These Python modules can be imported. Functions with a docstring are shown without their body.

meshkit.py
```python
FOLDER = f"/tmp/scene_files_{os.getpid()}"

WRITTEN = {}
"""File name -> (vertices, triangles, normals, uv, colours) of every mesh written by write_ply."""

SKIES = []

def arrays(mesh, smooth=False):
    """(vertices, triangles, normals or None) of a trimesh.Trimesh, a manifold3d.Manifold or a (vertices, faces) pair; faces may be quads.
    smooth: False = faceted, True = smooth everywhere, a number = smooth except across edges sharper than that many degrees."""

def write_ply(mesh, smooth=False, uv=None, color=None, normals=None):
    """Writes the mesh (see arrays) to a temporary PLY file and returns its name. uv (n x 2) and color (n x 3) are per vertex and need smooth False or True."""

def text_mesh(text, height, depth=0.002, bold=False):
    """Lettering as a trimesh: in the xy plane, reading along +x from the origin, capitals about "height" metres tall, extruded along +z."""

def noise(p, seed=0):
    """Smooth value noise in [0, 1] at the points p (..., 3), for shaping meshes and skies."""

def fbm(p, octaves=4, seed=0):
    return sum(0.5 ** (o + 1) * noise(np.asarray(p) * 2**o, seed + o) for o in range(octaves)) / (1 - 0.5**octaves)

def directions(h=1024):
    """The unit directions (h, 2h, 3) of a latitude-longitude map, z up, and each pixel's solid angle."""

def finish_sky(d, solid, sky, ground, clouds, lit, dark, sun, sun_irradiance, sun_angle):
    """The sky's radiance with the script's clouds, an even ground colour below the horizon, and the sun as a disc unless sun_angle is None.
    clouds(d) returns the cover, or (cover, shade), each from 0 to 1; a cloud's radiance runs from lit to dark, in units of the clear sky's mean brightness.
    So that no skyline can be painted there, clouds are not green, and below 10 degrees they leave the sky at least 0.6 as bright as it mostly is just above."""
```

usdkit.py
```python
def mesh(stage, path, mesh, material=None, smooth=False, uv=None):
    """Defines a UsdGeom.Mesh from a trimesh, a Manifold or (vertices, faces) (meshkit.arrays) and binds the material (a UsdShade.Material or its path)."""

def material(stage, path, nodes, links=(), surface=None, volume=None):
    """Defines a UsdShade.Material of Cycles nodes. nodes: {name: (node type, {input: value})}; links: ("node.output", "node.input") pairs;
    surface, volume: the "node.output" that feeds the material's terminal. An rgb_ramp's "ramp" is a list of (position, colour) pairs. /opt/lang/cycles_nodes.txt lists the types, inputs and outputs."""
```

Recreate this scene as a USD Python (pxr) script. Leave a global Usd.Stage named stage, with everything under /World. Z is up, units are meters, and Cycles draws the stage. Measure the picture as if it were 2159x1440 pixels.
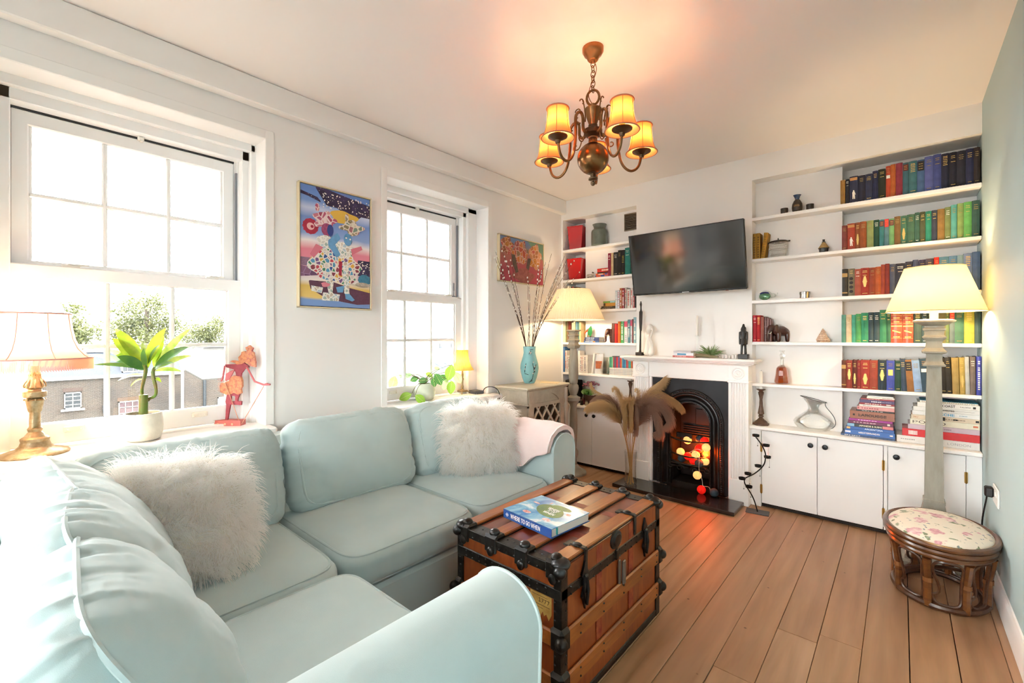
import math, random, numpy as np, trimesh, usdkit, meshkit
from pxr import Usd, UsdGeom, UsdLux, Gf, Sdf, UsdShade, Vt
from shapely.geometry import Polygon, Point, box as sbox
from shapely import affinity
from shapely.ops import unary_union

# ---------------------------------------------------------------- camera, sky, exposure
stage = Usd.Stage.CreateInMemory()
UsdGeom.Xform.Define(stage, '/World')
UsdGeom.Scope.Define(stage, '/World/Looks')
cam = UsdGeom.Camera.Define(stage, '/World/camera')
YAW = math.radians(41.19)
s_, c_ = math.sin(YAW), math.cos(YAW)
cam.AddTransformOp().Set(Gf.Matrix4d(c_, s_, 0, 0, 0, 0, 1, 0, s_, -c_, 0, 0, 0, 0, 1.30, 1))
cam.CreateHorizontalApertureAttr(36.0)
cam.CreateFocalLengthAttr(15.624)
cam.CreateVerticalApertureOffsetAttr(-0.2418)
cam.CreateClippingRangeAttr(Gf.Vec2f(0.03, 400))
cam.CreateFStopAttr(0.0)
EXPO = 5.0                      # lights are kept low and the exposure high, so that indirect light is not clamped
K = 2.0 ** -EXPO
cam.CreateExposureAttr(EXPO)
dome = UsdLux.DomeLight.Define(stage, '/World/sky')
dome.CreateIntensityAttr(7.0 * K)
dome.CreateColorAttr(Gf.Vec3f(1.0, 0.985, 0.965))

# ---------------------------------------------------------------- helpers: colour, materials
def L(h):
    c = np.array([int(h[i:i+2], 16) for i in (0, 2, 4)]) / 255.0
    return tuple(np.where(c <= .04045, c / 12.92, ((c + .055) / 1.055) ** 2.4))
MATS = {}
def M(h, rough=.6, metal=0., var=0., scale=12., bump=0., bscale=150., coat=0., sheen=0., trans=0., spec=.5, ior=1.5, stretch=(1, 1, 1), dist=.002, h2=None):
    """principled material of colour h; var mixes in h2 (or a darker h) by noise in object space"""
    key = (h, rough, metal, var, scale, bump, bscale, coat, sheen, trans, spec, ior, stretch, dist, h2)
    if key in MATS: return MATS[key]
    n = {'p': ('principled_bsdf', dict(base_color=L(h), roughness=rough, metallic=metal, coat_weight=coat, sheen_weight=sheen, transmission_weight=trans, specular_ior_level=spec, ior=ior))}
    l = []
    if var or bump:
        n['tc'] = ('texture_coordinate', {}); n['mp'] = ('mapping', dict(scale=stretch)); l += [('tc.object', 'mp.vector')]
    if var:
        c2 = L(h2) if h2 else tuple(x * (1 - var) for x in L(h))
        n['ns'] = ('noise_texture', dict(scale=scale, detail=5., roughness=.6)); l += [('mp.vector', 'ns.vector')]
        n['rp'] = ('rgb_ramp', dict(ramp=[(.3, L(h)), (.72, c2)])); l += [('ns.fac', 'rp.fac'), ('rp.color', 'p.base_color')]
    if bump:
        n['nb'] = ('noise_texture', dict(scale=bscale, detail=3.)); n['bp'] = ('bump', dict(strength=bump, distance=dist))
        l += [('mp.vector', 'nb.vector'), ('nb.fac', 'bp.height'), ('bp.normal', 'p.normal')]
    m = usdkit.material(stage, '/World/Looks/m%03d_%s' % (len(MATS), h), n, l, surface='p.BSDF')
    MATS[key] = m
    return m
def NM(name, nodes, links, surface):
    if name not in MATS: MATS[name] = usdkit.material(stage, '/World/Looks/' + name, nodes, links, surface=surface)
    return MATS[name]
def EM(h, strength):
    return NM('emit_%s_%d' % (h, int(strength * 100)), {'e': ('emission', dict(color=L(h), strength=strength * K))}, [], 'e.emission')
def shade_mat(name, h, transl=.5):
    """lampshade cloth: diffuse outside, lets the bulb's light through"""
    return NM(name, {'d': ('diffuse_bsdf', dict(color=L(h))), 't': ('translucent_bsdf', dict(color=L(h))), 'x': ('mix_closure', dict(fac=transl)),
        'tc': ('texture_coordinate', {}), 'nz': ('noise_texture', dict(scale=60., detail=2.)), 'bp': ('bump', dict(strength=.15, distance=.002))},
        [('d.BSDF', 'x.closure1'), ('t.BSDF', 'x.closure2'), ('tc.object', 'nz.vector'), ('nz.fac', 'bp.height'), ('bp.normal', 'd.normal')], 'x.closure')
def leaf_mat(name, h, h2, scale=6., kind='noise'):
    n = {'p': ('principled_bsdf', dict(roughness=.4)), 't': ('translucent_bsdf', {}), 'x': ('mix_closure', dict(fac=.35)),
         'tc': ('texture_coordinate', {}), 'ns': ('noise_texture', dict(scale=scale, detail=3.)), 'rp': ('rgb_ramp', dict(ramp=[(.35, L(h)), (.65, L(h2))]))}
    return NM(name, n, [('tc.object', 'ns.vector'), ('ns.fac', 'rp.fac'), ('rp.color', 'p.base_color'), ('rp.color', 't.color'), ('p.BSDF', 'x.closure1'), ('t.BSDF', 'x.closure2')], 'x.closure')
PANE = NM('window_glass', {'t': ('transparent_bsdf', dict(color=(.97, .985, .98))), 'g': ('glossy_bsdf', dict(color=(1, 1, 1), roughness=0.)), 'f': ('fresnel', dict(IOR=1.45)), 'x': ('mix_closure', {})},
          [('f.fac', 'x.fac'), ('t.BSDF', 'x.closure1'), ('g.BSDF', 'x.closure2')], 'x.closure')
GLASS = M('f4f8f6', rough=.0, trans=1., ior=1.48)
def thin_glass(name, c): return NM(name, {'t': ('transparent_bsdf', dict(color=c)), 'g': ('glossy_bsdf', dict(color=(1, 1, 1), roughness=.02)), 'f': ('layer_weight', dict(blend=.18)), 'x': ('mix_closure', {})}, [('f.facing', 'x.fac'), ('t.BSDF', 'x.closure1'), ('g.BSDF', 'x.closure2')], 'x.closure')
THIN = thin_glass('blown_glass', (.965, .975, .97))

# ---------------------------------------------------------------- helpers: geometry, all (vertices, triangles)
def cat(*ms):
    ms = [m for m in ms if m is not None]
    if len(ms) == 1 and isinstance(ms[0], list): ms = ms[0]
    v, f, n = [], [], 0
    for a, b in ms:
        v.append(np.asarray(a, float)); f.append(np.asarray(b, int) + n); n += len(a)
    return np.vstack(v), np.vstack(f)
def T(m, d): return np.asarray(m[0], float) + np.asarray(d, float), m[1]
def R(m, axis, deg, at=(0, 0, 0)):
    X = trimesh.transformations.rotation_matrix(math.radians(deg), axis)[:3, :3]
    return (np.asarray(m[0], float) - at) @ X.T + at, m[1]
def S(m, k, at=(0, 0, 0)):
    v = (np.asarray(m[0], float) - at) * np.asarray(k, float) + at
    return v, (m[1] if np.prod(np.asarray(k, float) * np.ones(3)) > 0 else np.asarray(m[1])[:, ::-1])
_sg = np.array([(x, y, z) for x in (-1, 1) for y in (-1, 1) for z in (-1, 1)], float)
_cv = np.array([[s[j] * (1. if j == k else .7) for j in range(3)] for s in _sg for k in range(3)])
_ch = trimesh.Trimesh(*(lambda h: (h.points, h.simplices))(__import__('scipy.spatial', fromlist=['x']).ConvexHull(_cv)), process=False)
_cf = np.array(_ch.faces); _nn = np.cross(_cv[_cf[:, 1]] - _cv[_cf[:, 0]], _cv[_cf[:, 2]] - _cv[_cf[:, 0]])
_cf = np.where(((_nn * _cv[_cf].mean(1)).sum(1) > 0)[:, None], _cf, _cf[:, ::-1])
_bf = np.array([(0, 1, 3), (0, 3, 2), (4, 6, 7), (4, 7, 5), (0, 4, 5), (0, 5, 1), (2, 3, 7), (2, 7, 6), (0, 2, 6), (0, 6, 4), (1, 5, 7), (1, 7, 3)])
def box(x0, x1, y0, y1, z0, z1, b=0.):
    c = np.array([(x0 + x1) / 2, (y0 + y1) / 2, (z0 + z1) / 2]); h = np.abs(np.array([x1 - x0, y1 - y0, z1 - z0])) / 2
    if not b: return c + _sg * h, _bf
    b = min(b, h.min() * .95)
    return c + np.array([[s[j] * (h[j] if j == k else h[j] - b) for j in range(3)] for s in _sg for k in range(3)]), _cf
def cbox(c, d, b=0.): return box(c[0] - d[0] / 2, c[0] + d[0] / 2, c[1] - d[1] / 2, c[1] + d[1] / 2, c[2] - d[2] / 2, c[2] + d[2] / 2, b)
def spline(p, n):
    """smooth curve of n points through p"""
    p = np.asarray(p, float); from_ = np.concatenate([[0], np.cumsum(np.linalg.norm(np.diff(p, axis=0), axis=1))])
    from scipy.interpolate import CubicSpline
    return CubicSpline(from_, p)(np.linspace(0, from_[-1], n))
def tube(p, r, n=8, closed=False):
    p = np.asarray(p, float); m = len(p); r = np.broadcast_to(np.asarray(r, float), (m,))
    d = (np.roll(p, -1, 0) - np.roll(p, 1, 0)) if closed else np.gradient(p, axis=0)
    d /= np.maximum(np.linalg.norm(d, axis=1, keepdims=True), 1e-12)
    u = np.cross(d[0], [0, 0, 1.]) if abs(d[0][2]) < .9 else np.cross(d[0], [1., 0, 0]); u /= np.linalg.norm(u)
    a = np.arange(n) * 2 * math.pi / n; v = []
    for i in range(m):
        u = u - d[i] * (u @ d[i]); u /= max(np.linalg.norm(u), 1e-12); w = np.cross(d[i], u)
        v.append(p[i] + r[i] * (np.cos(a)[:, None] * u + np.sin(a)[:, None] * w))
    v = np.vstack(v); f = []
    for i in range(m if closed else m - 1):
        j = (i + 1) % m
        for k in range(n):
            q = (k + 1) % n
            f += [(i * n + k, i * n + q, j * n + q), (i * n + k, j * n + q, j * n + k)]
    if not closed:
        v = np.vstack([v, p[0], p[-1]]); a0, a1 = len(v) - 2, len(v) - 1
        for k in range(n):
            q = (k + 1) % n
            f += [(a0, q, k), (a1, (m - 1) * n + k, (m - 1) * n + q)]
    return v, np.array(f)
def lathe(prof, at=(0, 0, 0), n=32, sx=1., sy=1., turn=0., cap=True):
    """prof: (radius, z) from bottom to top"""
    prof = [(max(r, 1e-4), z) for r, z in prof]
    if cap: prof = [(1e-4, prof[0][1])] + prof + [(1e-4, prof[-1][1])]
    a = np.arange(n) * 2 * math.pi / n + turn; m = len(prof)
    v = np.array([(r * math.cos(t) * sx + at[0], r * math.sin(t) * sy + at[1], z + at[2]) for r, z in prof for t in a]); f = []
    for i in range(m - 1):
        for k in range(n):
            q = (k + 1) % n
            f += [(i * n + k, i * n + q, (i + 1) * n + q), (i * n + k, (i + 1) * n + q, (i + 1) * n + k)]
    return v, np.array(f)
def sqlathe(prof, at=(0, 0, 0)):
    return lathe([(r * math.sqrt(2), z) for r, z in prof], at, 4, turn=math.pi / 4)
def shell(prof, at=(0, 0, 0), n=32, th=.003, sx=1., sy=1.):
    """thin-walled vessel or shade: outside profile bottom to top, wall th"""
    return lathe(list(prof) + [(r - th, z) for r, z in reversed(prof)] + [prof[0]], at, n, sx, sy, cap=False)
def sph(c, r, sub=2, k=(1, 1, 1)):
    m = trimesh.creation.icosphere(sub, 1.0)
    return np.array(m.vertices) * np.asarray(k) * r + np.asarray(c), np.array(m.faces)
def ext(poly, d):
    """shapely polygon(s) extruded from z = 0 to d"""
    gs = [g for g in getattr(poly, 'geoms', [poly]) if g.area > 1e-10]
    out = []
    for g in gs:
        m = trimesh.creation.extrude_polygon(g, d, engine='earcut'); out.append((np.array(m.vertices), np.array(m.faces)))
    return cat(*out)
def facing(m, to):
    """a mesh drawn in xy (thickness along +z) stood up: 'fwd' faces -Y with x to +X; 'right' faces +X with x to +Y; 'up' stays"""
    v, f = np.asarray(m[0], float), m[1]
    if to == 'fwd': return np.stack([v[:, 0], -v[:, 2], v[:, 1]], 1), f
    if to == 'right': return np.stack([v[:, 2], v[:, 0], v[:, 1]], 1), f
    if to == 'left': return np.stack([-v[:, 2], -v[:, 0], v[:, 1]], 1), f
    return v, f
def text(s, h, to='fwd', at=(0, 0, 0), width=None, depth=.0006, bold=False, turn=0):
    m = meshkit.text_mesh(s, h, depth, bold); v = np.array(m.vertices)
    if width: v[:, 0] *= width / (v[:, 0].max() - v[:, 0].min())
    v[:, 0] -= v[:, 0].min()
    m = (v, np.array(m.faces))
    if turn: m = R(m, (0, 0, 1), turn)
    return T(facing(m, to), at)
def superpillow(w, t, h, a=5., b=2.6, n=26, puff=.0, wr=.0, seed=0, freq=9., sag=0.):
    """rounded cushion: x width, y thickness, z height; a: squareness of the outline, b: of the section"""
    g = np.linspace(-1, 1, n); A, B = np.meshgrid(g, g, indexing='ij'); A, B = A.ravel(), B.ravel(); o = np.ones_like(A)
    P = np.vstack([np.stack(q, 1) for q in ((A, B, o), (B, A, -o), (o, A, B), (-o, B, A), (B, o, A), (A, -o, B))])
    i, j = np.meshgrid(np.arange(n - 1), np.arange(n - 1), indexing='ij'); k = (i * n + j).ravel()
    F = np.vstack([np.stack([k, k + n, k + n + 1], 1), np.stack([k, k + n + 1, k + 1], 1)])
    F = np.vstack([F + q * n * n for q in range(6)])
    m = trimesh.Trimesh(P, F, process=False); m.merge_vertices(digits_vertex=6); P = np.array(m.vertices); F = np.array(m.faces)
    x, y, z = P.T; r = ((abs(x) ** a + abs(z) ** a) ** (b / a) + abs(y) ** b) ** (-1 / b)
    P = P * r[:, None]; x, y, z = P.T
    V = np.stack([x * w / 2, y * t / 2 * (1 + puff * (1 - x * x) * (1 - z * z)), z * h / 2 - sag * (1 - x * x) * (z > 0) * z], 1)
    if wr:
        nr = V / np.maximum(np.linalg.norm(V, axis=1, keepdims=True), 1e-9)
        V = V + nr * ((meshkit.fbm(V * freq + seed * 7.3, 4, seed) - .5) * 2 * wr)[:, None]
    return V, F
def piping(w, t, h, a, b, y, r=.005, n=72, puff=0.):
    th = np.arange(n) * 2 * math.pi / n; k = (1 - abs(y) ** b) ** (1 / b) * 1.0
    cx, cz = np.cos(th), np.sin(th); x = np.sign(cx) * abs(cx) ** (2 / a) * k; z = np.sign(cz) * abs(cz) ** (2 / a) * k
    return tube(np.stack([x * w / 2, np.full(n, y * t / 2) * (1 + puff * (1 - x * x) * (1 - z * z)), z * h / 2], 1), r, 6, closed=True)

# ---------------------------------------------------------------- helpers: prims
USED = {}
def numbered(parent, name):
    k = USED[(parent, name)] = USED.get((parent, name), -1) + 1
    return '%s/%s' % (parent, name if not k else '%s_%03d' % (name, k))
LOC = {}
def tag(prim, label=None, cat_=None, group=None, kind=None):
    for k, v in (('label', label), ('category', cat_), ('group', group), ('kind', kind)):
        if v: prim.SetCustomDataByKey(k, v)
    return prim
def thing(name, label, cat_, loc=(0, 0, 0), group=None, kind=None):
    p = numbered('/World', name); x = UsdGeom.Xform.Define(stage, p); x.AddTranslateOp().Set(Gf.Vec3d(*map(float, loc)))
    LOC[p] = np.array(loc, float); tag(x.GetPrim(), label, cat_, group, kind)
    return p
def part(t, name, mesh, m, smooth=35, label=None, kind=None, local=False):
    """a part of t (or a sub-part, when t is a part's path); the mesh is in world coordinates"""
    p = numbered(t, name); LOC[p] = LOC[t]
    if not local: mesh = T(mesh, -LOC[t])
    q = usdkit.mesh(stage, p, mesh, m, smooth=smooth).GetPrim(); tag(q, label, None, None, kind)
    return p
def single(name, mesh, m, label, cat_, group=None, kind=None, smooth=35):
    """a thing that is one mesh: its origin at its base"""
    v = np.asarray(mesh[0], float); o = np.array([*(v.min(0) + v.max(0))[:2] / 2, v[:, 2].min()])
    p = numbered('/World', name); q = usdkit.mesh(stage, p, T(mesh, -o), m, smooth=smooth); q.AddTranslateOp().Set(Gf.Vec3d(*o))
    LOC[p] = o; tag(q.GetPrim(), label, cat_, group, kind)
    return p
def struct(name, mesh, m, label, cat_, smooth=30): return single(name, mesh, m, label, cat_, kind='structure', smooth=smooth)
def curves(t, name, pts, counts, widths, m, kind='stuff', label=None):
    p = numbered(t, name); LOC[p] = LOC[t]; c = UsdGeom.BasisCurves.Define(stage, p)
    c.CreateTypeAttr('linear'); c.CreatePointsAttr(Vt.Vec3fArray.FromNumpy((np.asarray(pts) - LOC[t]).astype(np.float32)))
    c.CreateCurveVertexCountsAttr(Vt.IntArray.FromNumpy(np.asarray(counts, np.int32))); c.CreateWidthsAttr(Vt.FloatArray.FromNumpy(np.asarray(widths, np.float32)))
    c.SetWidthsInterpolation('vertex'); UsdShade.MaterialBindingAPI.Apply(c.GetPrim()).Bind(m); tag(c.GetPrim(), label, None, None, kind)
    return p
def bulb(t, name, c, r, h, power, parent_light=True):
    """lamp bulb: glowing glass mesh and the light it gives"""
    p = part(t, name, sph(c, r, 2), EM(h, 6.0))
    l = UsdLux.SphereLight.Define(stage, numbered(t, 'bulb_light')); l.CreateRadiusAttr(r * 1.05); l.CreateColorAttr(Gf.Vec3f(*L(h)))
    l.CreateNormalizeAttr(True); l.CreateIntensityAttr(power * K); l.AddTranslateOp().Set(Gf.Vec3d(*(np.asarray(c, float) - LOC[t])))
    return p
RNG = random.Random(7)
NP = np.random.default_rng(7)
# ================================================================ the room
WALL = M('f1eeec', rough=.55, bump=.06, bscale=40, spec=.3)
PAINT = M('f4f2f0', rough=.32, spec=.45)
BLUE = M('b9cfd2', rough=.55, bump=.06, bscale=40, spec=.3)
XL, XR, YB, YF, ZC = -2.64, .36, 3.79, -2.40, 2.668
# floor: pine boards running to the fireplace wall
def plank_mat(i):
    base = [('b48c6a', '9c7452', 'c29c7a'), ('ae8462', '946c4c', 'bc9472'), ('b99272', 'a27a58', 'c6a282'), ('aa8262', '926a4c', 'b8926e')][i]
    return NM('pine_board_%d' % i, {'g': ('texture_coordinate', {}), 'oi': ('object_info', {}), 'mm': ('math', dict(math_type='multiply', value2=37.0)), 'ad': ('vector_math', dict(math_type='add')),
        'cx': ('combine_xyz', {}), 'mp': ('mapping', dict(scale=(9., .9, 9.))), 'n1': ('noise_texture', dict(scale=1.6, detail=4., roughness=.55, distortion=.4)),
        'w': ('wave_texture', dict(wave_type='bands', bands_direction='x', scale=.55, distortion=9., detail=3., detail_scale=.8)),
        'mp2': ('mapping', dict(scale=(160., 5., 1.))), 'n2': ('noise_texture', dict(scale=1.0, detail=3.)),
        'v': ('voronoi_texture', dict(scale=7.0, randomness=1.0)), 'vr': ('rgb_ramp', dict(ramp=[(.0, (.13, .07, .04)), (.022, (.16, .09, .05)), (.05, (1, 1, 1))])),
        'r1': ('rgb_ramp', dict(ramp=[(.15, L(base[1])), (.5, L(base[0])), (.9, L(base[2]))])), 'mx': ('mix', dict(mix_type='multiply', fac=.10)), 'mx2': ('mix', dict(mix_type='multiply', fac=.12)),
        'mx3': ('mix', dict(mix_type='multiply', fac=.8)), 'p': ('principled_bsdf', dict(roughness=.42, specular_ior_level=.4)), 'bp': ('bump', dict(strength=.25, distance=.002))},
        [('oi.random', 'mm.value1'), ('mm.value', 'cx.x'), ('mm.value', 'cx.y'), ('g.object', 'ad.vector1'), ('cx.vector', 'ad.vector2'), ('ad.vector', 'mp.vector'), ('mp.vector', 'n1.vector'), ('mp.vector', 'w.vector'),
         ('ad.vector', 'mp2.vector'), ('mp2.vector', 'n2.vector'), ('ad.vector', 'v.vector'), ('v.distance', 'vr.fac'), ('n1.fac', 'r1.fac'), ('r1.color', 'mx.color1'), ('w.color', 'mx.color2'),
         ('mx.color', 'mx2.color1'), ('n2.color', 'mx2.color2'), ('mx2.color', 'mx3.color1'), ('vr.color', 'mx3.color2'), ('mx3.color', 'p.base_color'), ('n2.fac', 'bp.height'), ('bp.normal', 'p.normal')], 'p.BSDF')
fl = thing('floor', 'worn orange-brown pine floorboards with dark gaps between them', 'floor', (-1.1, 1.2, -.05), kind='structure')
part(fl, 'subfloor', box(-3.0, .7, YF - .2, 4.2, -.09, -.024), M('1a120c', rough=.9))
x = -.266 - .1455 * 17; k = 0
while x < XR:
    cuts = [YF] + sorted(RNG.uniform(-.6, 3.5) for _ in range(RNG.choice((0, 1, 1)))) + [YB + .02]
    if abs(x - (-.266)) < .02: cuts = [YF, 2.33, YB + .02]
    if abs(x - (-.266 + .1455 * 2)) < .02: cuts = [YF, 1.72, 3.2, YB + .02]
    for a, b in zip(cuts, cuts[1:]):
        g = RNG.choice((.0008, .001, .0014, .0024))
        z = RNG.uniform(-.0012, .0)
        part(fl, 'plank', box(max(x, XL) + g, min(x + .1455, XR) - .0008, a + .0008, b - .0012, -.024, z, .0012), plank_mat(k % 4)); k += 1
    x += .1455
ZT = ZC + .12
struct('ceiling', box(-3.0, .7, YF - .2, 4.2, ZC, ZT), M('efe9e6', rough=.7, spec=.2), 'smooth white plaster ceiling with the chandelier hanging from it', 'ceiling')
# window wall with two deep openings (a third, like them, behind the camera)
WIN = [(-.045, .948), (1.72, 2.704), (-1.81, -.817)]
SILL, HEAD = .80, 2.38
solid = []
for a, b in ((YF - .2, WIN[2][0]), (WIN[2][1], WIN[0][0]), (WIN[0][1], WIN[1][0]), (WIN[1][1], 4.2)): solid.append(box(-2.98, XL, a, b, -.09, ZT))
for a, b in WIN: solid += [box(-2.98, XL, a, b, -.09, SILL - .03), box(-2.98, XL, a, b, HEAD, ZT)]
struct('wall_left', cat(*solid), WALL, 'white window wall with two deep window openings', 'wall')
struct('trim_1', cat(box(XL, -2.575, YF, YB, 2.53, ZC, .006)), WALL, 'long white boxed beam where the window wall meets the ceiling', 'trim')
for i, (a, b) in enumerate(WIN):
    m = cat(box(XL, XL + .006, b, b + .045, SILL, HEAD + .05, .002), box(XL, XL + .006, a - .045, a, SILL, HEAD + .05, .002), box(XL, XL + .006, a, b, HEAD, HEAD + .05, .002))
    struct('trim_%d' % (i + 2), m, PAINT, 'flat white board around the opening of the ' + ('left window', 'right window', 'window behind the camera')[i], 'trim')
    struct('trim_%d' % (i + 5), box(-2.94, -2.545, a - (.12 if i == 1 else .0), b + (.09 if i == 1 else .0), SILL - .035, SILL, .008) if i else box(-2.94, -2.545, a - .3, b + .03, SILL - .035, SILL, .008), PAINT,
           'deep white window sill under the ' + ('left window behind the sofa, with lamp and plant', 'right window, carrying a trailing plant', 'window behind the camera')[i], 'window sill')
# sash windows
UPVC = M('f3f2f2', rough=.28, spec=.5)
GREY = M('7c8088', rough=.5)
for i, (a, b) in enumerate(WIN):
    o = (0., 1.682, -1.765)[i]; dz = (0., .012, 0.)[i]
    lab = 'white sliding sash window on the left, above the sofa, with a six-pane upper and lower sash' if i == 0 else 'white sliding sash window on the right, half hidden by its reveal, with small panes' if i == 1 else 'white sliding sash window in the same wall, behind the camera'
    w = thing('window_%d' % (i + 1), lab, 'window', (-2.88, (a + b) / 2, SILL), kind='structure')
    L0, L1, U0, U1 = .005 + o, .889 + o, .016 + o, .864 + o
    fr = [box(-2.93, -2.80, a - .02, L0 + .012 - (.0), SILL - .01, HEAD + .02, .004), box(-2.93, -2.80, L1 - .004, b + .02, SILL - .01, HEAD + .02, .004), box(-2.93, -2.80, a, b, 2.285 + dz, HEAD + .03, .004)]
    fr += [box(-2.93, -2.775, L1 + .03, b + .02, SILL - .01, HEAD, .006), box(-2.93, -2.775, a, b, HEAD - .045, HEAD + .02, .006), box(-2.93, -2.775, a - .02, L0 - .03, SILL - .01, HEAD, .006)]
    fr += [box(-2.93, -2.79, a, b, SILL - .02, SILL + .012, .004)]
    part(w, 'frame', cat(*fr), UPVC)
    part(w, 'jamb_liner', cat(box(-2.90, -2.8505, U1 + .013, L1 + .002, 1.59 + dz, 2.285 + dz), box(-2.90, -2.868, U1 + .001, L1, 1.59 + dz, 2.285 + dz)), UPVC)
    # dark balance channels beside the upper sash
    part(w, 'side_channel', box(-2.866, -2.850, U1 + .004, U1 + .013, 1.60 + dz, 2.22 + dz), GREY, label='grey slot beside upper sash')
    part(w, 'side_channel', box(-2.866, -2.846, U0 - .019, U0 - .002, 1.60 + dz, 2.22 + dz), GREY, label='grey slot beside upper sash')
    part(w, 'head_gap', box(-2.885, -2.866, U0, U1, 2.277 + dz, 2.287 + dz), M('2a2c30'), label='dark gap above upper sash')
    def sash(name, x0, x1, y0, y1, z0, z1, st, top, bot, zm):
        g = (y0 + st, y1 - st, z0 + bot, z1 - top)
        sp = part(w, name, cat(box(x0, x1, y0, g[0], z0, z1, .005), box(x0, x1, g[1], y1, z0, z1, .005), box(x0, x1, g[0] - .01, g[1] + .01, g[3], z1, .005), box(x0, x1, g[0] - .01, g[1] + .01, z0, g[2], .005),
                              box(x0 + .006, x1 - .010, g[0] - .004, g[0] + .010, g[2], g[3], .003), box(x0 + .006, x1 - .010, g[1] - .010, g[1] + .004, g[2], g[3], .003)), UPVC)
        xm = (x0 + x1) / 2; cols = [g[0] + (g[1] - g[0]) * q / 3 for q in (1, 2)]
        for y in cols: part(sp, 'glazing_bar', box(xm - .011, xm + .014, y - .0105, y + .0105, g[2] - .002, g[3] + .002, .006), UPVC)
        part(sp, 'glazing_bar', box(xm - .010, xm + .013, g[0] - .002, g[1] + .002, zm - .0105, zm + .0105, .006), UPVC)
        e = [g[0]] + cols + [g[1]]
        for q in range(3):
            for za, zb in ((g[2], zm), (zm, g[3])): part(sp, 'pane', box(xm - .002, xm + .002, e[q], e[q + 1], za, zb), PANE)
        return sp
    up = sash('upper_sash', -2.90, -2.866, U0, U1, 1.585 + dz, 2.276 + dz, .055, .062, .04, 1.912 + dz)
    lo = sash('lower_sash', -2.862, -2.826, L0, L1, SILL + .014, 1.606 + dz, .067, .063, .096, 1.245 + dz)
    part(w, 'sash_lock', cat(box(-2.864, -2.84, U0 + .42, U0 + .445, 2.265 + dz, 2.295 + dz, .004), box(-2.845, -2.83, U0 + .425, U0 + .44, 2.255 + dz, 2.28 + dz, .003)), M('e9e6df', rough=.4))
    for y in (.17, .72): part(w, 'sash_fastener', cat(box(-2.855, -2.83, y + o, y + o + .06, 1.606 + dz, 1.614 + dz, .002), box(-2.85, -2.835, y + o + .02, y + o + .09, 1.614 + dz, 1.622 + dz, .002)), M('e9e6df', rough=.4))
    for y in (.21, .69): part(w, 'finger_lift', cat(box(-2.828, -2.816, y + o - .035, y + o + .035, SILL + .06, SILL + .088, .004), sph((-2.814, y + o - .022, SILL + .07), .004, 1), sph((-2.814, y + o + .022, SILL + .07), .004, 1)), M('ece6dc', rough=.4))
# fireplace wall: chimney breast flush with the lintels over both alcoves
struct('wall_back', cat(box(-3.0, -2.62, YB, 4.2, -.09, ZT), box(-1.812, -.862, YB, 4.2, 1.02, ZT), box(-1.812, -1.60, YB, 4.2, -.09, 1.02), box(-1.04, -.862, YB, 4.2, -.09, 1.02), box(-2.62, -1.812, YB, 4.2, 2.475, ZT), box(-.862, .7, YB, 4.2, 2.487, ZT),
        box(-2.42, -1.812, 3.905, 4.2, -.09, 2.475), box(-2.62, -2.42, 4.03, 4.2, -.09, 2.475), box(-.862, -.312, 3.905, 4.2, -.09, 2.487), box(-.312, .7, 4.03, 4.2, -.09, 2.487)), WALL,
       'white fireplace wall with a shallow alcove on each side of the chimney breast', 'wall')
struct('wall_right', box(XR, .7, YF - .2, 4.2, -.09, ZT), BLUE, 'pale blue side wall on the right', 'wall')
DX0, DX1, DZ = -2.35, .10, 2.30
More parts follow.
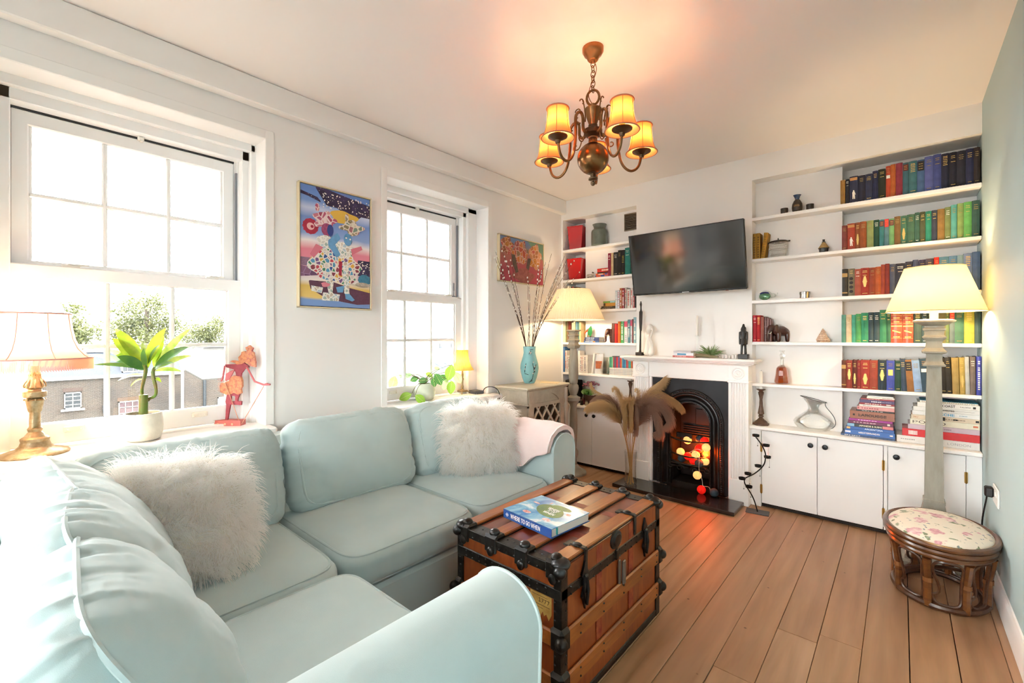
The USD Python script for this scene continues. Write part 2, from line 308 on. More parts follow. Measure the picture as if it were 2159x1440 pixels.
struct('wall_front', cat(box(-3.0, DX0, YF - .2, YF, -.09, ZT), box(DX1, .7, YF - .2, YF, -.09, ZT), box(DX0, DX1, YF - .2, YF, DZ, ZT)), WALL, 'white wall behind the camera with a wide glazed opening', 'wall')
dr = thing('door_1', 'wide white glazed balcony doors behind the camera', 'door', ((DX0 + DX1) / 2, YF - .1, 0), kind='structure')
part(dr, 'frame', cat(box(DX0, DX0 + .05, YF - .15, YF - .05, 0, DZ), box(DX1 - .05, DX1, YF - .15, YF - .05, 0, DZ), box(DX0, DX1, YF - .15, YF - .05, DZ - .05, DZ), box(DX0, DX1, YF - .2, YF, -.09, .03)), PAINT)
for k in range(3):
    a, b = DX0 + .05 + k * .783, DX0 + .05 + (k + 1) * .783
    lf = part(dr, 'leaf', cat(box(a, a + .05, YF - .13, YF - .08, .03, DZ - .05), box(b - .05, b, YF - .13, YF - .08, .03, DZ - .05), box(a, b, YF - .13, YF - .08, .03, .12), box(a, b, YF - .13, YF - .08, DZ - .11, DZ - .05)), PAINT)
    part(lf, 'pane', box(a + .05, b - .05, YF - .108, YF - .102, .12, DZ - .11), PANE)
pr = [(0, 0), (.016, 0), (.016, .085), (.012, .095), (.012, .105), (.006, .122), (0, .125)]
bm = ext(Polygon(pr), 3.76 - YF - .002)
bv = np.stack([XR - bm[0][:, 0], YF + .001 + bm[0][:, 2], bm[0][:, 1]], 1)
struct('baseboard_right', (bv, bm[1][:, ::-1]), PAINT, 'moulded white skirting board along the pale blue wall', 'skirting board')
# ================================================================ outside the windows: London roofs, a few floors down
def brick(name, c1, c2, mortar, ax='y'):
    return NM(name, {'g': ('texture_coordinate', {}), 'sx': ('separate_xyz', {}), 'cx': ('combine_xyz', {}), 'b': ('brick_texture', dict(color1=L(c1), color2=L(c2), mortar=L(mortar), scale=1., brick_width=.225, row_height=.075, mortar_size=.010, bias=-.1)),
        'ns': ('noise_texture', dict(scale=.7, detail=3.)), 'rp': ('rgb_ramp', dict(ramp=[(.35, (.7, .66, .66)), (.65, (1.1, 1.05, .95))])), 'mx': ('mix', dict(mix_type='multiply', fac=.9)), 'p': ('principled_bsdf', dict(roughness=.9))},
        [('g.object', 'sx.vector'), ('sx.' + ax, 'cx.x'), ('sx.z', 'cx.y'), ('cx.vector', 'b.vector'), ('g.object', 'ns.vector'), ('ns.fac', 'rp.fac'), ('b.color', 'mx.color1'), ('rp.color', 'mx.color2'), ('mx.color', 'p.base_color')], 'p.BSDF')
BR1 = brick('stock_brick', '382f29', '2a2421', '4a4641'); BR2 = brick('red_brick', '4a2a26', '3c2622', '4a3e3a')
SLATE = M('2c313c', rough=.7, var=.25, scale=3.); LEADG = M('3c4046', rough=.6, var=.2, scale=2.); WHT = M('6a6866', rough=.6); STONE = M('52504c', rough=.8, var=.2, scale=1.5); TERRA = M('5a2c22', rough=.8, var=.2, scale=4.)
DARKP = M('24282c', rough=.2); REND = M('5c5a58', rough=.8, var=.1, scale=1.)
single('ground', box(-190, 120, -160, 160, -10.2, -10), M('4a4a48', rough=.95, var=.2, scale=.3), 'grey street far below the windows, hidden behind the roofs', 'ground', kind='structure')
def far_window(t, x, y0, y1, z0, z1, nx, nz, m=None, sill=True):
    w = part(t, 'window', cat(box(x, x + .12, y0, y0 + .06, z0, z1), box(x, x + .12, y1 - .06, y1, z0, z1), box(x, x + .12, y0, y1, z1 - .07, z1), box(x, x + .12, y0, y1, z0, z0 + .08),
        *[box(x, x + .1, y0 + (y1 - y0) * i / nx - .025, y0 + (y1 - y0) * i / nx + .025, z0, z1) for i in range(1, nx)], *[box(x, x + .1, y0, y1, z0 + (z1 - z0) * i / nz - .025, z0 + (z1 - z0) * i / nz + .025) for i in range(1, nz)],
        *([box(x, x + .2, y0 - .15, y1 + .15, z0 - .13, z0)] if sill else [])), WHT)
    for i in range(nx):
        for j in range(nz): part(w, 'pane', box(x + .02, x + .04, y0 + (y1 - y0) * i / nx, y0 + (y1 - y0) * (i + 1) / nx, z0 + (z1 - z0) * j / nz, z0 + (z1 - z0) * (j + 1) / nz), m or DARKP)
def rect_wall(x, y0, y1, z0, z1, th=.3): return box(x - th, x, y0, y1, z0, z1)
bA = thing('terrace_house', 'brown stock-brick terrace with slate mansard roof and small white sash windows, outside the left window', 'house', (-40, 4, -10))
part(bA, 'wall', rect_wall(-40, -4, 8.6, -10, -1.55, .4), BR1)
part(bA, 'gutter', box(-40.1, -39.8, -1.2, 8.6, -1.6, -1.4), WHT)
part(bA, 'mansard_roof', cat((np.array([(-40, -4, -1.45), (-40, 8.6, -1.45), (-41.1, 8.6, .10), (-41.1, -4, .10), (-41.4, -4, -1.45), (-41.4, 8.6, -1.45)], float), np.array([(0, 1, 2), (0, 2, 3), (0, 3, 4), (1, 5, 2), (3, 2, 5), (3, 5, 4)])),), SLATE, smooth=False)
part(bA, 'coping', box(-42.5, -41, -4, 8.6, .1, .26), WHT)
part(bA, 'downpipe', tube([(-39.9, 4.45, -1.5), (-39.9, 4.45, -10)], .09, 8), DARKP); part(bA, 'downpipe_hopper', box(-40, -39.75, 4.3, 4.6, -3.9, -3.4), DARKP)
part(bA, 'lintel', box(-40, -39.96, 2.45, 3.35, -2.35, -2.12), M('382a24', rough=.9)); far_window(bA, -40, 2.5, 3.3, -3.45, -2.4, 2, 4)
far_window(bA, -40, 5.1, 6.2, -4.9, -3.25, 3, 4, M('402c32', rough=.3)); part(bA, 'lintel', box(-40, -39.96, 5.05, 6.25, -3.25, -3.0), M('443428', rough=.9))
dm = part(bA, 'dormer', box(-41.2, -40.2, 5.25, 6.55, -1.42, .02), WHT); far_window(bA, -40.2, 5.3, 6.5, -1.3, -.1, 4, 2, sill=False)
bB = thing('gabled_house', 'brick house with a white butterfly gable and blinds, outside right pane of the left window', 'house', (-37, 12, -10))
gz = [(8.2, -10), (15.5, -10), (15.5, -.2), (12.9, -.55), (10.7, -1.9), (9.2, -1.95), (8.2, -1.2)]
part(bB, 'wall', T(facing(ext(Polygon(gz), .4), 'right'), (-37.4, 0, 0)), BR1)
part(bB, 'coping', cat(tube([(-37.15, 15.5, -.1), (-37.15, 12.9, -.45), (-37.15, 10.7, -1.8), (-37.15, 9.2, -1.85), (-37.15, 8.2, -1.1)], .12, 6)), STONE)
part(bB, 'roof', (np.array([(-37.4, 10.6, -1.9), (-37.4, 15.5, -.2), (-46, 15.5, .2), (-46, 10.2, -1.2)], float), np.array([(0, 1, 2), (0, 2, 3), (0, 2, 1), (0, 3, 2)])), M('6c6c6e', rough=.5), smooth=False)
far_window(bB, -37, 10.1, 11.5, -4.9, -3.2, 3, 4, M('6a6a6c', rough=.5)); part(bB, 'downpipe', tube([(-36.9, 9.3, -1.9), (-36.9, 9.3, -10)], .1, 8), DARKP)
bC = thing('far_flat_block', 'distant pale block with pink shutters and a flat parapet, beyond the gabled house', 'building', (-58, 20, -10))
part(bC, 'wall', rect_wall(-58, 14.5, 27, -10, -.1, 3), REND); part(bC, 'parapet', box(-61, -57.7, 14.4, 27.1, -.1, .15), WHT)
for y in (17.4, 19.2, 22.4): part(bC, 'shutter', box(-58, -57.9, y, y + 1.1, -2.4, -.8), M('5a2c32', rough=.7))
part(bC, 'roof_hut', box(-60, -58.5, 21.5, 25, .15, 1.3), LEADG)
bD = thing('brick_chimney_block', 'tall pinkish brick block with stepped gable, outside the right window', 'building', (-40, 55, -10))
part(bD, 'wall', T(facing(ext(Polygon([(53.6, -10), (61.4, -10), (61.4, 1.0), (57.3, 1.0), (56.4, -.4), (54.2, -.4), (54.6, -2.6), (53.6, -3)]), 6.), 'right'), (-46, 0, 0)), BR2)
for y in (57.5, 58.2, 58.9, 60.2, 60.9): part(bD, 'chimney_pot', lathe([(.16, 0), (.13, .35), (.16, .4)], (-42, y, 1.0), 10), TERRA)
bE = thing('white_low_building', 'long low white building with flat grey roof, outside the right window', 'building', (-75, 70, -10))
part(bE, 'wall', rect_wall(-75, 58, 100, -10, .4, 6), M('70706c', rough=.8)); part(bE, 'roof', box(-82, -74.6, 57.6, 100.4, .4, .75), WHT)
for i in range(6): part(bE, 'window', box(-75, -74.9, 62 + i * 3.2, 64 + i * 3.2, -1.6, -.6), M('3c4046', rough=.3))
bF = thing('blue_roofed_shed', 'low building with a pale blue-grey sheet roof, outside the right window', 'building', (-30, 34, -10))
part(bF, 'wall', rect_wall(-30, 29, 50, -10, -3.6, 5), REND)
part(bF, 'roof', (np.array([(-29.8, 28.5, -3.6), (-29.8, 50, -3.6), (-36, 50, -1.6), (-36, 28.5, -1.6)], float), np.array([(0, 1, 2), (0, 2, 3), (0, 2, 1), (0, 3, 2)])), M('58626e', rough=.5), smooth=False)
part(bF, 'roof_seam', cat(*[tube([(-29.8, y, -3.55), (-36, y, -1.55)], .04, 5) for y in np.arange(29, 50, 1.2)]), M('505a66', rough=.5))
for i, (y0, n) in enumerate(((25.2, 6), (30.2, 4))):
    st = thing('chimney_stack', 'row of terracotta chimney pots on a brick stack, ' + ('left one' if i == 0 else 'right one') + ' outside the right window', 'chimney', (-26, y0 + .7, -10), group=None)
    part(st, 'stack', box(-26.4, -25.8, y0 - .1, y0 + n * .36, -10, -2.75), BR2); part(st, 'stack_cap', box(-26.5, -25.7, y0 - .2, y0 + n * .36 + .1, -2.75, -2.6), STONE)
    for k in range(n): part(st, 'chimney_pot', lathe([(.15, 0), (.12, .12), (.12, .5), (.15, .55), (.15, .6)], (-26.1, y0 + .1 + k * .36, -2.6), 10), TERRA)
sp = thing('church_spire', 'small grey church spire far off, outside the right window', 'spire', (-120, 103, -10))
part(sp, 'tower', box(-121, -119, 102, 104, -10, -5.5), LEADG); part(sp, 'spire', lathe([(1.1, 0), (.5, 2.0), (.03, 5.)], (-120, 103, -5.5), 8), LEADG, smooth=False)
for i, (x, y, h, r, lab) in enumerate(((-70, 11.4, 7.4, 3.1, 'big pale green tree behind the terrace roof, left pane'), (-66, 4.2, 5.0, 2.2, 'round pale tree half hidden by the pink lamp shade'), (-85, 22, 4.6, 3.0, 'low pale tree beyond the roofs in the middle pane'), (-88, 31, 4.2, 3.0, 'low tree beyond the roofs, seen over the potted plant'), (-90, 40, 4.2, 3.2, 'low tree on the horizon in the right pane'))):
    t = thing('tree', lab, 'tree', (x, y, -10)); g = np.random.default_rng(50 + i); n = 5200
    part(t, 'trunk', tube([(x, y, -10), (x + .2, y, -4), (x, y + .2, h - 3.)], [.45, .35, .2], 8), M('4a4038', rough=.9))
    cl = g.normal(size=(34, 3)); cl /= np.linalg.norm(cl, axis=1)[:, None]; cl = cl * (g.random(34)[:, None] ** .4) * [r, r * 1.15, (h + 2.5) / 2 * .85] + [x, y, h - (h + 2.5) / 2]
    p = cl[g.integers(0, 34, n)] + g.normal(size=(n, 3)) * [.5, .5, .42] * r / 2.4
    a = g.normal(size=(n, 3)); a /= np.linalg.norm(a, axis=1)[:, None]; b = np.cross(a, g.normal(size=(n, 3))); b /= np.linalg.norm(b, axis=1)[:, None]; q = .11 + .1 * g.random((n, 1))
    part(t, 'foliage', (np.vstack([p - a * q, p + b * q * .6, p + a * q, p - b * q * .6]), np.vstack([np.stack([np.arange(n), np.arange(n) + n, np.arange(n) + 2 * n], 1), np.stack([np.arange(n), np.arange(n) + 2 * n, np.arange(n) + 3 * n], 1)])), leaf_mat('tree_leaf', '454c2a', '5a5c34', 1.), smooth=False, kind='stuff')
# ================================================================ built-in shelves and cupboards
CAB = M('f1efee', rough=.4, bump=.05, bscale=60, spec=.4); KNOB = M('24262a', rough=.35, metal=.6); BRASS = M('b08a48', rough=.35, metal=1.)
side = lambda i: ('top', 'second', 'third', 'fourth', 'lowest')[i]
for i, (z0, z1, zt) in enumerate(((2.172, 2.197, 2.197), (1.857, 1.880, 1.883), (1.538, 1.563, 1.565), (1.222, 1.245, 1.247), (.905, .927, .940))):
    v, f = box(-.862, XR - .001, 3.787, 4.03, z0, z1, .003); v = v.copy(); v[:, 2] += (v[:, 0] + .862) / 1.22 * (zt - z1)
    single('shelf', (v, f), CAB, 'white painted %s shelf in the right-hand alcove, below the lintel' % side(i), 'shelf')
for i, (z0, z1) in enumerate(((2.143, 2.167), (1.834, 1.858), (1.520, 1.545), (1.199, 1.222), (.892, .915))):
    single('shelf', box(XL + .02, -1.813, 3.787, 4.03, z0, z1, .003), CAB, 'white painted %s shelf in the left-hand alcove, by the window wall' % side(i), 'shelf')
def knob(t, x, z):
    part(t, 'knob', R(lathe([(.009, 0), (.007, .012), (.016, .016), (.0175, .022), (.014, .028), (.0, .030)], n=18), (1, 0, 0), 90), KNOB, local=True) if False else part(t, 'knob', T(R(lathe([(.009, 0), (.007, .012), (.016, .016), (.0175, .022), (.014, .028), (.001, .030)], n=18), (1, 0, 0), 90), (x, 3.765, z)), KNOB, label='round black knob')
def hinge(t, x, z): part(t, 'hinge', cat(box(x - .007, x + .007, 3.760, 3.766, z - .032, z + .032, .001), tube([(x, 3.759, z - .034), (x, 3.759, z + .034)], .0035, 8)), BRASS, label='brass hinge')
cr = thing('cupboard', 'low white built-in cupboard with three flat doors under the right-hand bookshelves', 'cupboard', (-.26, 3.79, 0))
part(cr, 'carcass', cat(box(-.858, XR - .002, 3.80, 3.90, .04, .585), box(-.872, -.795, 3.767, 3.81, .0, .585, .002), box(-.0845, -.0655, 3.767, 3.81, .03, .585, .002), box(.2925, XR - .001, 3.767, 3.81, .0, .585, .002), box(-.86, XR - .002, 3.78, 3.81, .55, .585)), CAB)
part(cr, 'plinth', box(-.86, XR - .002, 3.795, 3.83, 0, .04), M('2c2420', rough=.8), label='dark recessed plinth')
for x0, x1, kx, hx in ((-.7915, -.4445, -.481, -.793), (-.4415, -.0875, -.396, -.086), (-.0625, .2905, -.022, .2915)):
    d = part(cr, 'door', box(x0, x1, 3.765, 3.785, .032, .577, .002), CAB); knob(d, kx, .518)
    for z in (.45, .138): hinge(d, hx, z)
single('worktop', box(-.886, XR - .001, 3.735, 4.03, .585, .610, .005), CAB, 'white wooden cupboard top along the right alcove, carrying stacked cookbooks', 'worktop')
cl = thing('cupboard', 'low white built-in cupboard with two flat doors under the left-hand bookshelves', 'cupboard', (-2.2, 3.79, 0))
part(cl, 'carcass', cat(box(XL + .02, -1.815, 3.80, 3.90, .04, .575), box(XL + .004, -2.503, 3.767, 3.81, .0, .575, .002), box(-1.86, -1.80, 3.767, 3.81, .0, .575, .002)), CAB)
part(cl, 'plinth', box(XL + .02, -1.80, 3.795, 3.83, 0, .04), M('2c2420', rough=.8), label='dark recessed plinth')
for x0, x1, kx in ((-2.50, -2.2655, -2.315), (-2.2625, -1.863, -2.232)): knob(part(cl, 'door', box(x0, x1, 3.765, 3.785, .032, .567, .002), CAB), kx, .512)
single('worktop', box(XL + .006, -1.792, 3.735, 4.03, .575, .600, .005), CAB, 'white wooden cupboard top along the left alcove, half hidden by dried grass', 'worktop')
vg = thing('air_vent', 'small square louvred metal air vent high on the left alcove panel', 'vent', (-1.885, 3.905, 2.29))
VM = M('8d7f70', rough=.4, metal=.6)
vx0, vx1, vz0, vz1 = -1.985, -1.835, 2.285, 2.445
part(vg, 'backing', box(vx0, vx1, 3.902, 3.905, vz0, vz1), M('2a231e'))
part(vg, 'frame', cat(box(vx0, vx0 + .006, 3.892, 3.904, vz0, vz1), box(vx1 - .006, vx1, 3.892, 3.904, vz0, vz1), box(vx0, vx1, 3.892, 3.904, vz0, vz0 + .006), box(vx0, vx1, 3.892, 3.904, vz1 - .006, vz1)), VM)
for k in range(10): part(vg, 'louvre', R(box(vx0 + .005, vx1 - .005, 3.891, 3.903, vz0 + .012 + k * .0150, vz0 + .0155 + k * .0150), (1, 0, 0), -30, (0, 3.897, vz0 + .0137 + k * .015)), VM)
# ================================================================ fireplace
fs = thing('fire_surround', 'white painted wooden fire surround with fluted pilasters and a moulded mantelshelf', 'fireplace', (-1.323, 3.75, 0))
part(fs, 'mantelshelf', cat(box(-1.862, -.787, 3.555, 3.789, 1.093, 1.116, .010), box(-1.845, -.806, 3.60, 3.789, 1.078, 1.093, .006), box(-1.83, -.828, 3.64, 3.789, 1.066, 1.080, .006)), PAINT)
part(fs, 'frieze', box(-1.655, -.992, 3.700, 3.789, .934, 1.070, .004), PAINT)
for x0, x1 in ((-1.792, -1.655), (-1.003, -.866)):
    xc = (x0 + x1) / 2
    cb = part(fs, 'corner_block', cat(box(x0 - .004, x1 + .004, 3.684, 3.789, .946, 1.068, .003), box(x0 - .008, x1 + .008, 3.678, 3.789, .930, .946, .004)), PAINT)
    rings = [(.046, .0), (.046, .006), (.042, .009), (.038, .006), (.033, .004), (.029, .008), (.024, .009), (.020, .005), (.012, .004), (.009, .009), (.001, .012)]
    part(cb, 'roundel', T(R(lathe(rings, n=36), (1, 0, 0), 90), (xc, 3.685, 1.004)), PAINT)
    prof = [(x0, 3.789), (x0, 3.70)]; n = 6; e = .012; w = (x1 - x0 - 2 * e) / n
    for k in range(n):
        a = x0 + e + k * w + .003
        prof += [(a + (w - .006) * (.5 - .5 * math.cos(q * math.pi / 6)), 3.70 + .008 * math.sin(q * math.pi / 6)) for q in range(7)]
    prof += [(x1, 3.70), (x1, 3.789)]
    part(fs, 'pilaster', T(ext(Polygon(prof), .93 - .19), (0, 0, .19)), PAINT, smooth=50)
    part(fs, 'plinth_block', box(x0 - .003, x1 + .003, 3.694, 3.789, .0, .19, .003), PAINT)
for x0, x1 in ((-1.655, -1.632), (-1.012, -.992)): part(fs, 'return_strip', box(x0, x1, 3.715, 3.789, .03, .934, .002), PAINT)
IRON = M('17181b', rough=.34, metal=.3, spec=.6, var=.3, scale=9., h2='26272b', bump=.1, bscale=60); IRON2 = M('0d0d0f', rough=.45, spec=.5, bump=.25, bscale=50); PLATE = M('33353a', rough=.42, metal=.5, var=.4, scale=4., h2='1f2024', bump=.1, bscale=30)
fi = thing('cast_iron_fireplace', 'black cast-iron arched fireplace insert with beaded mouldings and a basket grate', 'fireplace insert', (-1.323, 3.76, .03))
XC, ZS = -1.323, .575
def archpoly(r, z0): return Polygon([(-r, z0), (r, z0)] + [(r * math.cos(a), ZS + r * math.sin(a)) for a in np.linspace(0, math.pi, 40)])
part(fi, 'face_plate', T(facing(ext(sbox(-.318, .03, .318, .945).difference(archpoly(.25, 0)), .012), 'fwd'), (XC, 3.752, 0)), PLATE)
def archpath(r, n=40, z0=.03): return [(XC + r, z0)] + [(XC + r * math.cos(a), ZS + r * math.sin(a)) for a in np.linspace(0, math.pi, n)] + [(XC - r, z0)]
def archloft(prof):
    rows = [[(x, y, z) for x, z in archpath(r)] for r, y in prof]; m = len(rows[0]); f = []
    for i in range(len(rows) - 1):
        for k in range(m - 1): a = i * m + k; f += [(a, a + 1, a + m + 1), (a, a + m + 1, a + m)]
    return np.array([p for q in rows for p in q]), np.array(f)
part(fi, 'outer_moulding', archloft([(.276, 3.742), (.274, 3.732), (.268, 3.727), (.245, 3.727), (.240, 3.732), (.238, 3.742)]), IRON2)
part(fi, 'arch_reveal', archloft([(.240, 3.742), (.236, 3.733), (.228, 3.731), (.222, 3.737), (.215, 3.752), (.203, 3.768), (.190, 3.773), (.180, 3.768), (.174, 3.760), (.170, 3.752), (.158, 3.750), (.155, 3.765), (.155, 3.80)]), IRON, smooth=50)
for nm_, rr, sz, y, st in (('egg_moulding', .257, .0085, 3.725, .0165), ('bead_moulding', .164, .0045, 3.749, .0085)):
    pts = np.array(archpath(rr, 120)); d = np.concatenate([[0], np.cumsum(np.linalg.norm(np.diff(pts, axis=0), axis=1))]); q = np.arange(st / 2, d[-1], st)
    px_, pz_ = np.interp(q, d, pts[:, 0]), np.interp(q, d, pts[:, 1])
    part(fi, nm_, cat(*[sph((x, y, z), sz, 1, (1, .7, 1)) for x, z in zip(px_, pz_)]), M('212226', rough=.3, metal=.4), kind='stuff')
SOOT = M('0b0a0a', rough=.7, bump=.3, bscale=40)
part(fi, 'firebox', cat(box(XC - .27, XC + .27, 4.02, 4.05, .0, 1.0), box(XC - .27, XC - .155, 3.80, 4.05, 0, 1.0), box(XC + .155, XC + .27, 3.80, 4.05, 0, 1.0), box(XC - .2, XC + .2, 3.80, 4.05, .74, 1.0), box(XC - .2, XC + .2, 3.77, 4.05, -.02, .06)), SOOT, smooth=False)
part(fi, 'fireback', cat(box(XC - .155, XC + .155, 3.96, 4.02, .06, .70, .01), *[box(XC - .12, XC + .12, 3.94, 3.97, .42 + k * .02, .43 + k * .02, .003) for k in range(5)], box(XC - .02, XC + .10, 3.95, 3.97, .52, .66, .006)), M('1d1312', rough=.5, bump=.3, bscale=40))
def bow(z, r, rad=.0055): return tube([(XC + x, 3.765 - .085 * math.cos(x / .165 * math.pi / 2), z) for x in np.linspace(-.158, .158, 21)], rad, 6)
gr = part(fi, 'grate', cat(bow(.425, 0, .007), bow(.30, 0, .006), bow(.235, 0, .009), box(XC - .15, XC + .15, 3.70, 3.95, .21, .225, .003), *[tube([(XC + x, 3.765 - .085 * math.cos(x / .165 * math.pi / 2), .235), (XC + x, 3.765 - .085 * math.cos(x / .165 * math.pi / 2), .425)], .004, 6) for x in (-.155, .155)]), IRON2)
scr = []
for sx in (-1, 1):
    for a in ((.012, .10), (.10, .045)):
        t = np.linspace(0, 2.2 * math.pi, 24); rr = .034 * (1 - t / 9); scr.append(tube([(XC + sx * (a[0] + .045 - rr_ * math.cos(tt)), 3.69 + .03 * abs(a[0]) / .1, .195 + rr_ * math.sin(tt) * .8) for tt, rr_ in zip(t, rr)], .0045, 6))
part(gr, 'scroll_apron', cat(*scr, box(XC - .14, XC + .14, 3.70, 3.706, .20, .232, .002)), IRON2)
part(gr, 'top_plate', T(facing(ext(archpoly(.12, .43).intersection(sbox(-.13, .43, .01, .47)), .02), 'fwd'), (XC, 3.80, 0)), IRON2)
single('hearth', box(-1.86, -.895, 3.425, 3.692, .0, .03, .004), M('151517', rough=.16, spec=.6, var=.5, scale=14., h2='232327', coat=.3), 'polished black slate hearth slab in front of the fireplace', 'hearth')
# string of cotton-ball lights heaped in the grate
sl = thing('string_light', 'string of glowing red, cream and navy cotton-ball lights in the grate, trailing onto the hearth', 'string lights', (-1.2, 3.72, .03))
def ball_mat(name, h, e): return NM(name, {'p': ('principled_bsdf', dict(base_color=L(h), roughness=.8, emission_color=L(h), emission_strength=e * K)), 'tc': ('texture_coordinate', {}), 'n': ('noise_texture', dict(scale=220., detail=2.)), 'b': ('bump', dict(strength=.5, distance=.002)),
    'rp': ('rgb_ramp', dict(ramp=[(.3, tuple(x * .55 for x in L(h))), (.7, L(h))]))}, [('tc.object', 'n.vector'), ('n.fac', 'b.height'), ('b.normal', 'p.normal'), ('n.fac', 'rp.fac'), ('rp.color', 'p.emission_color')], 'p.BSDF')
BALL = {'cream': ball_mat('ball_cream', 'ffb46a', 1.3), 'red': ball_mat('ball_red', 'e01408', .85), 'navy': M('2c4250', rough=.85, bump=.6, bscale=220)}
bl = dict(cream=[(-1.353, 3.79, .412), (-1.40, 3.76, .311), (-1.262, 3.72, .318), (-1.180, 3.72, .391), (-1.197, 3.75, .272), (-1.236, 3.68, .166)], red=[(-1.214, 3.79, .425), (-1.243, 3.745, .367), (-1.33, 3.74, .291), (-1.29, 3.75, .258), (-1.197, 3.66, .064)],
          navy=[(-1.259, 3.81, .43), (-1.199, 3.78, .32), (-1.385, 3.75, .262), (-1.232, 3.71, .257), (-1.10, 3.66, .063)])
for c, ps in bl.items():
    for p in ps: part(sl, 'ball', sph(p, .033, 3), BALL[c], smooth=True, label={'cream': 'glowing cream ball', 'red': 'red ball', 'navy': 'dark navy ball'}[c])
part(sl, 'cable', cat(tube(spline([(-1.262, 3.70, .35), (-1.215, 3.665, .30), (-1.215, 3.66, .22), (-1.205, 3.655, .19), (-1.187, 3.65, .13), (-1.18, 3.65, .10), (-1.16, 3.65, .10), (-1.13, 3.655, .075)], 40), .0022, 6), tube(spline([(-1.33, 3.71, .32), (-1.29, 3.71, .345), (-1.25, 3.70, .37), (-1.20, 3.70, .36)], 20), .0022, 6)), M('c9c4ba', rough=.6))
for c, h in (((-1.30, 3.80, .36), 'ff7020'), ((-1.19, 3.745, .34), 'ff5010')):
    l = UsdLux.SphereLight.Define(stage, sl + '/glow_light' + ('' if c[0] < -1.25 else '_001')); l.CreateRadiusAttr(.03); l.CreateColorAttr(Gf.Vec3f(*L(h))); l.CreateIntensityAttr(2.0 * K); l.CreateNormalizeAttr(True); l.AddTranslateOp().Set(Gf.Vec3d(*(np.array(c) - LOC[sl])))
# ================================================================ television
def tvp(x, z, d): # z up the screen from its lower edge, d out of the screen
    a = math.atan2(.10, .50); return (x, 3.60 - math.sin(a) * z - math.cos(a) * d, 1.637 + math.cos(a) * z - math.sin(a) * d)
def tvbox(x0, x1, z0, z1, d0, d1, b=0.):
    v, f = box(x0, x1, -d1, -d0, z0, z1, b); return np.array([tvp(p[0], p[2], -p[1]) for p in v]), f
tv = thing('television', 'black flat-screen television tilted forward on the chimney breast above the mantel', 'television', (-1.297, 3.79, 1.637))
part(tv, 'casing', cat(tvbox(-1.744, -.851, 0, .51, -.035, 0, .006), tvbox(-1.55, -1.05, .05, .40, -.065, -.03, .01)), M('101114', rough=.35))
part(tv, 'bezel', cat(tvbox(-1.744, -.851, 0, .014, 0, .006, .002), tvbox(-1.744, -.851, .502, .51, 0, .006, .002), tvbox(-1.744, -1.736, 0, .51, 0, .006, .002), tvbox(-.859, -.851, 0, .51, 0, .006, .002)), M('1c1d20', rough=.3))
part(tv, 'screen', tvbox(-1.737, -.858, .013, .503, 0, .003), M('08090b', rough=.09, spec=.8, ior=1.6))
part(tv, 'badge', tvbox(-1.325, -1.27, .003, .009, .006, .007), M('c8c8c8', rough=.4)); part(tv, 'standby_light', tvbox(-1.0, -.98, -.004, .0, -.01, 0), M('a03020', rough=.4))
part(tv, 'wall_bracket', cat(box(-1.45, -1.15, 3.77, 3.788, 1.75, 2.05, .003), tube([(-1.3, 3.78, 1.9), (-1.3, 3.62, 1.88)], .02, 8), tube([(-1.3, 3.78, 1.95), (-1.3, 3.60, 2.0)], .015, 8)), M('1a1a1a', rough=.5, metal=.6))
# ================================================================ sofa
def fabric(name, h, h2):
    return NM(name, {'tc': ('texture_coordinate', {}), 'ns': ('noise_texture', dict(scale=5., detail=5.)), 'rp': ('rgb_ramp', dict(ramp=[(.3, L(h)), (.75, L(h2))])), 'nf': ('noise_texture', dict(scale=900., detail=2.)), 'bp': ('bump', dict(strength=.25, distance=.001)),
        'p': ('principled_bsdf', dict(roughness=.85, sheen_weight=.35, sheen_roughness=.4, specular_ior_level=.2))}, [('tc.object', 'ns.vector'), ('ns.fac', 'rp.fac'), ('rp.color', 'p.base_color'), ('tc.object', 'nf.vector'), ('nf.fac', 'bp.height'), ('bp.normal', 'p.normal')], 'p.BSDF')
SF = fabric('sofa_cloth', 'c0d1d2', 'b6c9cb')
def place(m, ex, ey, ez, at):
    """local x, y, z axes go to ex, ey, ez"""
    v = np.asarray(m[0], float); return v @ np.array([ex, ey, ez], float) + np.asarray(at, float), (m[1] if np.linalg.det(np.array([ex, ey, ez], float)) > 0 else np.asarray(m[1])[:, ::-1])
def gathered(w, t, h, a, b, puff, wr, seed, gather=.006, n=34, sag=0.):
    v, f = superpillow(w, t, h, a, b, n, puff, wr, seed, sag=sag)
    x, z = v[:, 0] / (w / 2), v[:, 2] / (h / 2); e = np.clip((np.maximum(abs(x), abs(z)) - .55) / .45, 0, 1)
    along = np.where(abs(z) > abs(x), v[:, 0], v[:, 2]); nz = meshkit.noise(np.stack([along * 55, np.round(z) * 3 + seed, np.round(x) * 3.], 1), seed) - .5
    nr = v / np.maximum(np.linalg.norm(v, axis=1, keepdims=True), 1e-9)
    return v + nr * (nz * 2 * gather * e)[:, None], f
so = thing('corner_sofa', 'large pale duck-egg blue L-shaped fabric sofa with piped cushions under the windows', 'sofa', (-1.9, 1.0, 0))
part(so, 'base', cat(box(-2.58, -1.548, -.25, 2.14, .035, .31, .015), box(-1.60, -.84, -.25, .822, .035, .31, .015)), SF)
part(so, 'back_frame', cat(box(-2.605, -2.40, -.40, 2.30, .035, .775, .05), box(-2.5, -.66, -.42, -.20, .035, .76, .05)), SF)
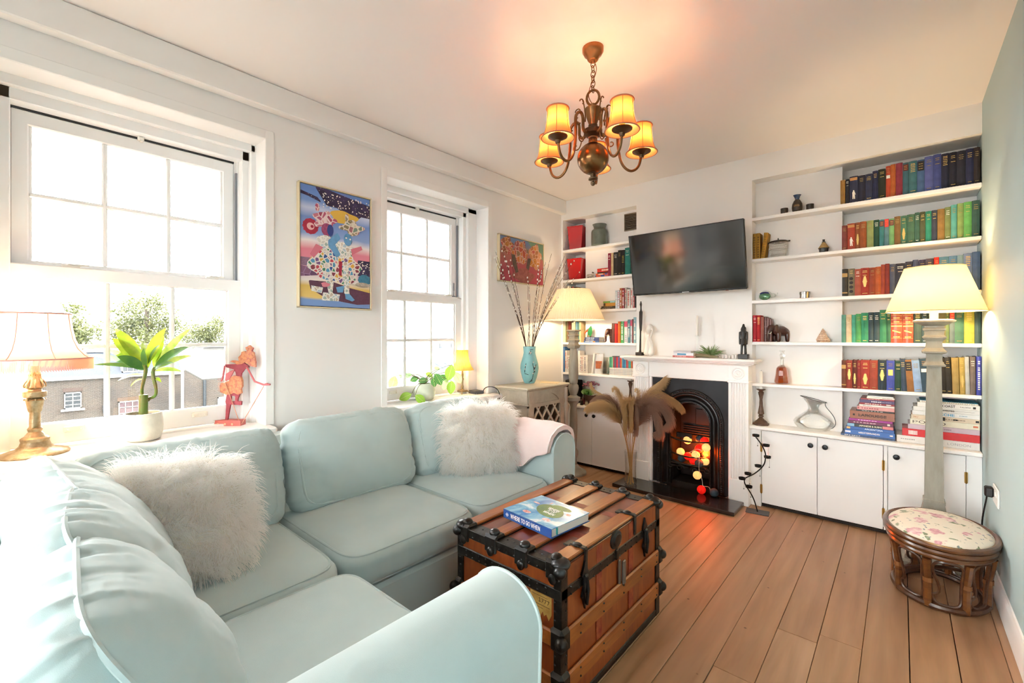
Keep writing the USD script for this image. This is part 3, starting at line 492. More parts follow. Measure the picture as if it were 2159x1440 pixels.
def arm(name, y0, y1, mapf, l0, l1):
    w = y1 - y0; pts = [(0, .035), (w, .035), (w + .006, .40)] + [(w / 2 + (w / 2 + .012) * math.cos(q), .605 + .10 * math.sin(q)) for q in np.linspace(0, math.pi, 20)] + [(-.006, .40)]
    m = ext(Polygon(pts), l1 - l0); v = m[0]; p = part(so, name, mapf(v[:, 0] + y0, v[:, 1], v[:, 2] + l0, m[1]), SF, smooth=50)
    q = np.array(pts[1:] + [(0, .035)]); u = mapf(q[:, 0] + y0, q[:, 1], np.full(len(q), l1), None)[0]
    part(p, 'piping', tube(u, .005, 6), SF)
arm('arm', 2.12, 2.32, lambda a, z, l, f: (np.stack([l, a, z], 1), f), -2.58, -1.525)
arm('arm', -.85, -.65, lambda a, z, l, f: (np.stack([a, l, z], 1), f if f is None else f[:, ::-1]), -.40, .83)
Xa, Ya, Za = (1, 0, 0), (0, 1, 0), (0, 0, 1)
for y0, y1, sd in ((.10, .838, 1), (.842, 1.526, 2), (1.53, 2.125, 3)):
    p = part(so, 'seat_cushion', place(gathered(y1 - y0, .165, .86, 9, 4.5, .18, .004, sd, .002), Ya, Za, Xa, (-1.965, (y0 + y1) / 2, .385)), SF, smooth=True)
    for yy in (-.72, .72): part(p, 'piping', place(piping(y1 - y0, .165, .86, 9, 4.5, yy, .0055), Ya, Za, Xa, (-1.965, (y0 + y1) / 2, .385)), SF)
p = part(so, 'seat_cushion', place(gathered(.66, .17, .80, 10, 5, .10, .003, 5, .002), Xa, Za, Ya, (-1.175, .432, .392)), SF, smooth=True)
part(p, 'piping', place(piping(.66, .17, .80, 10, 5, .74, .005), Xa, Za, Ya, (-1.175, .432, .392)), SF)
for y0, y1, sd, zc, tl in ((.13, .862, 11, .645, 17), (.875, 1.585, 12, .655, 17), (1.59, 2.24, 13, .648, 18)):
    a = math.radians(tl); ez = (-math.sin(a), 0, math.cos(a)); ey = (math.cos(a), 0, math.sin(a)); at = (-2.205, (y0 + y1) / 2, zc)
    p = part(so, 'back_cushion', place(gathered(y1 - y0, .20, .46, 6.5, 3.0, .22, .011, sd, .006), Ya, ey, ez, at), SF, smooth=True)
    for yy in (-.72, .72): part(p, 'piping', place(piping(y1 - y0, .20, .46, 6.5, 3.0, yy, .0055, puff=.0), Ya, ey, ez, at), SF)
for xc, yc, zc, w, h, t, tl, tw, sd in ((-1.90, .175, .665, .80, .50, .26, 30, 4, 21), (-1.47, .165, .675, .50, .48, .25, 30, -6, 22), (-1.12, .155, .645, .56, .50, .27, 30, -4, 23)):
    a = math.radians(tl); b = math.radians(tw); ex = np.array([math.cos(b), math.sin(b), 0]); fw = np.array([-math.sin(b), math.cos(b), 0]); up = np.array([0, 0, 1.])
    ez = up * math.cos(a) - fw * math.sin(a); ey = fw * math.cos(a) + up * math.sin(a)
    p = part(so, 'back_cushion', place(gathered(w, t, h, 5.0, 2.4, .12, .016, sd, .009, 44), ex, ey, ez, (xc, yc, zc)), SF, smooth=True)
    part(p, 'piping', place(piping(w, t, h, 5.0, 2.4, .42, .006), ex, ey, ez, (xc, yc, zc)), SF)
# throw over the far arm
nu, nv = 60, 70; uu = np.linspace(0, 1, nu); rows = []
prof = np.array([(2.085, .50), (2.095, .58), (2.103, .64), (2.125, .69), (2.17, .718), (2.22, .724), (2.27, .718), (2.315, .69), (2.338, .63), (2.345, .5), (2.347, .35), (2.345, .12)])
pl = np.concatenate([[0], np.cumsum(np.linalg.norm(np.diff(prof, axis=0), axis=1))]); pl /= pl[-1]
for u in uu:
    t0 = 0.0 + .13 * max(0, (u - .72) / .28) ** 1.6 + .02 * math.sin(u * 23); t1 = .62 + .38 * min(1, max(0, (u - .35) / .5)) + .02 * math.sin(u * 17)
    tt = np.linspace(t0, t1, nv); yz = np.stack([np.interp(tt, pl, prof[:, 0]), np.interp(tt, pl, prof[:, 1])], 1)
    rows.append(np.stack([np.full(nv, -2.36 + u * .80) + .03 * np.sin(tt * 6), yz[:, 0], yz[:, 1]], 1))
V = np.array(rows); out = np.zeros_like(V); out[..., 1] = np.where(V[..., 1] > 2.22, 1, -1) * np.clip(abs(V[..., 1] - 2.22) / .11, 0, 1); out[..., 2] = np.clip((V[..., 2] - .6) / .12, 0, 1); out /= np.linalg.norm(out, axis=2, keepdims=True) + 1e-9
Q = V.reshape(-1, 3); wr = meshkit.fbm(np.stack([Q[:, 0] * 9 + Q[:, 2] * 9, Q[:, 1] * 5, Q[:, 2] * 4], 1), 3, 4) * .042 + .004
top = Q + out.reshape(-1, 3) * (wr + .006)[:, None]; bot = Q + out.reshape(-1, 3) * .0015
i, j = np.meshgrid(np.arange(nu - 1), np.arange(nv - 1), indexing='ij'); k = (i * nv + j).ravel(); F = np.vstack([np.stack([k, k + nv, k + nv + 1], 1), np.stack([k, k + nv + 1, k + 1], 1)])
edge = np.concatenate([np.arange(nv), np.arange(1, nu) * nv + nv - 1, (nu - 1) * nv + np.arange(nv - 2, -1, -1), np.arange(nu - 2, 0, -1) * nv]); e2 = np.roll(edge, -1); N = nu * nv
sv = np.vstack([top, bot]); sf_ = np.vstack([F, F[:, ::-1] + N, np.stack([edge, edge + N, e2 + N], 1), np.stack([edge, e2 + N, e2], 1)])
single('throw_blanket', (sv, sf_), fabric('pink_plush', 'efdcda', 'e6cfcc'), 'soft pale pink plush throw draped over the far sofa arm', 'blanket', smooth=True)
# long-haired white cushions
FUR = NM('white_fur', {'p': ('principled_bsdf', dict(base_color=(.96, .95, .93), roughness=.8)), 't': ('translucent_bsdf', dict(color=(.97, .96, .94))), 'x': ('mix_closure', dict(fac=.55))}, [('p.BSDF', 'x.closure1'), ('t.BSDF', 'x.closure2')], 'x.closure')
def fur_cushion(label, at, ex, ey, ez, w, t, h, seed):
    g = np.random.default_rng(seed); th = thing('fur_cushion', label, 'cushion', (at[0], at[1], at[2] - h / 2)); m = place(superpillow(w, t, h, 4, 2.1, 20, .05, .01, seed), ex, ey, ez, at)
    part(th, 'cushion_cover', m, M('f1ece4', rough=.9), smooth=True)
    tm = trimesh.Trimesh(*m, process=False); n = 11000; np.random.seed(seed); pts, fi_ = trimesh.sample.sample_surface(tm, n); nr = tm.face_normals[fi_]
    if (nr * (pts - np.array(at))).sum() < 0: nr = -nr
    clump = meshkit.noise(pts * 38, seed)[:, None] * 2 - 1; cl2 = np.stack([meshkit.noise(pts * 26 + q, seed + q) for q in (5, 9, 14)], 1) - .5
    Lh = (.055 + .040 * g.random((n, 1))) * (1 + .25 * clump); d = nr * .9 + cl2 * 1.5 + g.normal(size=(n, 3)) * .22; d /= np.linalg.norm(d, axis=1)[:, None]
    P = [pts - nr * .003]
    for q in range(4):
        d = d + np.array([0, 0, -.22]) * (q + 1) * .6 + cl2 * .25; d /= np.linalg.norm(d, axis=1)[:, None]; P.append(P[-1] + d * Lh / 4)
    curves(th, 'fur', np.stack(P, 1).reshape(-1, 3), np.full(n, 5), np.tile([.0021, .0020, .0017, .0013, .0005], n), FUR)
a = math.radians(38); b = math.radians(-6)
fur_cushion('fluffy white long-haired cushion leaning in the near corner of the sofa', (-1.90, .40, .645), np.array((-math.sin(b), math.cos(b), 0)), np.array((math.cos(a) * math.cos(b), math.cos(a) * math.sin(b), math.sin(a))), np.array((-math.sin(a) * math.cos(b), -math.sin(a) * math.sin(b), math.cos(a))), .42, .17, .44, 31)
a = math.radians(24); b = math.radians(-32)
fur_cushion('fluffy white long-haired cushion leaning against the far sofa arm and pink throw', (-1.955, 1.93, .655), np.array((-math.sin(b), math.cos(b), 0)), np.array((math.cos(a) * math.cos(b), math.cos(a) * math.sin(b), math.sin(a))), np.array((-math.sin(a) * math.cos(b), -math.sin(a) * math.sin(b), math.cos(a))), .44, .17, .41, 32)
# ================================================================ steamer trunk
def wood(name, h1, h2, rough=.35, sc=(3., 30., 30.), coat=.2):
    return NM(name, {'tc': ('texture_coordinate', {}), 'mp': ('mapping', dict(scale=sc)), 'n': ('noise_texture', dict(scale=1.2, detail=6., roughness=.65, distortion=.8)), 'rp': ('rgb_ramp', dict(ramp=[(.3, L(h1)), (.7, L(h2))])), 'bp': ('bump', dict(strength=.2, distance=.002)),
        'n2': ('noise_texture', dict(scale=3., detail=4.)), 'r2': ('rgb_ramp', dict(ramp=[(.3, (.45, .42, .4)), (.6, (1, 1, 1))])), 'mx': ('mix', dict(mix_type='multiply', fac=.6)), 'p': ('principled_bsdf', dict(roughness=rough, coat_weight=coat, coat_roughness=.2))},
        [('tc.object', 'mp.vector'), ('mp.vector', 'n.vector'), ('n.fac', 'rp.fac'), ('tc.object', 'n2.vector'), ('n2.fac', 'r2.fac'), ('rp.color', 'mx.color1'), ('r2.color', 'mx.color2'), ('mx.color', 'p.base_color'), ('n.fac', 'bp.height'), ('bp.normal', 'p.normal')], 'p.BSDF')
TW = wood('trunk_panel', 'a4521e', '7a3212', sc=(20., 20., 3.)); TL = wood('trunk_lid', '8a3f22', '682614', .3, (14., 5., 14.), .4); TS = wood('trunk_slat', 'b0642a', '8a4818', .33, (30., 4., 30.)); TIN = M('1b1b1d', rough=.38, metal=.6, var=.5, scale=25., h2='3c3834', bump=.4, bscale=90); TKN = M('4c4c4e', rough=.3, metal=.9, var=.3, scale=40.)
x0, x1, y0, y1, H = -1.358, -.855, 1.225, 2.012, .520
tr = thing('steamer_trunk', 'antique brown wooden steamer trunk with black metal edging, used as a coffee table', 'trunk', ((x0 + x1) / 2, (y0 + y1) / 2, 0))
part(tr, 'body', box(x0, x1, y0, y1, .012, .425, .004), TW); part(tr, 'lid', box(x0, x1, y0, y1, .429, H, .006), TL)
part(tr, 'lid_side', cat(box(x1 - .002, x1 + .003, y0 + .02, y1 - .02, .446, .514), box(x0 + .02, x1 - .02, y0 - .003, y0 + .002, .446, .50)), TW)
for xc in (-1.327, -1.177, -1.026, -.885):
    p = part(tr, 'lid_slat', box(xc - .030, xc + .030, y0 + .01, y1 - .01, H, H + .013, .004), TS)
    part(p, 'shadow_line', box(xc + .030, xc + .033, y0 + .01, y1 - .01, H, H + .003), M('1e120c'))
    for yy, sg in ((y0, 1), (y1, -1)):
        part(p, 'end_cap', cat(box(xc - .034, xc + .034, yy - .006, yy + sg * .045, H - .002, H + .017, .006), sph((xc, yy + sg * .018, H + .018), .021, 2, (1, 1, .75)), box(xc - .03, xc + .03, yy - sg * .010, yy + sg * .002, H - .05, H + .012, .005), sph((xc, yy - sg * .008, H - .045), .016, 1, (1, .6, 1.2))), TKN if abs(xc + 1.1) < .1 else TIN)
for yy, sg in ((y0, 1), (y1, -1)):
    part(tr, 'metal_edging', cat(box(x0 - .004, x1 + .004, *sorted((yy - sg * .004, yy + sg * .055)), H - .001, H + .003), box(x0 - .005, x1 + .005, *sorted((yy - sg * .006, yy)), H - .032, H + .003, .002),
    *[box(x - .028 if s > 0 else x - .006, x + .006 if s > 0 else x + .028, yy - .006, yy + .006, .0, H, .003) for x, s in ((x0, -1), (x1, 1))], *[box(x - .006, x + .006, yy if yy == y0 else yy - .034, yy + .034 if yy == y0 else yy, .0, H, .003) for x in (x0, x1)]), TIN)
part(tr, 'metal_band', cat(box(x0 - .006, x1 + .006, y0 - .007, y1 + .007, .408, .446, .003)), TIN)
part(tr, 'base_band', box(x0 - .004, x1 + .004, y0 - .005, y1 + .005, .0, .03, .003), TIN)
for z in (.275, .125):
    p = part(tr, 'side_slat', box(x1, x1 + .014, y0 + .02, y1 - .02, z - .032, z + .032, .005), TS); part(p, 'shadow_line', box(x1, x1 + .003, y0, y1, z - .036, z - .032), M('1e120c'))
    p2 = part(tr, 'side_slat', box(x0 + .02, x1 - .02, y0 - .014, y0, z - .028, z + .028, .005), TS); part(tr, 'side_slat', box(x0 - .014, x0, y0 + .02, y1 - .02, z - .032, z + .032, .005), TS)
    for x, y in ((x1, y0), (x1, y1), (x0, y0)): part(tr, 'corner_roller', cat(box(x - .04, x + .018, y - .018, y + .04, z - .04, z + .04, .012) if (x, y) == (x1, y0) else box(x - .03, x + .02, y - .03, y + .018, z - .04, z + .04, .012) if x == x1 else box(x - .018, x + .03, y - .018, y + .03, z - .04, z + .04, .012), sph((x + (.012 if x == x1 else -.012), y + (-.014 if y == y0 else .014), z), .022, 2)), TIN)
for x, y in ((x1, y0), (x1, y1), (x0, y0), (x0, y1)): part(tr, 'corner_cap', cat(sph((x - .012 * np.sign(x + 1.1), y + (.016 if y == y0 else -.016), H + .004), .034, 2, (1, 1, .6)), sph((x, y + (-.006 if y == y0 else .006), H - .014), .022, 2), sph((x - .04 * np.sign(x + 1.1), y + (.03 if y == y0 else -.03), H + .006), .012, 1)), TKN)
for yy in (1.372, 1.762): part(tr, 'lid_clasp', cat(box(x1 - .06, x1 + .008, yy - .012, yy + .012, H + .010, H + .018, .004), box(x1 + .002, x1 + .010, yy - .010, yy + .010, H - .07, H + .016, .004), sph((x1 - .03, yy, H + .016), .015, 1, (1.4, 1, .6)), box(x1 - .08, x1 - .05, yy - .022, yy + .022, H + .008, H + .015, .004)), TIN)
def lozenge(y, z, w, h): return T(facing(ext(Polygon([(-w, 0), (-w * .45, h * .45), (0, h), (w * .45, h * .45), (w, 0), (w * .45, -h * .45), (0, -h), (-w * .45, -h * .45)]), .008), 'right'), (x1 + .004, y, z))
for yy in (1.36, 1.852): part(tr, 'draw_latch', cat(lozenge(yy, .452, .022, .045), lozenge(yy, .375, .020, .05), box(x1 + .006, x1 + .020, yy - .013, yy + .013, .385, .45, .005), tube([(x1 + .018, yy, .44), (x1 + .024, yy, .40), (x1 + .018, yy, .345)], .006, 6)), M('2c3034', rough=.35, metal=.8))
part(tr, 'lock_plate', cat(T(R(lathe([(.036, 0), (.034, .006), (.026, .008), (.022, .013), (.010, .015)], n=24, sy=1.25), (0, 1, 0), 90), (x1 + .002, 1.598, .487)), box(x1 + .002, x1 + .014, 1.588, 1.608, .41, .45, .003)), TIN)
part(tr, 'hasp_strap', cat(box(x1 + .004, x1 + .012, 1.612, 1.628, .30, .40, .003), box(x1 + .010, x1 + .020, 1.632, 1.656, .295, .392, .004)), M('6c6660', rough=.4, metal=.4))
RED = M('7a1f1e', rough=.5, var=.6, scale=40., h2='a5542c')
for yy in (1.47, 1.73):
    for za, zb in ((.447, .513), (.31, .406), (.16, .24)): part(tr, 'painted_stripe', box(x1, x1 + .0036, yy - .020, yy + .020, za, zb), RED, label='worn red painted stripe')
    for xa, xb in ((-1.29, -1.21), (-1.14, -1.06), (-.99, -.92)): part(tr, 'painted_stripe', box(xa, xb, yy - .022, yy + .022, H - .002, H + .0006), M('702422', rough=.45, var=.6, scale=45., h2='8a4028'), label='worn red painted patch')
np_ = Polygon([(-.985, .318), (-.985, .404), (-.893, .404), (-.893, .345), (-.905, .322), (-.915, .340), (-.925, .330), (-.93, .345), (-.945, .318)])
lb = part(tr, 'paper_label', T(facing(ext(np_, .001), 'fwd'), (0, y0, 0)), M('c9a458', rough=.7, var=.4, scale=30., h2='a57a38'), label='torn yellowed paper label')
part(lb, 'printed_number', cat(text('1777', .014, 'fwd', (-.948, y0 - .0012, .374)), box(-.98, -.9, y0 - .0013, y0 - .001, .364, .3655), box(-.98, -.91, y0 - .0013, y0 - .001, .394, .3952), box(-.98, -.93, y0 - .0013, y0 - .001, .354, .3552)), M('4a3418'))
riv = [(x, y0 - .007, z) for x in np.arange(x0 + .05, x1 - .03, .036) for z in (H - .022, .418, .437)] + [(x1 + .007, y, z) for y in np.arange(y0 + .05, y1 - .03, .05) for z in (.415, .44)] + [(x1 - .02, y0 - .006, z) for z in np.arange(.04, .40, .03)] + [(x1 + .006, y0 + .02, z) for z in np.arange(.04, .40, .03)] + [(x0 + .015, y0 - .006, z) for z in np.arange(.04, .40, .03)] + [(x, y0 + .03, H + .003) for x in np.arange(x0 + .04, x1, .033)] + [(x, y1 - .03, H + .003) for x in np.arange(x0 + .04, x1, .033)] + [(x1 + .014, y, z) for y in np.arange(y0 + .1, y1, .16) for z in (.26, .29, .11, .14)]
part(tr, 'rivets', cat(*[sph(p, .0042, 1, (1, 1, .8)) for p in riv]), TKN, kind='stuff')
# travel book on the trunk: spine runs from (-1.258, 1.382) to (-.987, 1.352)
ang = math.atan2(1.352 - 1.382, -.987 + 1.258); zb = H + .0132
tb = thing('travel_book', 'large blue hardback travel book lying on the wooden trunk', 'book', (-1.258, 1.382, zb))
def tbm(m): return T(R(m, (0, 0, 1), math.degrees(ang)), (-1.258, 1.382, zb))
bw, bd, bt = .273, .232, .036
SKY = NM('travel_cover', {'tc': ('texture_coordinate', {}), 'n': ('noise_texture', dict(scale=9., detail=6., distortion=1.2)), 'rp': ('rgb_ramp', dict(ramp=[(.2, L('1d4d9c')), (.42, L('3e8cc8')), (.56, L('8cc4dc')), (.66, L('e4eef2')), (.8, L('5aa6cc'))])), 'p': ('principled_bsdf', dict(roughness=.25, coat_weight=.3))},
         [('tc.object', 'n.vector'), ('n.fac', 'rp.fac'), ('rp.color', 'p.base_color'), ], 'p.BSDF')
BLU = M('1f56a6', rough=.3, coat=.3)
part(tb, 'cover', cat(tbm(box(0, bw, 0, bd, 0, .003)), tbm(box(0, bw, 0, .003, .0, bt, .001))), BLU); part(tb, 'front_cover', tbm(box(0, bw, 0, bd, bt - .003, bt, .001)), SKY)
part(tb, 'pages', tbm(box(.004, bw - .004, .004, bd - .004, .003, bt - .003)), M('e9e4da', rough=.8, bump=.4, bscale=300, stretch=(1, 1, 30)))
isl = affinity.rotate(affinity.scale(Point(0, 0).buffer(1, 24), .075, .05), -20)
part(tb, 'printed_island', tbm(T(ext(affinity.translate(unary_union([isl, affinity.translate(affinity.scale(Point(0, 0).buffer(1), .05, .018), .02, .055)]), .15, .125), .0004), (0, 0, bt))), M('6d9048', rough=.35, var=.5, scale=40., h2='3c6a58'))
part(tb, 'printed_picture', cat(*[tbm(T(ext(affinity.translate(affinity.scale(Point(0, 0).buffer(1, 12), a_, b_), x, y), .0005), (0, 0, bt))) for x, y, a_, b_ in ((.05, .15, .018, .006), (.10, .19, .003, .012), (.23, .15, .012, .01), (.20, .05, .02, .012), (.09, .05, .022, .012))]), M('dfe6ea', rough=.35, var=.6, scale=60., h2='c8402c'))
part(tb, 'cover_title', cat(*[tbm(text(w_, .017, 'up', (x, y, bt + .0005), wd, bold=True)) for w_, x, y, wd in (('WHERE', .125, .137, .062), ('TO GO', .137, .118, .045), ('WHEN', .135, .095, .058))]), M('f4f4f2'))
part(tb, 'spine_title', tbm(text('WHERE TO GO WHEN', .017, 'fwd', (.046, -.0006, .010), .168, bold=True)), M('f6f6f6'), label='white spine lettering')
part(tb, 'spine_emblem', tbm(cat(box(.016, .032, -.0008, 0, .0165, .0185), T(facing(ext(Point(0, 0).buffer(.007).difference(Point(0, 0).buffer(.0055)), .0006), 'fwd'), (.024, 0, .0175)))), M('f6f6f6')); part(tb, 'ribbon', tbm(box(bw - .006, bw + .0005, .030, .036, .006, bt - .004)), M('3aa8a8'))
# ================================================================ cane stool
CANE = wood('cane', '7a4a22', '4a2712', .28, (8., 8., 30.), .5); CANED = wood('cane_dark', '5a3820', '33190d', .35, (20., 20., 20.), .3)
sx_, sy_ = .143, 3.115
stl = thing('cane_footstool', 'low oval bent-cane footstool with a rose-patterned cushion top by the blue wall', 'stool', (sx_, sy_, 0))
def oval(a, b, z, n=64): t = np.arange(n) * 2 * math.pi / n; return np.stack([sx_ + a * np.cos(t), sy_ + b * np.sin(t), np.full(n, z)], 1)
for z, a, b, r_ in ((.318, .205, .277, .0135), (.292, .201, .272, .0135), (.266, .194, .266, .0125)): part(stl, 'seat_rail', tube(oval(a, b, z), r_, 8, True), CANE)
part(stl, 'base_ring', tube(oval(.172, .215, .016), .0155, 8, True), CANED); part(stl, 'inner_ring', tube(oval(.150, .195, .014), .011, 6, True), CANED)
FLOR = NM('rose_chintz', {'tc': ('texture_coordinate', {}), 'v1': ('voronoi_texture', dict(scale=8.5, randomness=.9)), 'v2': ('voronoi_texture', dict(scale=17., randomness=1.)), 'v3': ('voronoi_texture', dict(scale=28., randomness=1.)), 'n': ('noise_texture', dict(scale=38., detail=4., distortion=1.)), 'nd': ('noise_texture', dict(scale=20., detail=3.)),
    'ad': ('mix', dict(mix_type='add', fac=.10)), 'r1': ('rgb_ramp', dict(ramp=[(.0, (1, 1, 1)), (.24, (1, 1, 1)), (.30, (0, 0, 0))])), 'rc': ('rgb_ramp', dict(ramp=[(.3, L('b86f80')), (.5, L('d9a5ae')), (.7, L('efd9d6'))])), 'r2': ('rgb_ramp', dict(ramp=[(.0, (1, 1, 1)), (.20, (1, 1, 1)), (.26, (0, 0, 0))])), 'gc': ('rgb_ramp', dict(ramp=[(.3, L('66704f')), (.6, L('9aa384')), (.8, L('a9b0b8'))])),
    'r3': ('rgb_ramp', dict(ramp=[(.0, (1, 1, 1)), (.14, (1, 1, 1)), (.2, (0, 0, 0))])), 'm1': ('mix', dict(color1=L('ece2d2'))), 'm2': ('mix', {}), 'm3': ('mix', dict(color2=L('7d8796'))), 'p': ('principled_bsdf', dict(roughness=.8, sheen_weight=.2))},
    [('tc.object', 'ad.color1'), ('nd.color', 'ad.color2'), ('tc.object', 'nd.vector'), ('ad.color', 'v1.vector'), ('ad.color', 'v2.vector'), ('ad.color', 'v3.vector'), ('tc.object', 'n.vector'), ('v1.distance', 'r1.fac'), ('n.fac', 'rc.fac'), ('v2.distance', 'r2.fac'), ('n.fac', 'gc.fac'), ('v3.distance', 'r3.fac'),
     ('r2.color', 'm1.fac'), ('gc.color', 'm1.color2'), ('r3.color', 'm3.fac'), ('m1.color', 'm3.color1'), ('r1.color', 'm2.fac'), ('m3.color', 'm2.color1'), ('rc.color', 'm2.color2'), ('m2.color', 'p.base_color')], 'p.BSDF')
part(stl, 'cushion', lathe([(.9, .27), (.96, .310), (.955, .326), (.86, .342), (.62, .354), (.3, .361), (.02, .363)], (sx_, sy_, 0), 56, .203, .275), FLOR, smooth=True, label='rose-patterned padded top')
for k in range(8):
    t = (k + .5) * math.pi / 4 + .12; ct, st = math.cos(t), math.sin(t); P = lambda f, z: (sx_ + ct * (.172 + (.192 - .172) * f), sy_ + st * (.215 + (.262 - .215) * f), z)
    l = part(stl, 'leg', tube([P(0, .01), P(0, .09), P(.15, .15), P(.9, .25)], [.017, .017, .0155, .017], 8), CANE); part(l, 'binding', tube([P(.07, .125), P(.09, .145)], .0195, 10), M('7a4c26', rough=.5, bump=.5, bscale=150))
    def Q(tt, f, z): return (sx_ + math.cos(tt) * (.170 + .018 * f), sy_ + math.sin(tt) * (.213 + .045 * f), z)
    t2 = t + math.pi / 4; d = .11; pts = [Q(t + d, .0, .07), Q(t + d, .6, .19), Q(t + d * 1.3, .9, .233), Q(t + d * 2.3, 1, .246), Q((t + t2) / 2, 1, .247), Q(t2 - d * 2.3, 1, .246), Q(t2 - d * 1.3, .9, .233), Q(t2 - d, .6, .19), Q(t2 - d, 0, .07), Q(t2 - d * 1.4, 0, .038), Q(t2 - d * 2.4, 0, .03), Q((t + t2) / 2, 0, .029), Q(t + d * 2.4, 0, .03), Q(t + d * 1.4, 0, .038)]
    part(stl, 'bent_loop', tube(spline(pts + pts[:1], 56)[:-1], .0062, 6, True), CANED)
part(stl, 'cross_brace', tube(spline([(sx_ - .13, sy_ - .06, .10), (sx_, sy_ + .01, .12), (sx_ + .13, sy_ + .09, .10)], 12), .009, 6), CANED)
# ================================================================ lamps
GREYW = M('a19d92', rough=.7, var=.25, scale=6., h2='8b867a', bump=.15, bscale=40, stretch=(4, 4, 1)); LAMPH = 'ffdfb0'
fx, fy = .142, 3.50
fr_ = thing('floor_lamp', 'grey wooden floor lamp with a wide cream shade in front of the right-hand bookcase', 'floor lamp', (fx, fy, 0))
part(fr_, 'base', cat(sqlathe([(.150, 0), (.150, .022), (.140, .03), (.128, .03), (.125, .055), (.10, .065), (.085, .075), (.04, .10)], (fx, fy, 0))), GREYW)
part(fr_, 'column', cat(lathe([(.040, .09), (.030, .13), (.045, .17), (.047, .19), (.028, .21), (.024, .225)], (fx, fy, 0), 24), sqlathe([(.026, .22), (.050, .24), (.056, .27), (.046, .33), (.042, .345)], (fx, fy, 0)), sqlathe([(.046, .345), (.046, .36), (.040, .365), (.0375, .60), (.0335, .90), (.030, 1.105), (.030, 1.12)], (fx, fy, 0)),
    sqlathe([(.046, 1.12), (.048, 1.128), (.042, 1.135), (.034, 1.15), (.032, 1.18), (.033, 1.19), (.050, 1.195), (.052, 1.205), (.046, 1.212), (.036, 1.225), (.033, 1.25), (.034, 1.262), (.049, 1.28), (.050, 1.288), (.044, 1.292), (.040, 1.30), (.041, 1.32), (.047, 1.325), (.047, 1.335), (.040, 1.34), (.042, 1.35)], (fx, fy, 0)), lathe([(.045, 1.35), (.090, 1.372), (.092, 1.380), (.075, 1.388), (.02, 1.389)], (fx, fy, 0), 32)), GREYW, smooth=30)
part(fr_, 'candle_tube', lathe([(.019, 1.388), (.019, 1.46), (.012, 1.462)], (fx, fy, 0), 16), M('d8d0b8', rough=.5)); bulb(fr_, 'bulb', (fx, fy, 1.53), .03, LAMPH, 5.5)
part(fr_, 'shade', shell([(.213, 1.432), (.130, 1.684)], (fx, fy, 0), 56, .002), shade_mat('shade_cream', 'f0e2c2', .45), label='wide cream card shade')
part(fr_, 'shade_ring', cat(tube([(fx + .2125 * math.cos(t), fy + .2125 * math.sin(t), 1.432) for t in np.arange(48) * math.pi / 24], .0025, 6, True), tube([(fx + .1295 * math.cos(t), fy + .1295 * math.sin(t), 1.684) for t in np.arange(48) * math.pi / 24], .0025, 6, True)), M('d8c8a0', rough=.6))
part(fr_, 'cable', tube(spline([(fx + .14, fy, .03), (.30, 3.38, .008), (.335, 3.28, .01), (.33, 3.20, .006), (.30, 3.25, .006), (.34, 3.33, .02)], 30), .003, 6), M('1c1c1c', rough=.5))
gx, gy = -2.31, 3.515
fl2 = thing('floor_lamp', 'turned grey wooden floor lamp with a pleated cream shade in front of the left-hand bookcase', 'floor lamp', (gx, gy, 0))
part(fl2, 'base', lathe([(.120, 0), (.120, .02), (.112, .03), (.095, .035), (.06, .06), (.035, .09)], (gx, gy, 0), 40), GREYW)
part(fl2, 'column', lathe([(.034, .09), (.030, .14), (.044, .18), (.044, .21), (.026, .24), (.030, .30), (.036, .45), (.034, .56), (.028, .62), (.034, .645), (.046, .66), (.048, .675), (.062, .685), (.064, .715), (.045, .722), (.030, .735), (.042, .765), (.050, .80), (.046, .825), (.034, .84), (.040, .855), (.040, .875), (.044, .90), (.046, .93), (.041, 1.05), (.036, 1.13), (.030, 1.17)], (gx, gy, 0), 32), GREYW, smooth=35)
part(fl2, 'capital', sqlathe([(.034, 1.17), (.044, 1.185), (.046, 1.20), (.036, 1.205), (.032, 1.225), (.042, 1.24), (.042, 1.25), (.033, 1.258), (.031, 1.28), (.038, 1.29), (.038, 1.30), (.031, 1.305), (.034, 1.325), (.050, 1.335), (.050, 1.345), (.02, 1.346)], (gx, gy, 0)), GREYW)
part(fl2, 'candle_tube', lathe([(.016, 1.345), (.016, 1.42), (.01, 1.422)], (gx, gy, 0), 14), M('d8d0b8', rough=.5)); part(fl2, 'lamp_switch', box(gx - .010, gx + .010, gy - .02, gy + .01, 1.412, 1.43), M('2a2a2a'))
bulb(fl2, 'bulb', (gx, gy, 1.52), .03, LAMPH, 3.6)
pr = [(.287, 1.437), (.152, 1.722)]; npl = 96; a = np.arange(npl * 2) * math.pi / npl
sv_ = np.array([((r + (.0022 if q % 2 else -.0022) - th_) * math.cos(t), (r + (.0022 if q % 2 else -.0022) - th_) * math.sin(t), z) for r, z, th_ in ((.287, 1.437, 0), (.152, 1.722, 0), (.152, 1.722, .003), (.287, 1.437, .003)) for q, t in enumerate(a)]) + (gx, gy, 0); n2 = npl * 2
part(fl2, 'shade', (sv_, np.array([f for i in range(4) for q in range(n2) for f in ((i * n2 + q, i * n2 + (q + 1) % n2, ((i + 1) % 4) * n2 + (q + 1) % n2), (i * n2 + q, ((i + 1) % 4) * n2 + (q + 1) % n2, ((i + 1) % 4) * n2 + q))])), shade_mat('shade_pleat', 'ece3d2', .40), smooth=False, label='pleated cream shade')
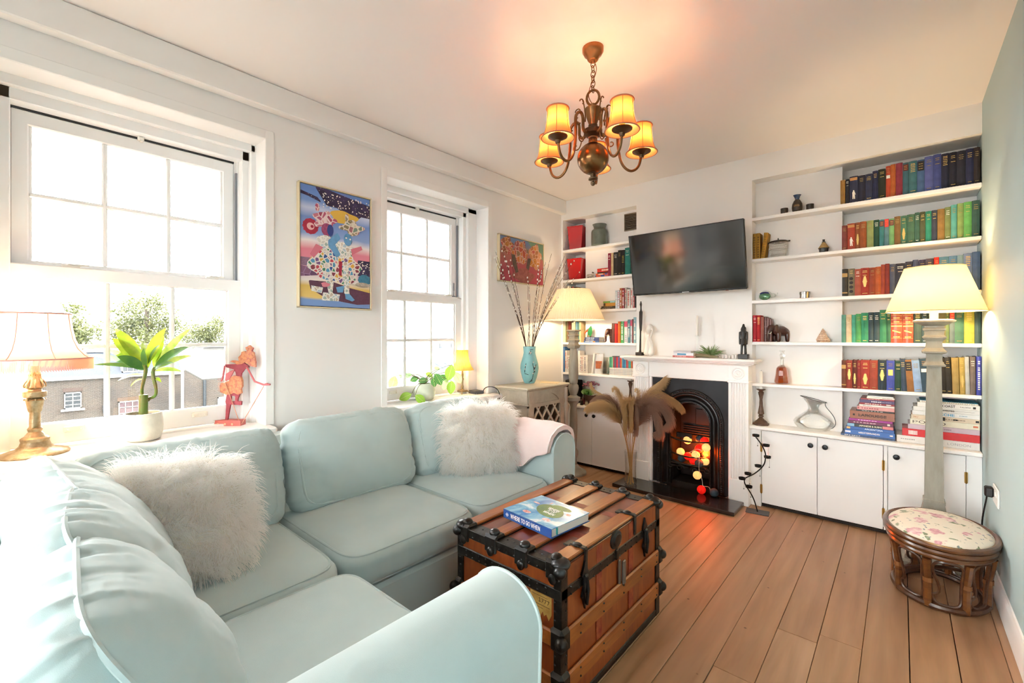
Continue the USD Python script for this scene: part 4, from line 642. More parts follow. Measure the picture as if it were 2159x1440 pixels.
# big table lamp on the left sill
OLDB = M('8a744c', rough=.4, metal=.75, var=.45, scale=40., h2='b6aa90', bump=.5, bscale=120); tx, ty, tz = -2.725, .085, .80
tl = thing('table_lamp', 'antique brass table lamp with a fringed pale pink shade on the left window sill', 'table lamp', (tx, ty, tz))
part(tl, 'base', lathe([(.104, 0), (.106, .006), (.100, .012), (.085, .018), (.060, .026), (.048, .038), (.042, .055), (.044, .062), (.044, .068), (.036, .075)], (tx, ty, tz), 40, sx=1., sy=1.), OLDB)
part(tl, 'stem', cat(lathe([(.034, .075), (.024, .09), (.020, .095), (.022, .10), (.0235, .108), (.018, .115), (.0165, .175), (.020, .18), (.022, .188), (.024, .20), (.028, .225), (.032, .228), (.022, .236), (.034, .24), (.036, .246), (.036, .262), (.022, .266), (.020, .272), (.030, .28), (.024, .30), (.020, .325), (.017, .345), (.012, .37)], (tx, ty, tz), 24),
    *[tube(spline([(tx + .020 * math.cos(t), ty + .020 * math.sin(t), tz + z) if q < 2 else (tx + .031 * math.cos(t), ty + .031 * math.sin(t), tz + z) for q, z in enumerate((.19, .21, .232, .226))], 8), .003, 5) for t in np.arange(8) * math.pi / 4], *[tube(spline([(tx + r * math.cos(t), ty + r * math.sin(t), tz + z) for r, z in ((.018, .335), (.022, .31), (.032, .285), (.030, .279))], 8), .003, 5) for t in np.arange(8) * math.pi / 4]), OLDB, smooth=40)
bulb(tl, 'bulb', (tx, ty, tz + .46), .026, LAMPH, 3.2)
SP = shade_mat('shade_pink', 'f2d9d2', .55); prof_ = [(.176, .400), (.160, .412), (.138, .44), (.122, .48), (.113, .53), (.109, .57), (.108, .588)]
part(tl, 'shade', shell([(r, z) for r, z in prof_], (tx, ty, tz), 56, .002), SP, smooth=True, label='bell-shaped pale pink shade')
part(tl, 'shade_seam', cat(*[tube([(tx + (r + .001) * math.cos(t), ty + (r + .001) * math.sin(t), tz + z) for r, z in prof_], .0014, 4) for t in np.arange(8) * math.pi / 4 + .3], tube([(tx + .109 * math.cos(t), ty + .109 * math.sin(t), tz + .588) for t in np.arange(40) * math.pi / 20], .003, 6, True), tube([(tx + .177 * math.cos(t), ty + .177 * math.sin(t), tz + .400) for t in np.arange(48) * math.pi / 24], .003, 6, True)), M('cfa29a', rough=.7))
fringe = [tube([(tx + .178 * math.cos(t), ty + .178 * math.sin(t), tz + .40), (tx + .179 * math.cos(t + .004), ty + .179 * math.sin(t + .004), tz + .357 - .003 * (q % 3))], .0012, 3) for q, t in enumerate(np.arange(420) * 2 * math.pi / 420)]
part(tl, 'fringe', cat(*fringe), shade_mat('fringe_pink', 'ecb8a8', .4), kind='stuff', label='salmon pink silk fringe')
part(tl, 'cable', tube(spline([(tx - .08, ty - .06, tz + .004), (tx + .02, ty - .13, tz + .003), (tx + .10, ty - .20, tz + .003), (tx + .12, ty - .35, tz + .003)], 20), .0025, 6), M('5a4632'))
# little lamp on the right sill
ux, uy, uz = -2.80, 2.56, .80
t2 = thing('table_lamp', 'small brass table lamp with a pleated cream shade on the right window sill', 'table lamp', (ux, uy, uz))
part(t2, 'base', cat(box(ux - .035, ux + .035, uy - .035, uy + .035, uz + .016, uz + .030, .004), *[tube(spline([(ux + sx * .028, uy + sy * .028, uz + .018), (ux + sx * .045, uy + sy * .045, uz + .012), (ux + sx * .052, uy + sy * .052, uz + .003)], 8), .004, 5) for sx in (-1, 1) for sy in (-1, 1)]), OLDB)
part(t2, 'stem', lathe([(.016, .03), (.009, .04), (.012, .06), (.008, .075), (.009, .11), (.013, .125), (.008, .135), (.010, .16), (.006, .19), (.006, .25)], (ux, uy, uz), 14), OLDB, smooth=40)
bulb(t2, 'bulb', (ux, uy, uz + .27), .018, LAMPH, .8)
ap = 40; aa = np.arange(ap * 2) * math.pi / ap; pf = [(.097, .20), (.072, .235), (.056, .28), (.048, .33), (.046, .37)]
vv = np.array([((r + (.0015 if q % 2 else -.0015) - d) * math.cos(t), (r + (.0015 if q % 2 else -.0015) - d) * math.sin(t), z) for r, z, d in [(r, z, 0) for r, z in pf] + [(r, z, .0025) for r, z in reversed(pf)] for q, t in enumerate(aa)]) + (ux, uy, uz); m_ = len(pf) * 2; n2 = ap * 2
part(t2, 'shade', (vv, np.array([f for i in range(m_) for q in range(n2) for f in ((i * n2 + q, i * n2 + (q + 1) % n2, ((i + 1) % m_) * n2 + (q + 1) % n2), (i * n2 + q, ((i + 1) % m_) * n2 + (q + 1) % n2, ((i + 1) % m_) * n2 + q))])), shade_mat('shade_small', 'f0d28c', .5), smooth=False, label='small pleated cream shade')
# ================================================================ chandelier
AB = M('6e4c30', rough=.32, metal=.9, var=.5, scale=10., h2='8f6a44'); ABD = M('5c4a38', rough=.38, metal=.85); qx, qy = -1.107, 1.852
ch = thing('chandelier', 'five-arm antique brass chandelier with small amber cloth shades hanging from the ceiling', 'chandelier', (qx, qy, 2.0))
q_ = (qx, qy, 0)
part(ch, 'ceiling_rose', lathe([(.020, 2.606), (.026, 2.612), (.030, 2.625), (.042, 2.635), (.044, 2.642), (.050, 2.650), (.050, ZC)], q_, 32), M('a4683e', rough=.3, metal=.9), smooth=40)
def link(c, turn, a=.011, b=.017, r=.0022): return R(T(facing((lambda t: tube(np.stack([a * np.cos(t), b * np.sin(t), 0 * t], 1), r, 6, True))(np.arange(20) * math.pi / 10), 'fwd'), c), (0, 0, 1), turn, c)
for k in range(6): part(ch, 'chain_link', link((qx, qy, 2.592 - .024 * k), 90 * (k % 2)), AB)
part(ch, 'flex', tube(spline([(qx, qy, 2.61), (qx + .012, qy + .01, 2.56), (qx - .008, qy, 2.50), (qx, qy, 2.40)], 20), .002, 6), M('8a5a34', rough=.5))
part(ch, 'hanging_ring', link((qx, qy, 2.432), 20, .030, .036, .006), AB)
part(ch, 'baluster', lathe([(.012, 2.385), (.016, 2.398), (.010, 2.402)], q_, 20), AB)
part(ch, 'urn', lathe([(.018, 2.300), (.020, 2.306), (.024, 2.318), (.034, 2.345), (.040, 2.368), (.042, 2.373), (.040, 2.378), (.030, 2.382), (.014, 2.39)], q_, 28), AB, smooth=40)
part(ch, 'hub', lathe([(.020, 2.235), (.022, 2.243), (.034, 2.248), (.044, 2.255), (.044, 2.276), (.034, 2.282), (.022, 2.288), (.022, 2.30)], q_, 28), ABD, smooth=40)
part(ch, 'ball', cat(sph((qx, qy, 2.140), .0745, 3), lathe([(.022, 2.205), (.020, 2.24)], q_, 20)), M('8a5c36', rough=.22, metal=.95, var=.4, scale=12., h2='6a563a'), smooth=True)
part(ch, 'finial', lathe([(.006, 2.012), (.011, 2.018), (.012, 2.026), (.006, 2.032), (.008, 2.036), (.022, 2.040), (.024, 2.046), (.012, 2.052), (.013, 2.066), (.026, 2.070)], q_, 20), ABD, smooth=40)
AMB = shade_mat('shade_amber', 'e9b47c', .5)
for k in range(5):
    t = math.radians(75 + 72 * k); e = c_ * math.cos(t) - s_ * math.sin(t), s_ * math.cos(t) + c_ * math.sin(t)
    P = lambda r, z: (qx + e[0] * r, qy + e[1] * r, z)
    Rr = .236
    am = part(ch, 'arm', tube(spline([P(.040, 2.262), P(.052, 2.25), P(.066, 2.26), P(.070, 2.30), P(.085, 2.335), P(.108, 2.325), P(.120, 2.26), P(.126, 2.17), P(.150, 2.105), P(.185, 2.085), P(.215, 2.10), P(.230, 2.135), P(Rr, 2.165)], 60), np.linspace(.0075, .006, 60), 8), AB, smooth=True)
    sc = []
    for r0, z0, r_, s0, sg in ((.075, 2.385, .017, 0, 1), (.098, 2.285, .020, 2, -1), (.088, 2.215, .016, 4, 1)):
        tt = np.linspace(0, 4.4, 22); sc.append(tube([P(r0 + sg * rr * math.cos(u + s0), z0 + rr * math.sin(u + s0)) for u, rr in zip(tt, r_ * (1 - tt / 6.5))], .0028, 5))
    sc += [tube(spline([P(.055, 2.30), P(.056, 2.34), P(.062, 2.37), P(.075, 2.40)], 10), .003, 5), tube(spline([P(.060, 2.24), P(.066, 2.215), P(.080, 2.20), P(.095, 2.205)], 10), .0028, 5)]
    for q in sc: part(am, 'scroll', q, AB)
    c = (*P(Rr, 0)[:2], 0)
    part(am, 'drip_pan', lathe([(.010, 2.150), (.014, 2.162), (.030, 2.170), (.043, 2.177), (.044, 2.181), (.010, 2.180)], c, 28), ABD, smooth=40)
    part(am, 'candle_sleeve', lathe([(.0125, 2.18), (.0125, 2.222), (.006, 2.224)], c, 14), M('e0a850', rough=.5))
    b_ = sph((c[0], c[1], 2.247), .014, 2, (1, 1, 1.5)); part(am, 'bulb', b_, EM('ffcf90', 8.))
    l = UsdLux.SphereLight.Define(stage, am + '/bulb_light'); l.CreateRadiusAttr(.016); l.CreateColorAttr(Gf.Vec3f(*L('ffd2a0'))); l.CreateNormalizeAttr(True); l.CreateIntensityAttr(1.4 * K); l.AddTranslateOp().Set(Gf.Vec3d(*(np.array((c[0], c[1], 2.247)) - LOC[ch])))
    pf = [(.0715, 2.172), (.062, 2.19), (.054, 2.215), (.049, 2.25), (.047, 2.285), (.048, 2.302)]
    sh = part(am, 'shade', shell(pf, c, 36, .0015), AMB, smooth=True, label='amber cloth shade')
    part(sh, 'braid_trim', cat(tube([(c[0] + .0725 * math.cos(u), c[1] + .0725 * math.sin(u), 2.173) for u in np.arange(36) * math.pi / 18], .0028, 6, True), tube([(c[0] + .049 * math.cos(u), c[1] + .049 * math.sin(u), 2.302) for u in np.arange(36) * math.pi / 18], .0032, 6, True), *[tube([(c[0] + (r + .0008) * math.cos(u), c[1] + (r + .0008) * math.sin(u), z) for r, z in pf], .0012, 4) for u in np.arange(6) * math.pi / 3]), M('b07858', rough=.8))
# ================================================================ lattice side cabinet, vase and willow
CG = M('bdb5a4', rough=.65, var=.35, scale=9., h2='a2998a', bump=.15, bscale=40); sc_ = thing('side_cabinet', 'distressed pale grey side cabinet with a diamond lattice door beside the sofa arm', 'cabinet', (-2.44, 3.06, 0))
part(sc_, 'top', cat(box(-2.622, -2.250, 2.758, 3.370, .846, .867, .008), box(-2.615, -2.262, 2.770, 3.355, .836, .848, .004)), M('cbc2ae', rough=.5, var=.2, scale=6.))
part(sc_, 'carcass', cat(box(-2.61, -2.275, 2.785, 3.345, .725, .838, .004), box(-2.61, -2.29, 2.80, 2.82, .05, .73), box(-2.61, -2.29, 3.315, 3.335, .05, .73), box(-2.61, -2.595, 2.80, 3.335, .05, .73), box(-2.61, -2.29, 2.80, 3.335, .05, .09), box(-2.615, -2.268, 2.778, 3.352, .716, .728, .003)), CG)
part(sc_, 'apron', T(facing(ext(unary_union([sbox(2.80, .70, 3.335, .73)]), .02), 'right'), (-2.285, 0, 0)), CG)
arch_ = sbox(2.80, .09, 3.30, .835).difference(unary_union([sbox(2.865, .14, 3.245, .66), affinity.scale(Point(3.055, .66).buffer(.19, 24), 1, .75), Point(2.9, .67).buffer(.03)]))
part(sc_, 'door_frame', T(facing(ext(arch_, .018), 'right'), (-2.285, 0, 0)), CG)
part(sc_, 'corner_post', cat(lathe([(.022, .05), (.022, .30), (.028, .32), (.020, .34), (.019, .60), (.026, .63), (.034, .66), (.026, .69), (.020, .70), (.020, .83)], (-2.272, 3.328, 0), 18)), CG, smooth=40)
dl = unary_union([affinity.rotate(sbox(-.6, k * .092 - .0085, .6, k * .092 + .0085), sg * 52, origin=(0, 0)) for k in range(-6, 7) for sg in (-1, 1)])
part(sc_, 'lattice', T(facing(ext(affinity.translate(dl, 3.055, .52).intersection(sbox(2.86, .13, 3.25, .80)), .012), 'right'), (-2.290, 0, 0)), M('d0c8b8', rough=.6, var=.2, scale=12.))
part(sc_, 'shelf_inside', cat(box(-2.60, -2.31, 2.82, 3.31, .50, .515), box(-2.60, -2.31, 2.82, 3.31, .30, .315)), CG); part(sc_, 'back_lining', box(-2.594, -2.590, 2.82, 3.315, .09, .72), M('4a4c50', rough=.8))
single('card', T(R(box(-.085, .085, -.06, .06, 0, .003), (0, 0, 1), 25), (-2.38, 3.23, .867)), M('d8c4a0', rough=.7), 'flat buff card lying on the grey side cabinet beside the turquoise vase', 'card')
vx, vy, vz = -2.505, 3.10, .867
TQ = M('86bcc0', rough=.45, var=.12, scale=14.); va = thing('vase', 'turquoise ceramic vase painted with dark blossom branches on the grey side cabinet', 'vase', (vx, vy, vz)); vp = [(.044, 0), (.052, .012), (.066, .05), (.078, .10), (.083, .135), (.079, .17), (.068, .21), (.058, .245), (.053, .27), (.055, .30), (.058, .327)]
part(va, 'body', shell(vp, (vx, vy, vz), 40, .004), TQ, smooth=True)
def onvase(th, z, o=.0012): r = np.interp(z, [q[1] for q in vp], [q[0] for q in vp]) + o; return (vx + r * math.cos(th), vy + r * math.sin(th), vz + z)
vth = math.atan2(-vy, -vx); br = [tube([onvase(vth + a_ + da * u, z0 + dz * u) for u in np.linspace(0, 1, 12)], .0022, 5) for a_, da, z0, dz in ((.35, .25, .02, .13), (.55, -.2, .10, .08), (.5, .3, .12, .05), (-.55, .15, .10, .08), (-.6, .5, .09, -.01), (.1, .5, .30, .0), (.2, -.3, .29, -.03), (-.1, .55, .012, .012), (.1, .3, .02, .02), (.45, .2, .15, -.05))]
part(va, 'painted_branch', cat(*br), M('20262a', rough=.5)); part(va, 'painted_blossom', cat(*[sph(onvase(vth + g1, z, .0005), .0055, 1, (1, 1, 1)) for g1, z in ((.55, .12), (.6, .15), (.42, .09), (.5, .19), (-.5, .13), (-.45, .16), (.05, .28), (.25, .275), (.15, .265))]), M('e2cfc0', rough=.6))
WB = M('4a3026', rough=.7); CK = M('e6e2dc', rough=.9); g = np.random.default_rng(17); TIPO = 'first second third fourth fifth sixth seventh eighth ninth tenth eleventh twelfth thirteenth fourteenth fifteenth sixteenth seventeenth eighteenth'.split()
tips = [(-.17, 530, 1032), (-.2, 545, 1040), (-.1, 533, 1048), (-.12, 540, 1062), (-.05, 550, 1075), (-.15, 560, 1055), (.02, 585, 1112), (-.03, 600, 1113), (.05, 560, 1135), (.0, 572, 1142), (.02, 535, 1163), (-.08, 540, 1190), (.05, 550, 1210), (.10, 545, 1196), (-.02, 560, 1182), (.08, 590, 1199), (-.1, 555, 1150), (.12, 575, 1222)]
for k, (dd, py, px) in enumerate(tips):
    dep = 3.997 + dd; lat = (px - 1079.5) / 937 * dep; z = 1.30 + (705.5 - py) / 937 * dep; tip = np.array((-s_ * dep + c_ * lat, c_ * dep + s_ * lat, z)); tip[0] = max(tip[0], -2.60)
    b0 = np.array((vx, vy, vz + .015)) + np.append(g.normal(size=2) * .012, 0); dirn = tip - b0; nk = b0 + dirn * .3; nk[:2] = np.array((vx, vy)) + (nk[:2] - (vx, vy)) * (.036 / max(.036, np.linalg.norm(nk[:2] - (vx, vy)))); nk[2] = vz + .325
    mid = nk + (tip - nk) * .55 + g.normal(size=3) * .012 - np.array((0, 0, 0)) + (np.array((vx, vy, 0)) - np.array((tip[0], tip[1], 0))) * .10
    path = spline([b0, nk, mid, tip], 26); w = thing('willow_stem', 'willow stem with white catkins in the turquoise vase, its tip %s from the left' % TIPO[sorted(q[2] for q in tips).index(px)], 'branch', tuple(b0), 'willow stems in the turquoise vase')
    part(w, 'stem', tube(path, np.linspace(.0032, .0014, 26), 5), WB)
    ck = [sph(path[q] + g.normal(size=3) * .004, .0062 + .002 * g.random(), 1, (.8, .8, 1.3)) for q in np.sort(g.choice(np.arange(11, 26), 11 + (k % 4), replace=False if k % 4 < 3 else True))]
    part(w, 'catkins', cat(*ck), CK, kind='stuff', smooth=True)
# ================================================================ books
ROWS = {
 'R1': [(-0.314, -0.288, 0.164, '9a7236', 'P'), (-0.286, -0.266, 0.165, '1c1e2a', 'W'), (-0.264, -0.219, 0.177, '2b2f4a', 'O'), (-0.218, -0.181, 0.173, '23243a', 'F'), (-0.179, -0.143, 0.174, '2f3450', 'G'), (-0.142, -0.113, 0.186, '23274a', 'G'), (-0.112, -0.075, 0.19, '24281f', 'G'), (-0.074, -0.051, 0.202, 'b8472c', 'L'), (-0.051, -0.026, 0.207, 'b8602a', 'N'), (-0.025, 0.008, 0.208, '8e3040', 'N'), (0.009, 0.037, 0.202, '3e6672', 'D'), (0.038, 0.076, 0.204, '3f7078', 'T'), (0.077, 0.111, 0.202, '4a6690', 'K'), (0.112, 0.151, 0.214, '5a62a0', 'F'), (0.152, 0.187, 0.217, '434c88', 'F'), (0.188, 0.221, 0.212, '20233c', 'T'), (0.222, 0.255, 0.211, '1c1d2e', 'G'), (0.255, 0.292, 0.21, '282938', 'F'), (0.293, 0.326, 0.213, '23284a', 'G'), (0.326, 0.353, 0.213, '2a2022', 'F')],
 'R2': [(-0.306, -0.278, 0.167, '84403a', 'F'), (-0.276, -0.234, 0.175, 'a8402c', 'O'), (-0.233, -0.207, 0.176, '8e4a26', 'A'), (-0.207, -0.174, 0.178, '9a5228', 'F'), (-0.172, -0.137, 0.178, '8f9c62', 'F'), (-0.136, -0.108, 0.177, '1f4a38', 'W'), (-0.107, -0.083, 0.174, '3a7f84', 'D'), (-0.082, -0.059, 0.174, '5a808c', 'R'), (-0.058, -0.033, 0.172, '72a870', 'D'), (-0.032, -0.002, 0.181, '7a5a30', 'F'), (-0.001, 0.028, 0.18, '3f6c58', 'A'), (0.029, 0.065, 0.183, '3f6652', 'F'), (0.066, 0.089, 0.189, '375e50', 'W'), (0.09, 0.115, 0.189, '4c5238', 'G'), (0.116, 0.143, 0.188, '25846c', 'G'), (0.144, 0.169, 0.189, '363c4c', 'G'), (0.17, 0.202, 0.191, '8a6a34', 'N'), (0.203, 0.229, 0.197, '73804e', 'W'), (0.23, 0.255, 0.206, '56a098', 'F'), (0.257, 0.284, 0.209, '7f9a5a', 'F'), (0.285, 0.318, 0.212, '5fa458', 'G'), (0.319, 0.351, 0.214, '2c5048', 'F')],
 'R3': [(-0.305, -0.274, 0.186, '3c3a36', 'B'), (-0.272, -0.237, 0.185, '77705c', 'S'), (-0.236, -0.204, 0.179, 'a85848', 'W'), (-0.204, -0.16, 0.183, '9c3024', 'A'), (-0.159, -0.127, 0.181, '92402a', 'F'), (-0.127, -0.099, 0.184, 'b05a30', 'F'), (-0.099, -0.079, 0.196, '943e30', 'N'), (-0.078, -0.056, 0.199, '802c28', 'N'), (-0.055, -0.028, 0.194, '49546c', 'F'), (-0.027, 0.02, 0.194, '2e3040', 'W'), (0.021, 0.055, 0.201, '363648', 'G'), (0.057, 0.083, 0.209, '464f70', 'N'), (0.085, 0.117, 0.206, '3a3550', 'F'), (0.118, 0.152, 0.209, '46404e', 'G'), (0.155, 0.177, 0.214, 'd02a1c', 'G'), (0.178, 0.22, 0.213, '4f7f9c', 'A'), (0.221, 0.256, 0.214, '5580a8', 'F'), (0.257, 0.285, 0.215, '7898a8', 'N'), (0.285, 0.32, 0.222, '6a80aa', 'T'), (0.321, 0.353, 0.227, '46628c', 'N')],
 'R4': [(-0.308, -0.284, 0.19, '5f9684', 'N'), (-0.283, -0.253, 0.19, 'd8c4a0', 'F'), (-0.252, -0.231, 0.188, '45a088', 'N'), (-0.23, -0.202, 0.194, '4fa060', 'F'), (-0.201, -0.164, 0.2, '2f8a66', 'G'), (-0.164, -0.137, 0.202, '2c4450', 'W'), (-0.135, -0.106, 0.202, '2e4650', 'W'), (-0.105, -0.072, 0.216, '2f7a58', 'G'), (-0.071, -0.05, 0.208, '2c6248', 'G'), (-0.05, 0.007, 0.208, 'a83e1c', 'E'), (0.008, 0.059, 0.206, 'a83e1c', 'E'), (0.061, 0.098, 0.21, '2f4440', 'T'), (0.099, 0.126, 0.208, '30484e', 'W'), (0.128, 0.145, 0.208, '3a4a4a', 'W'), (0.146, 0.174, 0.208, '4a5040', 'G'), (0.175, 0.207, 0.206, '6e6a48', 'N'), (0.207, 0.222, 0.206, '5a7048', 'G'), (0.223, 0.246, 0.206, '5a6c70', 'R'), (0.246, 0.285, 0.208, '3e6a58', 'F'), (0.286, 0.329, 0.21, 'a8a440', 'T'), (0.33, 0.356, 0.21, '2f4a4a', 'N')],
 'R5': [(-0.308, -0.283, 0.189, '6a3a28', 'B'), (-0.282, -0.249, 0.191, '8c3428', 'A'), (-0.248, -0.224, 0.193, '5c2420', 'A'), (-0.223, -0.204, 0.192, '8c2c2c', 'F'), (-0.203, -0.157, 0.195, '9c342a', 'A'), (-0.156, -0.115, 0.194, '9a4230', 'F'), (-0.114, -0.072, 0.196, '263440', 'A'), (-0.071, -0.031, 0.195, '4452a8', 'Q'), (-0.03, 0.002, 0.195, '22443a', 'G')],
 'R5b': [(0.003, 0.03, 0.207, '3a4a60', 'G', 2.5), (0.031, 0.064, 0.2, '986a3c', 'K', 4.0), (0.065, 0.102, 0.199, '8aa8d0', 'F', 4.6), (0.103, 0.14, 0.21, '2a4454', 'L', 4.6), (0.142, 0.178, 0.207, '8a7064', 'F', 3.9), (0.188, 0.211, 0.216, '2c2826', 'G', 1.9), (0.212, 0.236, 0.22, '302e2c', 'G', 2.9), (0.237, 0.267, 0.22, 'a89058', 'F', 1.6), (0.269, 0.292, 0.222, 'b09850', 'A', 1.3), (0.293, 0.311, 0.227, 'b0b4b4', 'N', 1.3), (0.312, 0.335, 0.228, '6e6460', 'W', 0.5), (0.337, 0.358, 0.23, '3038a0', 'V', 0.0)],
 'L2': [(-2.107, -2.075, 0.217, '8a2040', 'W'), (-2.074, -2.049, 0.217, 'c8b088', 'N'), (-2.046, -2.003, 0.219, '262422', 'W'), (-2.001, -1.967, 0.233, '1c1a18', 'F'), (-1.965, -1.932, 0.231, '1e1c20', 'Y'), (-1.93, -1.88, 0.246, '1f7a70', 'W')],
 'L3a': [(-2.649, -2.629, 0.243, '2a3038', 'N'), (-2.628, -2.608, 0.236, 'b8a080', 'N'), (-2.606, -2.582, 0.254, 'd8d4cc', 'W'), (-2.581, -2.557, 0.252, 'cfc6b8', 'W'), (-2.554, -2.541, 0.245, '2a2a2a', 'N'), (-2.54, -2.522, 0.246, 'b02c20', 'N'), (-2.521, -2.493, 0.242, '3a3430', 'N'), (-2.491, -2.468, 0.237, '8a5428', 'N'), (-2.467, -2.43, 0.23, '7a4a26', 'N')],
 'L3b': [(-2.03, -2.008, 0.17, 'c8d4e0', 'V'), (-2.007, -1.986, 0.171, 'd8dce4', 'V'), (-1.983, -1.961, 0.189, 'b4632c', 'V'), (-1.959, -1.937, 0.188, '9a1c30', 'V'), (-1.932, -1.911, 0.191, 'b8b4b0', 'V'), (-1.909, -1.877, 0.174, 'dcd8d0', 'V'), (-1.874, -1.851, 0.184, 'e0d0cc', 'V'), (-1.848, -1.835, 0.108, 'b03038', 'V'), (-1.834, -1.821, 0.105, '2a2024', 'N')],
 'L4a': [(-2.659, -2.642, 0.221, '3c6a40', 'N'), (-2.641, -2.613, 0.215, '93a468', 'N'), (-2.61, -2.588, 0.217, '8a7258', 'N'), (-2.586, -2.557, 0.214, '7a2c20', 'N'), (-2.555, -2.521, 0.21, '4a3c30', 'N'), (-2.519, -2.502, 0.212, 'd4b440', 'N'), (-2.5, -2.477, 0.209, '6a98b4', 'N'), (-2.475, -2.458, 0.209, '4a7c84', 'N'), (-2.456, -2.435, 0.206, 'd8c498', 'N')],
 'L4b': [(-2.035, -2.002, 0.18, 'b81418', 'N'), (-2.001, -1.975, 0.202, 'cf6a1c', 'F'), (-1.973, -1.94, 0.202, '3c9a48', 'V'), (-1.937, -1.903, 0.208, 'e4dcdc', 'J'), (-1.901, -1.877, 0.217, '3c7c8c', 'V'), (-1.875, -1.858, 0.219, 'c8d0d8', 'J'), (-1.857, -1.847, 0.221, '8a3c38', 'N'), (-1.845, -1.817, 0.237, '86b4c4', 'V')],
 'L5a': [(-2.631, -2.602, 0.26, '4472a8', 'N'), (-2.6, -2.579, 0.222, 'dcd6d0', 'V'), (-2.577, -2.562, 0.174, 'd8d4ce', 'V'), (-2.56, -2.544, 0.174, 'dedad4', 'V'), (-2.542, -2.526, 0.175, 'd8d4ce', 'V'), (-2.524, -2.509, 0.175, 'dedad4', 'V'), (-2.508, -2.493, 0.176, 'e4dcd6', 'V'), (-2.491, -2.476, 0.176, 'dcd4ce', 'V'), (-2.475, -2.46, 0.177, 'e4dcd6', 'V'), (-2.459, -2.444, 0.177, 'd8cec8', 'V'), (-2.442, -2.42, 0.223, 'e6e0da', 'V'), (-2.419, -2.404, 0.179, 'e8e0dc', 'V'), (-2.403, -2.388, 0.179, 'dcd6d2', 'V'), (-2.387, -2.371, 0.18, 'e8e0dc', 'V'), (-2.37, -2.351, 0.18, 'e4dedc', 'V'), (-2.35, -2.331, 0.181, 'e8e4e2', 'V')],
 'L5b': [(-2.091, -2.078, 0.172, '2f9070', 'J'), (-2.077, -2.065, 0.172, '4aa878', 'J'), (-2.064, -2.051, 0.172, '8cc09a', 'J'), (-2.051, -2.038, 0.173, 'b83840', 'J'), (-2.037, -2.025, 0.173, '2a6a80', 'J'), (-2.024, -2.012, 0.174, 'c02038', 'J'), (-2.011, -1.999, 0.174, 'd83a50', 'J'), (-1.998, -1.986, 0.175, '3a70a8', 'J'), (-1.985, -1.973, 0.175, 'c83c30', 'J'), (-1.972, -1.96, 0.175, 'd87848', 'J'), (-1.959, -1.947, 0.176, '4a9cc0', 'J'), (-1.946, -1.934, 0.176, '2a70b0', 'J'), (-1.933, -1.921, 0.177, '4ab0d0', 'J'), (-1.92, -1.908, 0.177, 'b84858', 'J'), (-1.908, -1.896, 0.178, 'c85a50', 'J'), (-1.895, -1.883, 0.178, '3aa098', 'J'), (-1.882, -1.871, 0.178, '4ab0a8', 'J'), (-1.87, -1.858, 0.179, 'cf6c30', 'J'), (-1.857, -1.846, 0.179, 'a02838', 'J')],
}
ORD = 'first second third fourth fifth sixth seventh eighth ninth tenth eleventh twelfth thirteenth fourteenth fifteenth sixteenth seventeenth eighteenth nineteenth twentieth twenty-first twenty-second'.split()
def cname(h):
    import colorsys
    r, g, b = (int(h[i:i + 2], 16) / 255 for i in (0, 2, 4)); H, l, s = colorsys.rgb_to_hls(r, g, b); H *= 360
    if l < .17: return 'black' if s < .25 else 'dark navy' if 200 < H < 280 else 'very dark'
    if s < .13: return 'grey' if l < .7 else 'white'
    if l > .78: return 'white' if s < .35 else 'cream'
    base = 'red' if H < 14 or H > 345 else 'russet' if H < 27 else 'tan' if H < 42 else 'olive' if H < 75 else 'green' if H < 160 else 'teal' if H < 195 else 'blue' if H < 245 else 'violet' if H < 290 else 'crimson'
    return ('dark ' if l < .26 else 'pale ' if l > .6 else '') + base
PHR = dict(G='with gilt title', F='with faint gilt lettering', W='with white title', O='with white cricketer figure', D='with dark red label', R='with red title label', N='', P='', A='with gilt ornament', B='with banded spine', S='with dark round dots', E='with gilt bands', T='with bold gilt title', K='with dark title band', L='with pale label', Q='with gilt square', Y='with yellow lettering', V='with printed spine', J='with two-tone spine')
GILT = M('c6a75e', rough=.4, metal=.4); FAINT = M('98824e', rough=.6); WHITE = M('e4e0d6', rough=.6); PAGE = M('d9cfb8', rough=.9, bump=.5, bscale=260, stretch=(20, 1, 1)); PAGEW = M('e6e0d4', rough=.9, bump=.5, bscale=260, stretch=(20, 1, 1)); YEL = M('d8c838', rough=.5); DRED = M('5c1e22', rough=.6); RLAB = M('d02820', rough=.5); DARKL = M('201c20', rough=.6); OLAB = M('c08a50', rough=.6)
def lines(x0, x1, zs, y, g, hgt=.004, full=.8):
    """print too small to read: short strokes in place of words"""
    out = []; w = (x1 - x0)
    for z in zs:
        ww = w * full * g.uniform(.7, 1); a = (x0 + x1) / 2 - ww / 2; n = g.choice((1, 2, 2, 3)); c = a
        for q in range(n):
            e = a + ww * (q + 1) / n; out.append(box(c, e - (.0012 if q < n - 1 else 0), y - .0004, y + .001, z, z + hgt)); c = e
    return out
